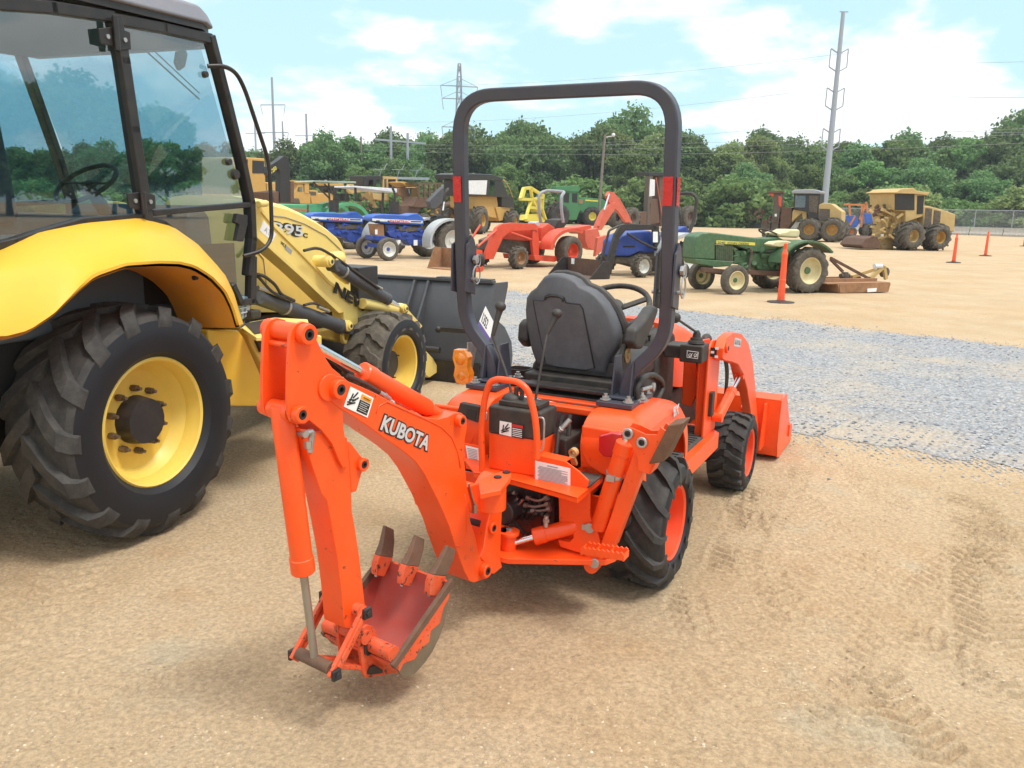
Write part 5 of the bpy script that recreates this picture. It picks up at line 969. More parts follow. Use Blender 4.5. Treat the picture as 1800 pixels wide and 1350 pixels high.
# ---- cab
yc = -.68
def cabbar(pts, w=.045, d=.05, close=False, m=CB, name='cab_frame', both=True, k=11, par=None, y=None):
    P = T(k, pts, 'y', yc if y is None else y); g = G(); n = len(P); 
    if close: P = P+[P[0]]
    for a, b in zip(P[:-1], P[1:]): e = nz(b-a)*w*.35; g.bar(a-e, b+e, w, d, (0, 1, 0))
    if both: g.mirror()
    return part(name, g, m, par or nh, bev=.006)
cabm = thing('x', NH, 'x', 'x') if False else nh
cf = cabbar([(-90, 12), (250, 38), (540, 82)], .05)
cabbar([(560, 95), (800, 138), (1025, 190)], .05, par=cf)
cabbar([(560, 95), (600, 300), (650, 640), (715, 1075)], .055, .06, par=cf)
cabbar([(1035, 190), (1110, 480), (1190, 800), (1232, 1000), (1240, 1180), (1225, 1350)], .042, .06, par=cf)
cabbar([(745, 1052), (1000, 1030), (1225, 1012)], .03, par=cf)
cabbar([(-90, 1230), (60, 1195), (200, 1150), (400, 1092), (690, 1070), (800, 1105), (900, 1185), (970, 1265), (1030, 1350)], .03, par=cf)
cabbar([(150, 650), (195, 745), (262, 735)], .035, k=13, par=cf); cabbar([(262, 500), (258, 740)], .05, k=13, par=cf)
# windscreen header, rear posts, cab floor
g = G(); g.box(.76, .82, -.64, .64, 2.37, 2.43); g.bar(V3(-.85, -.66, 2.32), V3(-.85, .66, 2.32), .06, .06); g.bar(V3(-.85, -.66, 1.1), V3(-.85, -.66, 2.35), .08, .08, (0, 1, 0)); g.bar(V3(-.85, .66, 1.1), V3(-.85, .66, 2.35), .08, .08, (0, 1, 0)); g.bar(V3(-.85, -.66, 1.5), V3(-.85, .66, 1.5), .05, .05)
part('cab_crossbar', g, CB, cf, bev=.006)
g = G(); g.box(-.85, 1.04, -.64, .64, .98, 1.06); g.plate([(.82, 1.05), (1.04, 1.05), (1.0, 1.50), (.92, 1.56), (.82, 1.50)], 'y', 0, .9); g.box(-.8, .3, -.64, -.50, 1.05, 1.42); g.box(-.8, .3, .50, .64, 1.05, 1.42); part('cab_floor', g, MT['cab_inside'], nh, bev=.02)
g = G(); g.box(-.80, .86, -.60, .60, 2.36, 2.40); part('headliner', g, MT['cab_inside'], nh)
g = G(); g.box(-.05, .40, -.24, .24, 1.35, 1.50); g.plate([(-.15, 1.45), (.0, 1.45), (-.06, 2.0), (-.18, 2.0)], 'y', 0, .46); g.box(.0, .3, -.15, .15, 1.06, 1.36); part('operator_seat', g, MT['vinyl'], nh, bev=.04, seg=3)
c = V3(.62, .05, 1.66); nn_ = nz((-.6, 0, .8)); a_ = V3(0, 1, 0); b_ = np.cross(nn_, a_); g = G(); g.tube([c+(a_*math.cos(q)+b_*math.sin(q))*.17 for q in np.linspace(0, 6.283, 32)[:-1]], .013, 8, closed=True); g.cyl(c, c-nn_*.5, .03, .05); g.bar(c-a_*.18, c+a_*.18, .03, .01); part('steering_wheel', g, MT['black_plastic'], nh, ang=3)
# far side lever seen through the door glass
g = G(); g.tube([V3(-.6, .35, 1.2), V3(-.62, .36, 1.75)], .01, 8); g.sph((-.62, .36, 1.77), .025); g.tube([V3(-.6, .2, 1.2), V3(-.64, .2, 1.7)], .01, 8); part('backhoe_lever', g, MT['black_plastic'], nh)
# glass panes
def pane(pts, name='side_window', k=11, y=yc):
    P = T(k, pts, 'y', y); g = G(); g.add(P, [tuple(range(len(P)))]); part(name, g, MT['cab_glass'], nh)
    g = G(); g.add([V3(p[0], -p[1], p[2]) for p in P], [tuple(range(len(P)))]); part(name, g, MT['cab_glass'], nh)
pane([(-90, 15), (250, 40), (540, 90), (600, 400), (700, 1060), (400, 1088), (200, 1150), (-90, 1230)])
pane([(600, 130), (1010, 205), (1110, 560), (1215, 1000), (740, 1045), (660, 500)])
pane([(745, 1070), (1225, 1020), (1235, 1350), (1200, 1700), (1100, 1480), (970, 1265), (850, 1130)])
g = G(); g.add([V3(.80, -.62, 2.37), V3(.80, .62, 2.37), V3(1.07, .62, 1.62), V3(1.07, -.62, 1.62)], [(0, 1, 2, 3)]); part('windscreen', g, MT['cab_glass'], nh)
# hinges, latches, wiper
for pts in ([(490, 140), (560, 132), (575, 235), (500, 215)], [(580, 135), (645, 160), (650, 245), (590, 250)], [(630, 955), (695, 950), (705, 1042), (640, 1025)], [(710, 945), (768, 965), (772, 1030), (720, 1050)]):
    g = G(); g.prism(T(11, pts, 'y', yc-.035), (0, .012, 0)); h_ = part('door_hinge', g, CB, cf, bev=.004); p = sum(T(11, pts, 'y', yc-.036))/4; g = G(); g.cyl(p, p-V3(0, .006, 0), .010); part('bolt', g, MT['zinc'], h_)
g = G()
for pts in ([(567, 85), (582, 250)], [(703, 950), (715, 1060)]): a, b = T(11, pts, 'y', yc-.045); g.cut(); g.cyl(a, b, .014)
part('hinge_pin', g, CB, cf)
for X, Y, r_ in ((1158, 862, .03), (1008, 368, .018), (1125, 800, .02)): g = G(); p = t(11, X, Y, 'y', yc-.004); g.cyl(p, p-V3(0, .02, 0), r_, r_*.8); part('window_catch', g, CB, cf)
g = G(); q = T(11, [(1175, 1055), (1225, 1065), (1225, 1110), (1205, 1195), (1170, 1190), (1185, 1110), (1165, 1100)], 'y', yc-.045); g.prism(q, (0, .03, 0)); part('door_latch', g, CB, cf, bev=.004)
g = G(); g.prism(T(11, [(880, 255), (915, 240), (928, 270), (915, 330), (890, 348), (872, 310)], 'y', -.40), (0, .02, 0)); g.cyl(t(11, 905, 245, 'y', -.4), t(11, 925, 215, 'y', -.4), .006); part('rear_view_mirror', g, MT['black_plastic'], nh)
g = G(); a, b = t(11, 725, 255, 'y', .1), t(11, 985, 490, 'y', .1); g.cyl(a, b, .005, n=6); a, b = t(11, 760, 250, 'y', .1), t(11, 985, 460, 'y', .1); g.cyl(a, b, .004, n=6); part('wiper_arm', g, CB, nh)
# roof with overhang
g = G(); rl = [V3(-1.2, -.70, 2.38), V3(.1, -.735, 2.43), V3(.74, -.735, 2.455), V3(.87, -.66, 2.455), V3(.92, -.4, 2.455), V3(.92, .4, 2.455), V3(.87, .66, 2.455), V3(.74, .735, 2.455), V3(.1, .735, 2.43), V3(-1.2, .70, 2.38)]
ru = [p+V3(-.04 if p[0] > .9 else 0, -np.sign(p[1])*.05, .085) for p in rl]; rt = [V3(p[0]*.9, p[1]*.75, p[2]+.13) for p in rl]; k = 10; V = rl+ru+rt
g.add(V, [tuple(range(k)), tuple(range(3*k-1, 2*k-1, -1))]+[(j*k+i, j*k+(i+1) % k, (j+1)*k+(i+1) % k, (j+1)*k+i) for j in range(2) for i in range(k)]); part('cab_roof', g, MT['grey_roof'], nh, bev=.02, seg=3)
g = G(); P = [p-V3(0, 0, .03) for p in rl]; g.prism([p*V3(.97, .97, 1) for p in P], (0, 0, .03)); part('roof_gutter', g, MT['hub_black'], nh)
# grab handle
g = G(); hp = T(11, [(1065, 325), (1110, 325), (1170, 360), (1210, 440), (1270, 620), (1330, 800), (1340, 1000), (1345, 1180), (1300, 1240), (1240, 1268)], 'y', yc-.07); hp[0][1] += .05; hp[-1][1] += .05; g.tube(fillet(hp, .08, 4), .0115, 10); part('grab_handle', g, CB, nh, ang=1)
# white bottle, steps and tank
g = G(); g.prism(T(20, [(140, 360), (250, 345), (262, 480), (190, 535), (185, 430)], 'y', -.68), (0, .10, 0)); 
part('washer_bottle', g, MT['white_plastic'], nh, bev=.008)
g = G()
for k_ in range(3): g.prism(T(20, [(165+k_*8, 400+k_*35), (252, 385+k_*35), (252, 392+k_*35), (165+k_*8, 408+k_*35)], 'y', -.682), (0, -.006, 0))
part('bottle_ribs', g, MT['white_plastic'], nh)
g = G(); q = T(20, [(-60, 600), (90, 590), (170, 600), (215, 660), (290, 830), (370, 1010), (380, 1175), (200, 1175), (-60, 1175)], 'y', -.90); g.prism(q, (0, .30, 0)); part('fuel_tank', g, YP, nh, bev=.012)
g = G(); q = T(20, [(190, 585), (240, 640), (270, 720), (330, 830), (400, 990), (420, 1175), (800, 1175), (800, 640), (690, 640)], 'y', -.86); g.prism(q, (0, .30, 0)); part('step_box', g, YL, nh, bev=.012)
zt_ = t(20, 220, 580, 'y', -.86)[2]; q = T(20, [(190, 582), (250, 540), (440, 505), (690, 520), (700, 560), (620, 640), (300, 655)], 'z', zt_); g = G(); g.prism(q, (0, 0, -.02)); st_ = part('step_top', g, YL, nh, bev=.004)
q = T(20, [(215, 556), (400, 520), (430, 540), (420, 605), (290, 632), (260, 600)], 'z', zt_+.003); g = G(); g.prism(q, (0, 0, .004)); part('grip_tape', g, MT['black_plastic'], st_)
g = G(); g.prism(T(20, [(285, 680), (300, 672), (385, 735), (385, 765), (320, 765)], 'y', -.862), (0, -.02, 0)); part('step_pocket', g, MT['black_plastic'], st_)
g = G(); g.box(*sorted((t(20, 250, 500, 'y', -.70)[0], t(20, 322, 500, 'y', -.70)[0])), -.72, -.60, t(20, 250, 520, 'y', -.70)[2], t(20, 250, 455, 'y', -.70)[2]); part('filler_cap', g, MT['black_plastic'], nh, bev=.01)
# ---- hood
ho = T(13, [(262, 185), (350, 190), (470, 222), (560, 262), (640, 305), (710, 352), (765, 405), (792, 460), (803, 540), (822, 640), (825, 760), (700, 800), (262, 800)], 'y', -.34)
g = G(); W_ = [(-.34, 1.0, 0), (-.30, 1.0, .03), (-.18, 1., .045), (.18, 1., .045), (.30, 1., .03), (.34, 1., 0)]; V = []; k = len(ho)
for y, s_, dz in W_: V += [V3(p[0]+ (dz*.6 if i in (6, 7, 8, 9) else 0), y, p[2]+(dz if i < 8 else 0)) for i, p in enumerate(ho)]
g.add(V, [tuple(range(k)), tuple(range(6*k-1, 5*k-1, -1))]+[(j*k+i, j*k+(i+1) % k, (j+1)*k+(i+1) % k, (j+1)*k+i) for j in range(5) for i in range(k)]); hoo = part('hood', g, YL, nh, ang=.5)
g = G(); g.tube([p+V3(0, -.004, 0) for p in T(13, [(380, 255), (450, 262), (560, 300), (680, 365), (770, 450)], 'y', -.34)], .003, 6); part('hood_seam', g, MT['ink_grey'], hoo)
g = G(); g.tube([p+V3(0, -.003, 0) for p in T(13, [(262, 420), (330, 500), (345, 640), (380, 760)], 'y', -.34)], .003, 6); part('panel_seam', g, MT['ink_grey'], hoo)
a = t(22, 430, 583, 'y', -.343); b = t(22, 850, 640, 'y', -.343); u_ = t(22, 455, 445, 'y', -.343); hh = np.linalg.norm(u_-a)
for bo_, mm, ex in ((.009, 'ink', .0004), (.0015, 'letter_silver', .0012)): fit_text('B95', a, t(22, 832, 640, 'y', -.343), u_, MT[mm], hoo, bold=bo_, ext=ex)
fit_text('C', t(22, 842, 648, 'y', -.343), t(22, 905, 658, 'y', -.343), t(22, 848, 592, 'y', -.343), MT['ink'], hoo)
# ---- loader arms
for s in (1, -1):
    f = (lambda p: p) if s > 0 else (lambda p: V3(p[0], -p[1], p[2]))
    tt = lambda k, X, Y, y: f(t(k, X, Y, 'y', y))
    ar = [(262, 190), (300, 200), (334, 235), (399, 312), (536, 452), (703, 632), (950, 790), (1110, 870), (1290, 1060), (1330, 1130), (1270, 1170), (1180, 1100), (1040, 960), (930, 905), (880, 880), (850, 912), (815, 912), (790, 880), (785, 800), (740, 800), (520, 590), (262, 360)]
    g = G(); g.prism([tt(13, X, Y, -.56) for X, Y in ar], (0, s*.10, 0)); ao = part('loader_arm', g, YL, nh, bev=.006)
    g = G(); top_ = [(300, 192), (334, 228), (399, 305), (536, 446), (703, 626), (950, 782), (950, 800), (703, 645), (536, 470), (395, 330), (300, 220)]; g.prism([tt(13, X, Y, -.56) for X, Y in top_], (0, -s*.010, 0))
    bo_ = [(262, 330), (520, 560), (750, 775), (770, 800), (745, 805), (520, 592), (262, 362)]; g.prism([tt(13, X, Y, -.56) for X, Y in bo_], (0, -s*.02, 0)); part('arm_flange', g, YL, ao, bev=.003)
    ram(ao, tt(20, 292, 345, -.62), tt(20, 985, 590, -.60), .93, .048, .03, LG, MT['chrome'], name='lift_cylinder', eye=(0, 1, 0))
    ram(ao, tt(20, 885, 115, -.64), tt(20, 1400, 440, -.62), .76, .043, .02, LG, MT['chrome'], name='tilt_cylinder', eye=(0, 1, 0))
    if s > 0:
        for X, Y, r_ in ((1005, 570, .026), (860, 85, .026), (1425, 438, .024)):
            p = t(20, X, Y, 'y', -.66); g = G(); g.cyl(p+V3(0, .12, 0), p, r_*1.5); g.cyl(p, p-V3(0, .015, 0), r_); part('pivot_boss', g, YL, ao, bev=.003); g = G(); g.cyl(p-V3(0, .015, 0), p-V3(0, .018, 0), r_*.5); part('pin', g, MT['hub_black'], ao)
    g = G(); g.prism([tt(20, X, Y, -.62) for X, Y in ((1360, 410), (1400, 398), (1440, 410), (1450, 450), (1555, 570), (1530, 600), (1420, 500), (1370, 480))], (0, s*.03, 0)); g.cyl(tt(20, 1100, 400, -.60), tt(20, 1350, 445, -.60), .04); g.cyl(tt(20, 860, 70, -.62), tt(20, 930, 60, -.62), .05); part('bellcrank', g, YL, ao, bev=.004)
    g = G(); g.prism([tt(20, X, Y, -.58) for X, Y in ((880, 50), (840, 60), (830, 100), (930, 210), (1000, 260), (1020, 200), (900, 60))], (0, s*.03, 0)); part('cylinder_bracket', g, YL, ao, bev=.004)
    g = G(); g.tube(fillet([tt(13, 560, 452, -.62), tt(13, 640, 432, -.64), tt(13, 740, 490, -.66), tt(13, 850, 570, -.68), tt(13, 985, 665, -.68)], .1, 5), .010, 8); g.tube(fillet([tt(13, 262, 582, -.62), tt(13, 330, 590, -.66), tt(13, 400, 645, -.68), tt(13, 430, 700, -.68), tt(13, 505, 735, -.67)], .08, 5), .010, 8)
    g.tube(fillet([tt(13, 262, 600, -.6), tt(13, 300, 595, -.64), tt(13, 380, 690, -.68), tt(13, 450, 720, -.68)], .08, 5), .009, 8); g.tube(fillet([tt(13, 560, 760, -.66), tt(13, 620, 745, -.66), tt(13, 700, 795, -.66)], .05, 5), .009, 8); part('hydraulic_hose', g, MT['black_plastic'], ao)
    g = G(); 
    for X, Y, X2, Y2 in ((300, 660, 505, 735), (960, 650, 1000, 668), (640, 770, 700, 795)): g.cut(); g.cyl(tt(13, X, Y, -.66), tt(13, X2, Y2, -.66), .012)
    part('steel_pipe', g, MT['dull_rod'], ao)
    g = G(); a = tt(20, 910, 130, -.64); d = nz(tt(20, 1400, 440, -.62)-tt(20, 885, 115, -.64)); g.ring(a+d*.06, d, .044, .050, .02); a = tt(20, 505, 420, -.61); g.ring(a, nz(tt(20, 985, 590, -.60)-tt(20, 292, 345, -.62)), .048, .054, .02); part('hose_clamp', g, MT['zinc'], ao)
    if s > 0:
        a = t(13, 728, 705, 'y', -.562); b = t(13, 1000, 900, 'y', -.562); u_ = t(13, 748, 640, 'y', -.562)
        fit_text('NEW HOLLAND', t(20, 882, 310, 'y', -.573), t(20, 1560, 745, 'y', -.573), t(20, 907, 240, 'y', -.573), MT['ink'], ao, bold=.004, ext=.003)
        g = G(); q = T(22, [(325, 430), (490, 610), (440, 710), (270, 560)], 'y', -.561); g.prism(q, (0, -.001, 0)); sk = part('sticker', g, MT['sticker_white'], ao); lettering('ATS', q[3]*.75+q[1]*.25, q[2]-q[3], q[0]-q[3], .05, MT['label_purple'], sk)
        g = G(); q = T(22, [(622, 755), (705, 830), (685, 880), (602, 805)], 'y', -.561); g.prism(q, (0, -.001, 0)); part('rating_plate', g, MT['ink_grey'], ao); lettering('WLS', t(22, 545, 740, 'y', -.562), b-a, u_-a, .03, MT['ink'], ao)
g = G(); g.prism(T(13, [(262, 165), (300, 185), (320, 230), (262, 300)], 'y', -.60), (0, .2, 0)); g.cyl(t(13, 300, 190, 'y', -.66), t(13, 345, 185, 'y', -.60), .02); part('arm_pivot', g, YL, nh, bev=.005)
# radiator front and axle carrier
g = G(); g.box(2.75, 3.05, -.34, .34, .35, 1.1); part('front_frame', g, MT['hub_black'], nh, bev=.01)
g = G(); q = T(20, [(600, 640), (900, 590), (950, 600), (1000, 620), (985, 700), (900, 680), (760, 650)], 'y', -.45); g.prism(q, (0, .1, 0)); c = t(20, 960, 650, 'y', -.50); g.ring(c, (0, -1, 0), .03, .055, .03); part('axle_bracket', g, YL, nh, bev=.005)
# ---- bucket
SX = lambda P: [(x-.10, z) for x, z in P]
bp = SX([(4.05, .925), (3.96, .76), (3.885, .56), (3.83, .30), (3.80, .12), (3.84, .035), (4.48, .03), (4.48, .045), (3.86, .05), (3.822, .13), (3.85, .30), (3.905, .56), (3.98, .76), (4.07, .92)])
g = G(); g.plate(bp, 'y', 0, 1.98); bk = part('loader_bucket', g, LG, nh, bev=.003)
g = G(); g.box(3.92, 4.0, -.99, .99, .92, .945); part('bucket_rim', g, LG, bk, bev=.003)
for s in (1, -1):
    g = G(); g.plate(SX([(4.05, .925), (4.36, .915), (4.36, .87), (4.25, .65), (4.15, .57), (4.30, .50), (4.48, .34), (4.52, .20), (4.48, .03), (3.84, .03), (3.80, .12), (3.83, .30), (3.885, .56), (3.96, .76)]), 'y', -s*.995, .02); part('bucket_side', g, LG, bk, bev=.003)
    for y in (.22, .36): g = G(); g.plate(SX([(4.05, .90), (3.96, .76), (3.885, .56), (3.83, .30), (3.76, .30), (3.70, .42), (3.78, .58), (3.93, .80), (4.0, .92)]), 'y', -s*y, .022); part('bucket_rib', g, LG, bk, bev=.003)
    for y in (.50, .68, .9): g = G(); g.box(3.93, 4.03, s*y-.07, s*y+.07, .945, .955); part('rim_tab', g, LG, bk)
g = G(); g.box(3.68, 3.70, -.97, .97, .05, .24); g.box(3.69, 3.74, -.98, .98, .205, .215); part('bucket_heel', g, MT['cab_black'], bk)
g = G(); c = t(21, 958, 668, 'y', -.58); g.cyl((3.62, -.34, .34), (3.62, -.62, .34), .028); g.cut(); g.cyl((3.62, .34, .34), (3.62, .62, .34), .028); g.sph(c, .03); g.bar(c, c+V3(.03, -.40, .0), .02, .04); part('bucket_pin', g, MT['black_paint'], bk)
q = T(21, [(1425, 440), (1502, 590), (1470, 757), (1363, 592)], 'y', -1.007)
g = G(); g.prism(q, (0, -.002, 0)); sk = part('lot_sticker', g, MT['sticker_white'], bk)
a, b = t(21, 1372, 590, 'y', -1.010), t(21, 1468, 735, 'y', -1.010); u_ = t(21, 1412, 470, 'y', -1.010)-a
d = b-a; hgt = np.linalg.norm(u_-nz(d)*(u_@nz(d))); lo = lettering('1352', a+u_*.10+d*.02, d, u_, hgt*1.12, MT['ink'], sk, bold=.001)
xs_ = [v.co.x for v in lo.data.vertices]; w0 = np.linalg.norm([max(v.co[i] for v in lo.data.vertices)-min(v.co[i] for v in lo.data.vertices) for i in (0, 2)])
D.objects.remove(lo); lettering('1352', a+u_*.10+d*.03, d, u_, hgt*1.0, MT['ink'], sk, bold=.0012, sx=.62)
g = G(); q = T(21, [(1363, 592), (1470, 757), (1455, 785), (1345, 640)], 'y', -1.007); g.prism(q, (0, -.0025, 0)); part('sticker_band', g, MT['label_purple'], sk)
# ================================================================ machines parked behind
mat('jd_green', (.022, .115, .050), .5, dust=.25, var=.1); mat('green_far', (.02, .19, .07), .5, dust=.2); mat('green_teal', (.05, .33, .16), .5, dust=.2); mat('cream', (.62, .55, .32), .55, dust=.2)
mat('ft_blue', (.012, .06, .33), .4, dust=.12); mat('ft_blue2', (.02, .11, .48), .4, dust=.12); mat('white_rim', (.62, .64, .62), .5, dust=.25); mat('grey_fender', (.42, .45, .47), .45, dust=.12)
mat('far_red', (.66, .055, .02), .45, dust=.2); mat('faded_red', (.60, .09, .055), .55, dust=.3); mat('cat_yellow', (.52, .30, .06), .6, dust=.35, wear=.3, wearcol=(.12, .08, .05, 1)); mat('tan_yellow', (.50, .35, .13), .65, dust=.4, wear=.25, wearcol=(.15, .11, .07, 1))
mat('rust_brown', (.10, .05, .035), .8, dust=.5, dustcol=(.2, .13, .08, 1), var=.3); mat('rust_orange', (.28, .13, .06), .8, dust=.4, var=.3, scale=4, wear=.5, wearcol=(.12, .06, .04, 1)); mat('bright_yellow', (.70, .60, .08), .5, dust=.2); mat('engine_dark', (.03, .03, .032), .7, dust=.4, var=.3)
mat('cone_orange', (.90, .10, .03), .45, dust=.05); mat('canopy_white', (.70, .72, .76), .5, dust=.1); mat('canopy_green', (.28, .36, .30), .6, dust=.2); mat('steel_grey', (.30, .32, .36), .55, dust=.15); mat('rope_orange', (.55, .2, .08), .6)
def mk(fr, re, half):
    a = gp(*fr); b = gp(*re); d = (a-b)[:2]; F = Frame((0, 0, 0), math.degrees(math.atan2(d[1], d[0]))); F.o = b-F.ax[1]*half; F.o[2] = 0
    F.wb = float(np.linalg.norm(d)); F.h = half; return F
def slab(root, F, k, pts, y, th, m, name, bev=.01, par=None, both=False):
    g = G(); P = F.T(k, pts, 'y', y); g.prism(P, (0, -th, 0))
    if both: g.mirror()
    return part(name, g, MT[m], par or root, bev=bev)
def pxlen(F, k, X, Y, dpx, y): a = F.t(k, X, Y, 'y', y); b = F.t(k, X, Y+dpx, 'y', y); return abs(a[2]-b[2])
def wh(root, F, k, X, Y, Rpx, y, W, rr, style='ag', nl=12, rim='white_rim', name='rear_wheel', side=1, tm=('rubber', 'rubber_lug'), hub=None, lug=.03, far=True, R=None, dish=.3):
    c = F.t(k, X, Y, 'y', y); R = R or pxlen(F, k, X, Y, Rpx, y); c = V3(c[0], y-side*W*.35, R*.985)
    kw = dict(style=style, nl=nl, lug=lug, rimm=rim, name=name, seg=28, nuts=0, tyrem=tm, hub=hub, dish=dish, hubr=.28, side_m=tm[0])
    wheel(root, c, side, R, W, R*rr, **kw)
    if far: wheel(root, V3(c[0], -c[1], c[2]), -side, R, W, R*rr, **kw)
    return c, R
def pipe(root, F, k, pts, y, r, m, name='pipe', fl=.05, n=8, par=None):
    g = G(); g.tube(fillet(F.T(k, pts, 'y', y), fl, 3), r, n); return part(name, g, MT[m], par or root, ang=1)
# ---- green old tractor
F = mk((1294, 519.5), (1424, 516.5), .62); jd = thing('farm_tractor', F, 'old green tractor with cream seat and yellow wheels parked beside an orange marker post', 'tractor')
wh(jd, F, 16, 1215, 735, 155, .66, .32, .55, 'ag', 14, 'cream', tm=('rubber_old', 'rubber_old'), hub='jd_green')
wh(jd, F, 16, 730, 800, 101, .62, .17, .58, 'no', 1, 'cream', 'front_wheel', tm=('rubber_old', 'rubber_old'), lug=.004, hub='jd_green')
ho = slab(jd, F, 16, [(468, 512), (500, 488), (560, 482), (600, 486), (860, 518), (870, 612), (850, 612), (720, 568), (590, 560), (590, 665), (455, 655), (458, 560)], .22, .44, 'jd_green', 'hood', .03)
slab(jd, F, 16, [(455, 655), (590, 665), (720, 672), (690, 705), (600, 712), (470, 690)], .22, .44, 'jd_green', 'front_frame', .02)
slab(jd, F, 16, [(592, 562), (712, 572), (708, 672), (592, 664)], .20, .40, 'engine_dark', 'radiator_grille', .01)
g = G()
for i in range(9): g.bar(F.t(16, 598+i*13, 566, 'y', .205), F.t(16, 597+i*13, 664, 'y', .205), .012, .012)
part('grille_bars', g, MT['jd_green'], jd)
q = F.T(16, [(597, 534), (852, 549), (852, 568), (597, 556)], 'y', .222); g = G(); g.prism(q, (0, .002, 0)); st_ = part('hood_stripe', g, MT['bright_yellow'], ho)
fit_text('2040  JOHN DEERE', F.t(16, 604, 555, 'y', .226), F.t(16, 812, 566, 'y', .226), F.t(16, 604, 539, 'y', .226), MT['jd_green'], st_, bold=.001)
slab(jd, F, 16, [(860, 518), (940, 520), (1010, 512), (1060, 540), (1060, 600), (940, 600), (930, 615), (850, 612)], .20, .40, 'jd_green', 'dashboard', .03)
slab(jd, F, 16, [(720, 600), (830, 600), (850, 615), (1030, 620), (1030, 735), (880, 735), (820, 700), (710, 690)], .17, .34, 'jd_green', 'engine_block', .03)
slab(jd, F, 16, [(1000, 620), (1120, 620), (1180, 700), (1180, 760), (1030, 750)], .2, .4, 'jd_green', 'gearbox', .03)
g = G(); rn = random.Random(2)
for i in range(26):
    p = F.t(16, rn.uniform(700, 1030), rn.uniform(590, 730), 'y', .18); g.cyl(p, p+V3(rn.uniform(-.1, .1), .05, rn.uniform(-.06, .06)), rn.uniform(.02, .06), n=10)
part('engine_fittings', g, MT['jd_green'], jd)
slab(jd, F, 16, [(510, 712), (700, 730), (1030, 735), (1030, 775), (820, 760), (510, 745)], .26, .1, 'rust_brown', 'side_rail', .01); pipe(jd, F, 16, [(815, 580), (830, 610), (805, 740)], .24, .035, 'engine_dark', 'exhaust_pipe')
g = G(); g.bar(V3(F.wb, -.40, .42), V3(F.wb, .40, .42), .1, .1); part('front_axle', g, MT['rust_brown'], jd)
c = F.t(16, 940, 485, 'y', 0); g = G(); nn_ = nz((-.35, 0, .9)); a_ = V3(0, 1, 0); b_ = np.cross(nn_, a_); g.tube([c+(a_*math.cos(q)+b_*math.sin(q))*.2 for q in np.linspace(0, 6.283, 24)[:-1]], .018, 6, closed=True); g.cyl(c, c-nn_*.3, .02); part('steering_wheel', g, MT['black_plastic'], jd)
slab(jd, F, 16, [(1000, 485), (1060, 475), (1085, 462), (1150, 462), (1152, 495), (1140, 520), (1060, 515), (1010, 508)], .24, .46, 'cream', 'seat', .04); slab(jd, F, 16, [(958, 560), (990, 543), (1060, 537), (1105, 548), (1090, 565), (1020, 580), (965, 572)], .52, .25, 'cream', 'side_cushion', .03)
def arcfender(root, F, k, cx, cy, r0, r1, a0, a1, y, w, m, par=None, both=True):
    P = []; n = 14
    for i in range(n+1): a = R_(a0+(a1-a0)*i/n); P.append((cx+r1*math.cos(a), cy-r1*math.sin(a)))
    Q = [(cx+r0*math.cos(R_(a0+(a1-a0)*i/n)), cy-r0*math.sin(R_(a0+(a1-a0)*i/n))) for i in range(n, -1, -1)]
    g = G(); pp = F.T(k, P+Q, 'y', y); g.prism(pp, (0, -w, 0)); 
    if both: g.mirror()
    return part('fender', g, MT[m], root, bev=.006)
arcfender(jd, F, 16, 1215, 735, 186, 200, 38, 165, .74, .40, 'jd_green')
slab(jd, F, 16, [(1070, 650), (1085, 590), (1130, 550), (1180, 538), (1210, 560), (1120, 600), (1085, 660)], .44, .03, 'jd_green', 'fender_panel', both=True)
# ---- rotary cutter behind it
Fc = Frame(tuple(gp(1495, 517)), F.deg); cu = thing('rotary_cutter', Fc, 'rusty tan mowing deck with hitch arms lying behind the old green tractor', 'mower')
def cs(k, pts, y, th, m, name, **kw): return slab(cu, Fc, k, pts, y, th, m, name, **kw)
T_ = [Fc.t(16, X, Y, 'y', 0)[0] for X, Y in ((1320, 880), (1735, 880))]; xA_, xB_ = T_; zt_ = .21
g = G(); g.prism([V3(xA_, .0, zt_), V3(xB_, .0, zt_), V3(xB_-.05, -1.25, zt_), V3(xA_+.1, -1.25, zt_)], (0, 0, .02)); dk = part('deck', g, MT['rust_orange'], cu, bev=.004)
g = G(); g.prism([V3(xA_-.30, .0, zt_), V3(xA_-.36, .0, .03), V3(xB_+.04, .0, .03), V3(xB_, .0, zt_)], (0, .02, 0)); g.prism([V3(xB_, 0, zt_), V3(xB_+.04, 0, .03), V3(xB_-.05, -1.25, .03), V3(xB_-.05, -1.25, zt_)], (-.02, 0, 0)); g.prism([V3(xA_-.30, .0, zt_), V3(xA_-.36, .0, .03), V3(xA_-.25, -1.2, .03), V3(xA_-.2, -1.2, zt_)], (.02, 0, 0)); part('skirt', g, MT['rust_orange'], cu, bev=.004)
q = Fc.T(16, [(1592, 852), (1655, 848), (1650, 872), (1592, 876)], 'y', .024); g = G(); g.prism(q, (0, .004, 0)); part('sticker', g, MT['sticker_white'], dk)
for y in (-.30, -.75): g = G(); g.bar(V3(xA_-.1, y, zt_+.05), V3(xB_+.1, y, zt_+.05), .08, .07); part('deck_rail', g, MT['rust_orange'], cu)
for X, Y, X1, Y1, y in ((1350, 650, 1600, 785, -.5), (1350, 660, 1430, 740, -.9)): g = G(); g.bar(Fc.t(16, X, Y, 'y', y), Fc.t(16, X1, Y1, 'y', y), .05, .05); part('hitch_arm', g, MT['rust_brown'], cu)
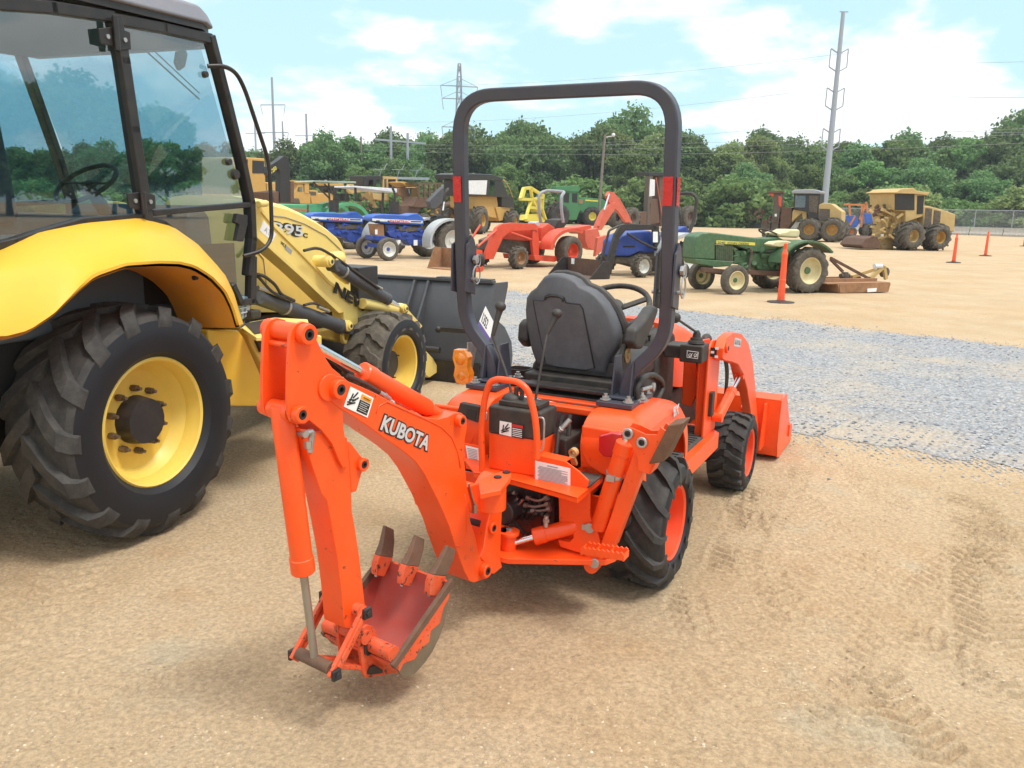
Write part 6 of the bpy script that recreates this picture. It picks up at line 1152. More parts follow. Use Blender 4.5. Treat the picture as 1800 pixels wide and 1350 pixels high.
g = G(); a = Fc.t(16, 1610, 785, 'y', -.5); b = Fc.t(16, 1700, 705, 'y', -.5); g.bar(a, b, .06, .09); g.bar(Fc.t(16, 1490, 775, 'y', -.7), Fc.t(16, 1640, 725, 'y', -.7), .06, .07); g.bar(b, Fc.t(16, 1715, 790, 'y', -.5), .06, .07); part('tail_frame', g, MT['tan_yellow'], cu)
g = G(); c = Fc.t(16, 1445, 750, 'y', -.7); g.cyl(c-V3(0, 0, .16), c+V3(0, 0, .02), .10, .07); g.cyl(c-V3(.12, 0, .06), c+V3(.12, 0, -.06), .05); part('gearbox', g, MT['engine_dark'], cu)
g = G(); c = Fc.t(16, 1662, 705, 'y', -.5); g.cyl(c-V3(.1, 0, 0), c+V3(.1, 0, 0), .05); part('white_jug', g, MT['canopy_white'], cu); g = G(); c = Fc.t(16, 1705, 745, 'y', -.6); g.lathe(c+V3(0, -.05, 0), (0, 1, 0), [(0, .05), (.01, .11), (.09, .11), (.10, .05)]); part('tail_wheel', g, MT['rubber_old'], cu)
# ---- marker posts
mp0 = None
def marker(px, py, top, label):
    global mp0
    b = gp(px, py); Fm = Frame(tuple(b), 30)
    if mp0 is None:
        o = thing('marker_post', Fm, label, 'marker post', 'orange marker posts'); g = G(); g.lathe((0, 0, .03), (0, 0, 1), [(0, .068), (.35, .058), (.36, .062), (.40, .062), (.41, .056), (.80, .050), (.86, .055), (.90, .040), (.95, .026), (.97, .034), (1.04, .034), (1.06, .01)], 16); part('post', g, MT['cone_orange'], o, ang=.4)
        g = G(); g.lathe((0, 0, 0.0), (0, 0, 1), [(0, .25), (.03, .24), (.045, .10), (.06, .07)], 20); part('rubber_base', g, MT['black_plastic'], o); mp0 = o; o['h'] = 1.06; del o['h']
    else:
        o = copy_tree(mp0); o['label'] = label; o.location = Vector(Fm.o)
    o.scale = (1, 1, 1)
marker(1372, 533, 428, 'large orange marker post standing in front of the old green tractor'); marker(1676, 462, 412, 'orange marker post just right of the tan tree cutting machine'); marker(1732, 450, 412, 'orange marker post further right, in front of the fence'); marker(1800, 433, 412, 'orange marker post at the right edge of the yard')
# ---- blue tractors with white striped hoods
F = mk((684, 458.5), (797, 455.5), .72); ft = thing('blue_tractor', F, 'blue farm tractor with white front wheels and black muffler on its hood', 'tractor', 'blue tractors with striped hoods')
wh(ft, F, 0, 797, 425, 33, .80, .36, .55, 'ag', 14, 'white_rim', tm=('rubber_old', 'rubber_old')); wh(ft, F, 0, 684, 438, 20.5, .70, .20, .62, 'no', 1, 'white_rim', 'front_wheel', tm=('rubber_old', 'rubber_old'), lug=.004, hub='ft_blue')
ho = slab(ft, F, 24, [(438, 880), (440, 830), (480, 797), (580, 786), (750, 790), (960, 800), (1050, 776), (1105, 778), (1195, 855), (1190, 950), (800, 935), (620, 925)], .26, .52, 'ft_blue2', 'hood', .04)
q = F.T(24, [(445, 850), (1172, 885), (1165, 922), (445, 885)], 'y', .262); g = G(); g.prism(q, (0, .003, 0)); st_ = part('hood_stripe', g, MT['canopy_white'], ho)
for X0, X1 in ((1000, 1150), (665, 695), (500, 550)): g = G(); g.prism(F.T(24, [(X0, 868+X0*.02), (X1, 868+X1*.02), (X1, 884+X1*.02), (X0, 884+X0*.02)], 'y', .2665), (0, .002, 0)); part('stripe_bar', g, MT['ink'], st_)
fit_text('FARMTRAC', F.t(24, 700, 906, 'y', .267), F.t(24, 985, 914, 'y', .267), F.t(24, 700, 872, 'y', .267), MT['far_red'], st_, bold=.003)
slab(ft, F, 24, [(650, 1040), (800, 1010), (960, 1050), (1170, 1020), (1290, 1030), (1340, 1080), (1330, 1200), (1150, 1240), (980, 1235), (940, 1180), (820, 1150), (700, 1110)], .18, .36, 'ft_blue', 'engine_block', .04); slab(ft, F, 24, [(620, 925), (1180, 950), (1190, 1040), (640, 1060)], .13, .26, 'engine_dark', 'engine_core', .03); slab(ft, F, 24, [(650, 935), (780, 940), (790, 1100), (680, 1090)], .17, .3, 'ft_blue', 'timing_cover', .03)
slab(ft, F, 24, [(470, 930), (612, 940), (620, 1110), (500, 1100)], .18, .36, 'rust_orange', 'radiator', .01); slab(ft, F, 24, [(445, 1090), (640, 1110), (790, 1150), (780, 1200), (600, 1190), (450, 1160)], .22, .44, 'ft_blue', 'front_support', .02)
g = G(); g.bar(V3(F.wb, -.46, .42), V3(F.wb, .46, .42), .1, .12); part('front_axle', g, MT['ft_blue'], ft)
g = G(); rn = random.Random(4)
for i in range(22): p = F.t(24, rn.uniform(800, 1180), rn.uniform(970, 1210), 'y', .17); g.bar(p, p+V3(rn.uniform(-.2, .2), .03, rn.uniform(-.1, .1)), rn.uniform(.03, .09), rn.uniform(.03, .09))
part('engine_fittings', g, MT['ft_blue'], ft, bev=.01); slab(ft, F, 24, [(820, 965), (1150, 985), (1140, 1030), (960, 1050), (830, 1030)], .205, .1, 'engine_dark', 'manifold', .02)
for X, Y, X1, Y1 in ((1040, 1160, 1095, 1240), (810, 1160, 850, 1210), (485, 1010, 520, 1080)): g = G(); g.prism(F.T(24, [(X, Y), (X1, Y), (X1, Y1), (X, Y1)], 'y', .29), (0, .003, 0)); part('lot_sticker', g, MT['sticker_white'], ft)
g = G(); a, b = F.t(24, 760, 780, 'y', 0), F.t(24, 760, 605, 'y', 0); g.cyl(a, b, .16); g.tube(fillet([b, F.t(24, 775, 500, 'y', 0), F.t(24, 730, 400, 'y', 0)], .1, 4), .035, 8); part('exhaust_muffler', g, MT['black_plastic'], ft)
arcfender(ft, F, 0, 797, 425, 37, 41, 75, 195, .84, .45, 'grey_fender')
slab(ft, F, 24, [(1400, 900), (1430, 800), (1520, 800), (1530, 850), (1500, 900)], .25, .5, 'black_plastic', 'seat', .03)
g = G(); pts = [F.t(24, 1450, 830, 'y', .5), F.t(24, 1485, 500, 'y', .5), F.t(24, 1530, 430, 'y', .5), F.t(24, 1530, 430, 'y', -.5), F.t(24, 1485, 500, 'y', -.5), F.t(24, 1450, 830, 'y', -.5)]; g.tube(fillet(pts, .15, 4), .045, 8); rb_ = part('roll_bar', g, MT['black_plastic'], ft); g = G(); g.prism(F.T(24, [(1470, 610), (1485, 610), (1470, 735), (1450, 735)], 'y', .56), (0, .01, 0)); part('sticker', g, MT['sticker_white'], rb_)
c = F.t(24, 1330, 860, 'y', 0); g = G(); g.tube([c+V3(.06*math.sin(q)*-1, math.cos(q)*.2, .2*math.sin(q)*.5) for q in np.linspace(0, 6.283, 20)[:-1]], .016, 6, closed=True); part('steering_wheel', g, MT['black_plastic'], ft)
# second one, further left, with a white canopy
f2 = copy_tree(ft); f2['label'] = 'blue farm tractor under a white canopy, half behind the yellow loader hood'; F2 = mk((578, 452), (690, 449.5), .72); f2.location = Vector(F2.o); f2.rotation_euler = (0, 0, R_(F2.deg)); f2.name = 'blue_tractor.001'
for ch in list(f2.children):
    if ch.name.startswith('roll_bar') or ch.name.startswith('lot_sticker'):
        for q in list(ch.children): D.objects.remove(q)
        D.objects.remove(ch)
g = G(); P = F2.T(24, [(185, 382), (800, 422), (802, 480), (420, 452), (180, 402)], 'y', .6); g.prism([P[0], P[1], P[2], P[4]], (0, -1.3, 0)); part('canopy', g, MT['canopy_white'], f2, bev=.01)
g = G()
for X, Y, X1, Y1 in ((600, 480, 590, 800), (200, 410, 210, 600)):
    for y in (.5, -.5): g.bar(F2.t(24, X, Y, 'y', y), F2.t(24, X1, Y1, 'y', y), .06, .06)
part('canopy_post', g, MT['black_plastic'], f2)
# ---- red tractor with loader and rear digger
F = mk((915.5, 473), (1004, 468), .72); rt = thing('red_loader_tractor', F, 'red tractor with front loader bucket and a raised red digging arm behind', 'tractor')
wh(rt, F, 15, 1200, 722, 122, .86, .42, .52, 'no', 1, 'far_red', tm=('rubber_old', 'rubber_old'), lug=.006); wh(rt, F, 15, 790, 775, 93, .80, .26, .55, 'r4', 14, 'rust_orange', 'front_wheel', tm=('rubber_old', 'rubber_old'))
slab(rt, F, 15, [(645, 600), (720, 560), (900, 540), (930, 600), (930, 650), (720, 640), (650, 630)], .30, .60, 'far_red', 'hood', .03); slab(rt, F, 15, [(560, 640), (650, 605), (880, 640), (900, 700), (860, 760), (700, 740), (560, 720)], .26, .52, 'engine_dark', 'engine_block', .03)
slab(rt, F, 15, [(895, 760), (1070, 765), (1080, 800), (1060, 812), (905, 800)], .60, 1.2, 'far_red', 'footstep', .01); slab(rt, F, 15, [(930, 650), (1060, 650), (1060, 700), (930, 700)], .4, .8, 'tan_yellow', 'floor', .01)
for s_, nm in ((.52, 1), (-.42, 0)):
    ar = slab(rt, F, 15, [(600, 540), (640, 512), (720, 502), (905, 510), (928, 530), (925, 580), (905, 560), (710, 570), (650, 620), (575, 790), (510, 790), (515, 740), (570, 600)], s_, .10, 'far_red', 'loader_arm', .01)
    slab(rt, F, 15, [(885, 560), (925, 560), (935, 640), (935, 790), (895, 790), (880, 660)], s_-.02, .10, 'far_red', 'loader_mast', .01)
    pipe(rt, F, 15, [(710, 580), (870, 635)], s_+.03, .035, 'far_red', 'lift_cylinder', par=ar); pipe(rt, F, 15, [(600, 560), (450, 690)], s_+.03, .03, 'far_red', 'tilt_cylinder', par=ar); pipe(rt, F, 15, [(470, 520), (380, 660)], s_-.3, .03, 'far_red', 'tilt_cylinder', par=ar)
arcfender(rt, F, 15, 1200, 722, 150, 175, 60, 178, .86, .42, 'far_red'); slab(rt, F, 15, [(1200, 545), (1345, 520), (1352, 545), (1310, 560), (1250, 570)], .86, .42, 'far_red', 'fender_top', both=True)
slab(rt, F, 15, [(955, 540), (1010, 505), (1060, 540), (1060, 640), (950, 650)], .3, .6, 'far_red', 'dashboard', .03); slab(rt, F, 15, [(1060, 540), (1085, 480), (1150, 470), (1165, 500), (1120, 560), (1060, 600), (970, 600), (975, 570)], .25, .5, 'black_plastic', 'seat', .03)
slab(rt, F, 15, [(905, 500), (935, 490), (950, 560), (925, 600), (900, 560)], .1, .3, 'grey_fender', 'steering_console', .02)
g = G(); pts = [F.t(15, 1125, 500, 'y', .42), F.t(15, 1110, 400, 'y', .42), F.t(15, 1108, 290, 'y', .42), F.t(15, 1140, 258, 'y', .35), V3(*F.t(15, 1270, 260, 'y', -.35)), F.t(15, 1305, 290, 'y', -.42), F.t(15, 1300, 400, 'y', -.42), F.t(15, 1240, 510, 'y', -.42)]; pts[4][0] = pts[3][0]; pts[5][0] = pts[2][0]; pts[6][0] = pts[1][0]; pts[7][0] = pts[0][0]; g.tube(fillet(pts, .12, 4), .045, 8); part('roll_bar', g, MT['steel_grey'], rt)
bu = [F.t(15, X, Y, 'y', .75) for X, Y in ((375, 880), (400, 712), (470, 735), (487, 872))]
g = G(); zz = bu[1][2]; xb = F.t(15, 487, 870, 'y', .75)[0]; g.plate([(xb, .02), (xb+.55, .02), (xb+.30, zz), (xb+.05, zz*.95)], 'y', .75, .02); g.plate([(xb, .02), (xb+.55, .02), (xb+.30, zz), (xb+.05, zz*.95)], 'y', -.75, .02); g.box(xb, xb+.55, -.75, .75, .01, .03); g.prism([V3(xb, -.75, .02), V3(xb, .75, .02), V3(xb+.05, .75, zz*.95), V3(xb+.05, -.75, zz*.95)], (-.02, 0, 0)); lb_ = part('loader_bucket', g, MT['rust_orange'], rt, bev=.004); g = G(); g.plate([(xb, .02), (xb+.56, .02), (xb+.31, zz+.01), (xb+.05, zz*.95)], 'y', .775, .02); part('bucket_side', g, MT['far_red'], lb_)
# red digger arm
yb = -.1
bo_ = slab(rt, F, 15, [(1385, 560), (1395, 520), (1440, 420), (1500, 350), (1540, 340), (1560, 360), (1480, 480), (1430, 560)], yb, .14, 'faded_red', 'boom', .01); slab(rt, F, 15, [(1470, 290), (1490, 255), (1530, 262), (1590, 340), (1640, 430), (1672, 500), (1620, 500), (1560, 410), (1520, 380), (1490, 340)], yb-.02, .10, 'faded_red', 'dipper_arm', .01)
pipe(rt, F, 15, [(1490, 275), (1445, 420)], yb, .03, 'chrome', 'piston_rod', par=bo_); pipe(rt, F, 15, [(1445, 400), (1400, 530)], yb, .05, 'faded_red', 'dipper_cylinder', par=bo_); pipe(rt, F, 15, [(1560, 310), (1630, 440)], yb-.05, .04, 'faded_red', 'bucket_cylinder', par=bo_); pipe(rt, F, 15, [(1630, 440), (1665, 500)], yb-.05, .02, 'chrome', 'piston_rod', par=bo_)
slab(rt, F, 15, [(1300, 560), (1400, 545), (1430, 640), (1370, 720), (1320, 700), (1300, 640)], .0, .3, 'faded_red', 'digger_frame', .02); slab(rt, F, 15, [(1400, 620), (1470, 600), (1440, 720), (1380, 770)], .45, .1, 'faded_red', 'stabilizer_leg', .01)
# ---- blue tractor with black loader
F = mk((1131.5, 488), (1212, 485), .72); bt_ = thing('blue_loader_tractor', F, 'blue tractor with black front loader and brown bucket beside the red tractor', 'tractor')
wh(bt_, F, 16, 425, 650, 118, .84, .36, .52, 'ag', 13, 'white_rim', tm=('rubber', 'rubber_lug')); wh(bt_, F, 16, 118, 705, 77, .76, .24, .58, 'r4', 14, 'white_rim', 'front_wheel', tm=('rubber_old', 'rubber_old'))
slab(bt_, F, 16, [(-62, 590), (-55, 540), (-25, 505), (40, 478), (160, 470), (235, 498), (240, 600), (160, 620), (90, 612), (30, 640), (-70, 640)], .28, .56, 'ft_blue', 'hood', .05); slab(bt_, F, 16, [(-70, 640), (30, 642), (90, 615), (240, 600), (310, 640), (310, 740), (180, 740), (0, 690), (-60, 690)], .22, .44, 'engine_dark', 'engine_block', .03)
slab(bt_, F, 16, [(-18, 570), (60, 568), (62, 580), (-18, 582)], .285, .01, 'ink', 'hood_vent'); arcfender(bt_, F, 16, 425, 650, 142, 165, 60, 178, .84, .40, 'grey_fender'); slab(bt_, F, 16, [(320, 470), (400, 440), (430, 480), (380, 520), (320, 540)], .25, .5, 'ft_blue', 'dashboard', .03)
g = G(); pts = [F.t(16, 420, 480, 'y', .5), F.t(16, 450, 400, 'y', .5), F.t(16, 470, 260, 'y', .5), F.t(16, 440, 225, 'y', .4)]; pts += [V3(p[0], -p[1], p[2]) for p in reversed(pts)]; g.tube(fillet(pts, .12, 4), .045, 8); part('roll_bar', g, MT['black_plastic'], bt_)
for s_ in (.48, -.48):
    ar = slab(bt_, F, 16, [(200, 432), (205, 465), (0, 470), (-40, 520), (-62, 600), (-95, 760), (-130, 760), (-110, 640), (-70, 500), (-30, 432), (0, 425)], s_, .09, 'black_paint', 'loader_arm', .01); pipe(bt_, F, 16, [(10, 490), (100, 545), (220, 600)], s_+.02, .03, 'black_paint', 'lift_cylinder', par=ar); pipe(bt_, F, 16, [(-50, 440), (-110, 470), (-170, 700)], s_+.03, .03, 'black_paint', 'tilt_cylinder', par=ar); slab(bt_, F, 16, [(180, 440), (220, 440), (230, 600), (195, 600)], s_, .08, 'black_paint', 'loader_mast', .01)
slab(bt_, F, 16, [(180, 478), (212, 478), (212, 548), (180, 548)], .50, .01, 'sticker_white', 'sticker')
q0 = F.t(15, 1490, 940, 'y', .80); q1 = F.t(15, 1455, 805, 'y', .80); hb_ = q1[2]; L_ = .62
g = G(); g.plate([(q0[0], .02), (q0[0]+L_, .02), (q0[0]+.2, hb_), (q0[0]+.03, hb_)], 'y', .80, .02); g.plate([(q0[0], .02), (q0[0]+L_, .02), (q0[0]+.2, hb_), (q0[0]+.03, hb_)], 'y', -.80, .02); g.prism([V3(q0[0], -.8, .02), V3(q0[0], .8, .02), V3(q0[0]+.03, .8, hb_), V3(q0[0]+.03, -.8, hb_)], (-.02, 0, 0)); g.box(q0[0], q0[0]+L_, -.8, .8, .01, .03); bk_ = part('loader_bucket', g, MT['black_paint'], bt_, bev=.004)
g = G(); g.prism([V3(q0[0]+.004, -.78, .035), V3(q0[0]+.004, .78, .035), V3(q0[0]+.034, .78, hb_-.01), V3(q0[0]+.034, -.78, hb_-.01)], (.004, 0, 0)); g.box(q0[0]+.02, q0[0]+L_-.02, -.78, .78, .031, .036); part('bucket_lining', g, MT['rust_brown'], bk_)
g = G(); g.box(q0[0]+.04, q0[0]+.05, -.62, -.50, hb_-.16, hb_-.02); part('sticker', g, MT['sticker_white'], bk_)
# ---- green tractor with canopy (left, behind the yellow hood)
F = mk((500, 440), (613, 438), .75); gt = thing('green_canopy_tractor', F, 'green tractor with pale flat canopy behind the blue tractors', 'tractor')
wh(gt, F, 23, 1130, 930, 235, .85, .45, .5, 'ag', 14, 'rust_orange', tm=('rubber_old', 'rubber_old'))
wh(gt, F, 23, 150, 1100, 150, .75, .25, .5, 'ag', 12, 'green_teal', 'front_wheel', tm=('rubber_old', 'rubber_old'))
h_ = slab(gt, F, 23, [(-20, 670), (40, 645), (180, 640), (480, 648), (640, 640), (720, 640), (720, 860), (520, 860), (40, 800)], .28, .56, 'green_teal', 'hood', .05); slab(gt, F, 23, [(190, 708), (490, 716), (490, 740), (190, 735)], .285, .01, 'faded_red', 'hood_stripe', par=h_)
slab(gt, F, 23, [(490, 650), (515, 650), (520, 850), (480, 850)], .285, .02, 'engine_dark', 'grille'); slab(gt, F, 23, [(700, 700), (900, 700), (900, 900), (700, 900)], .2, .4, 'green_teal', 'gearbox', .03); arcfender(gt, F, 23, 1100, 930, 262, 310, 20, 170, .85, .45, 'green_teal')
g = G(); P = F.T(23, [(555, 322), (600, 304), (1195, 318), (1198, 345), (960, 345)], 'y', .65); g.prism(P, (0, -1.3, 0)); part('canopy', g, MT['canopy_green'], gt, bev=.01)
g = G()
for X, Y, X1, Y1 in ((800, 345, 815, 640), (580, 330, 810, 560), (1040, 345, 1040, 600), (740, 360, 960, 590)):
    for y in (.5, -.5): g.bar(F.t(23, X, Y, 'y', y), F.t(23, X1, Y1, 'y', y), .05, .05)
part('canopy_post', g, MT['black_plastic'], gt); slab(gt, F, 23, [(965, 600), (980, 490), (1090, 490), (1120, 600)], .28, .56, 'black_plastic', 'seat', .04)
# ---- forestry and earth moving machines of the back row
def machine(nm, fr, re, half, label, cat): 
    F = mk(fr, re, half); return F, thing(nm, F, label, cat)
def clutter(o, F, k, x0, x1, y0, y1, yy, m, n, seed, name, s_=.12):
    r = random.Random(seed); g = G()
    for i in range(n):
        p = F.t(k, r.uniform(x0, x1), r.uniform(y0, y1), 'y', yy+r.uniform(-.5, .1)); q = p+V3(r.uniform(-1, 1), r.uniform(-.4, .4), r.uniform(-.5, .6))*s_*3; g.bar(p, q, s_*r.uniform(.4, 1), s_*r.uniform(.4, 1.2))
    part(name, g, MT[m], o)
# black cab skidder behind the left roll bar post
F, o = machine('log_skidder', (848, 411.5), (903, 408.5), 1.2, 'yellow and black cab skidder with huge treaded tyres behind the red tractor', 'skidder')
wh(o, F, 15, 490, 470, 112, 1.35, .8, .42, 'ag', 12, 'cat_yellow', 'front_wheel', tm=('rubber_old', 'rubber_old'), lug=.08); wh(o, F, 15, 745, 450, 88, 1.35, .8, .42, 'ag', 12, 'cat_yellow', tm=('rubber_old', 'rubber_old'), lug=.08)
slab(o, F, 15, [(350, 120), (400, 112), (560, 118), (650, 150), (650, 165), (350, 160)], 1.0, 2.0, 'cab_black', 'cab_roof', .05); cb_ = slab(o, F, 15, [(358, 160), (640, 160), (690, 290), (640, 300), (540, 292), (358, 290)], .95, 1.5, 'cab_black', 'cab', .04)
slab(o, F, 15, [(370, 168), (525, 165), (515, 280), (370, 275)], .965, .02, 'canopy_white', 'side_window', par=cb_); slab(o, F, 15, [(545, 160), (585, 165), (580, 290), (535, 285)], .965, .02, 'far_glass', 'side_window', par=cb_)
slab(o, F, 15, [(370, 290), (600, 290), (610, 360), (600, 470), (430, 430), (370, 380)], .6, 1.2, 'cat_yellow', 'body', .05); slab(o, F, 15, [(590, 380), (700, 370), (720, 470), (620, 490)], .7, 1.4, 'cat_yellow', 'rear_frame', .04); slab(o, F, 15, [(640, 270), (730, 300), (742, 390), (640, 370)], .8, 1.6, 'cab_black', 'engine_hood', .04)
g = G(); g.tube(fillet(F.T(15, [(600, 150), (660, 165), (700, 230), (725, 300)], 'y', .9), .3, 4), .04, 6); g.tube(fillet(F.T(15, [(600, 150), (660, 165), (700, 230), (725, 300)], 'y', -.9), .3, 4), .04, 6); part('guard_tube', g, MT['tan_yellow'], o)
# dark boom machine with round logo
F, o = machine('boom_loader', (735, 402), (812, 402), 1.1, 'dark boom loader with sloping grey arm left of the black roll bar post', 'loader')
slab(o, F, 24, [(1265, 610), (1285, 580), (1420, 440), (1560, 330), (1700, 330), (1700, 560), (1580, 470), (1440, 640), (1350, 720), (1290, 700)], .6, .5, 'loader_grey', 'boom_arm', .05); slab(o, F, 24, [(1500, 640), (1800, 600), (1800, 880), (1500, 900)], .8, 1.6, 'rust_brown', 'body', .05)
wh(o, F, 24, 1210, 780, 110, 1.2, .6, .42, 'ag', 11, 'rust_brown', 'front_wheel', tm=('rubber_old', 'rubber_old'), lug=.07); clutter(o, F, 24, 1280, 1500, 700, 830, .5, 'cat_yellow', 12, 5, 'linkage', .14)
# rusty cage forwarder
F, o = machine('cage_skidder', (738, 398), (775, 398), 1.0, 'rust brown machine with open cage cab and no glass', 'skidder')
g = G()
for y in (.8, -.8):
    for X in (1110, 1190, 1260, 1340, 1390): g.bar(F.t(24, X, 340, 'y', y), F.t(24, X+5, 560, 'y', y), .12, .12)
    g.bar(F.t(24, 1090, 350, 'y', y), F.t(24, 1440, 350, 'y', y), .14, .14)
    g.bar(F.t(24, 1110, 470, 'y', y), F.t(24, 1330, 470, 'y', y), .08, .08)
g.prism(F.T(24, [(1095, 335), (1435, 335), (1435, 350), (1095, 350)], 'y', .85), (0, -1.7, 0)); part('cage_cab', g, MT['rust_brown'], o); slab(o, F, 24, [(1080, 540), (1340, 560), (1320, 680), (1140, 700), (1000, 680), (1060, 620)], .8, 1.6, 'rust_brown', 'body', .06); slab(o, F, 24, [(860, 660), (1130, 650), (1120, 780), (880, 790)], .5, 1.2, 'rust_brown', 'lower_frame', .05)
wh(o, F, 24, 1000, 800, 90, 1.1, .6, .42, 'ag', 11, 'rust_brown', 'front_wheel', tm=('rubber_old', 'rubber_old'), lug=.07)
# yellow loader with orange knuckle arm
F, o = machine('knuckle_loader', (690, 397), (735, 397), 1.0, 'tan and orange knuckle boom loader beside the cage machine', 'loader')
slab(o, F, 24, [(1010, 430), (1090, 400), (1090, 640), (1010, 640)], .7, 1.4, 'cat_yellow', 'body', .05); slab(o, F, 24, [(860, 330), (900, 322), (1090, 370), (1090, 400), (1000, 400), (930, 390)], .9, 1.8, 'cat_yellow', 'cab_roof', .05); slab(o, F, 24, [(800, 470), (840, 410), (900, 405), (960, 470), (1000, 640), (970, 680), (900, 540), (830, 520)], .5, .4, 'rust_orange', 'knuckle_arm', .04); slab(o, F, 24, [(940, 410), (1010, 430), (1000, 520), (960, 480)], .72, .1, 'far_glass', 'side_window')
clutter(o, F, 24, 820, 1000, 560, 760, .4, 'rust_brown', 14, 8, 'linkage', .13)
# yellow cab with black roof rack
F, o = machine('crane_carrier', (642, 396), (692, 396), 1.0, 'tan crane carrier with long black roof rack seen over the white canopy', 'crane')
slab(o, F, 24, [(310, 240), (560, 235), (590, 245), (590, 300), (500, 300), (500, 390), (460, 390), (460, 300), (400, 300), (390, 380), (330, 380)], .9, 1.8, 'cab_black', 'roof_rack', .04); g = G()
for X, X1 in ((650, 660), (780, 800), (600, 600)): g.bar(F.t(24, X, 260, 'y', .8), F.t(24, X1, 420, 'y', .8), .16, .16)
g.bar(F.t(24, 590, 260, 'y', .8), F.t(24, 780, 270, 'y', .8), .2, .2); part('cab_frame', g, MT['tan_yellow'], o); slab(o, F, 24, [(690, 290), (770, 290), (790, 400), (690, 400)], .78, 1.2, 'cab_black', 'cab', .03); slab(o, F, 24, [(450, 490), (690, 500), (690, 600), (470, 580)], .8, 1.6, 'tan_yellow', 'body', .05)
slab(o, F, 24, [(75, 420), (120, 360), (180, 360), (200, 400), (350, 420), (460, 450), (500, 640), (540, 700), (490, 700), (380, 470), (230, 480), (150, 500)], .5, .4, 'tan_yellow', 'folded_boom', .05); clutter(o, F, 24, 230, 600, 560, 760, .5, 'rust_brown', 26, 9, 'linkage', .16); wh(o, F, 24, 520, 790, 90, 1.0, .5, .42, 'ag', 11, 'rust_brown', 'front_wheel', tm=('rubber_old', 'rubber_old'), lug=.06)
# crawler / dozer pair
F, o = machine('yellow_dozer', (515, 392), (560, 392), 1.0, 'tan yellow dozer with open rear window behind the green tractor', 'dozer')
slab(o, F, 23, [(285, 330), (310, 305), (520, 320), (540, 345), (490, 350), (340, 350)], .8, 1.6, 'cat_yellow', 'cab_roof', .05); slab(o, F, 23, [(300, 480), (345, 400), (350, 350), (440, 360), (440, 470), (490, 480), (540, 500), (540, 640), (300, 640)], .7, 1.4, 'cat_yellow', 'body', .05); slab(o, F, 23, [(365, 395), (425, 395), (420, 470), (345, 465)], .72, .03, 'far_glass', 'rear_window'); slab(o, F, 23, [(455, 340), (520, 340), (520, 500), (455, 480)], .75, .3, 'cat_yellow', 'post', .03); slab(o, F, 23, [(200, 560), (380, 560), (400, 640), (200, 640)], .8, 1.6, 'engine_dark', 'track', .1)
clutter(o, F, 23, 540, 760, 500, 600, .5, 'cat_yellow', 12, 14, 'linkage', .13)
F, o = machine('track_loader', (575, 392), (612, 392), 1.0, 'yellow machine with dark cab under the green tractor canopy', 'loader')
slab(o, F, 23, [(750, 345), (1020, 350), (1020, 390), (760, 380)], .8, 1.6, 'cat_yellow', 'cab_roof', .05); slab(o, F, 23, [(800, 380), (920, 385), (920, 510), (870, 510), (800, 430)], .7, 1.4, 'cab_black', 'cab', .04); slab(o, F, 23, [(520, 440), (640, 450), (650, 500), (760, 480), (950, 500), (950, 640), (560, 640)], .6, 1.2, 'cat_yellow', 'body', .05); slab(o, F, 23, [(510, 460), (620, 470), (620, 520), (530, 520)], .62, .1, 'engine_dark', 'grille')
# yellow tower cab next to the big loader and the black lift arm
F, o = machine('yellow_excavator', (440, 405), (470, 404), 1.1, 'tall yellow cab with small dark windows right beside the glass cab', 'excavator')
b_ = slab(o, F, 14, [(-60, 365), (60, 362), (215, 372), (222, 560), (240, 740), (-60, 740)], 1.0, 2.0, 'cat_yellow', 'body', .06); slab(o, F, 14, [(115, 388), (210, 395), (210, 495), (115, 495)], 1.03, .04, 'cab_black', 'side_window', par=b_); slab(o, F, 14, [(45, 378), (75, 380), (75, 432), (48, 430)], 1.03, .04, 'cab_black', 'side_window', par=b_); slab(o, F, 14, [(235, 575), (325, 572), (330, 740), (240, 740)], .9, 1.2, 'cat_yellow', 'frame', .04)
F, o = machine('skid_steer_loader', (505, 412), (535, 411), .9, 'black raised lift arm marked T250 beside the grab handle', 'loader')
a_ = slab(o, F, 14, [(245, 440), (330, 385), (375, 350), (412, 362), (425, 450), (425, 740), (345, 740), (345, 480), (330, 460), (265, 530), (242, 500)], .8, .3, 'cab_black', 'lift_arm', .03)
p = F.t(14, 262, 505, 'y', .82); q = F.t(14, 316, 458, 'y', .82); g = G(); d = q-p; u_ = V3(-d[2]*0, 0, 1.); g.prism(F.T(14, [(258, 480), (308, 430), (318, 460), (270, 508)], 'y', .805), (0, .01, 0)); st_ = part('arm_label', g, MT['ink'], a_); lettering('T250', F.t(14, 268, 502, 'y', .82), q-p, F.t(14, 258, 480, 'y', .82)-p, np.linalg.norm(q-p)*.42, MT['bright_yellow'], st_, bold=.008)
slab(o, F, 14, [(270, 655), (390, 640), (390, 740), (300, 740)], .7, 1.2, 'rust_brown', 'bucket', .03); slab(o, F, 14, [(430, 560), (460, 560), (460, 740), (430, 740)], .7, 1.0, 'rust_brown', 'body', .03)
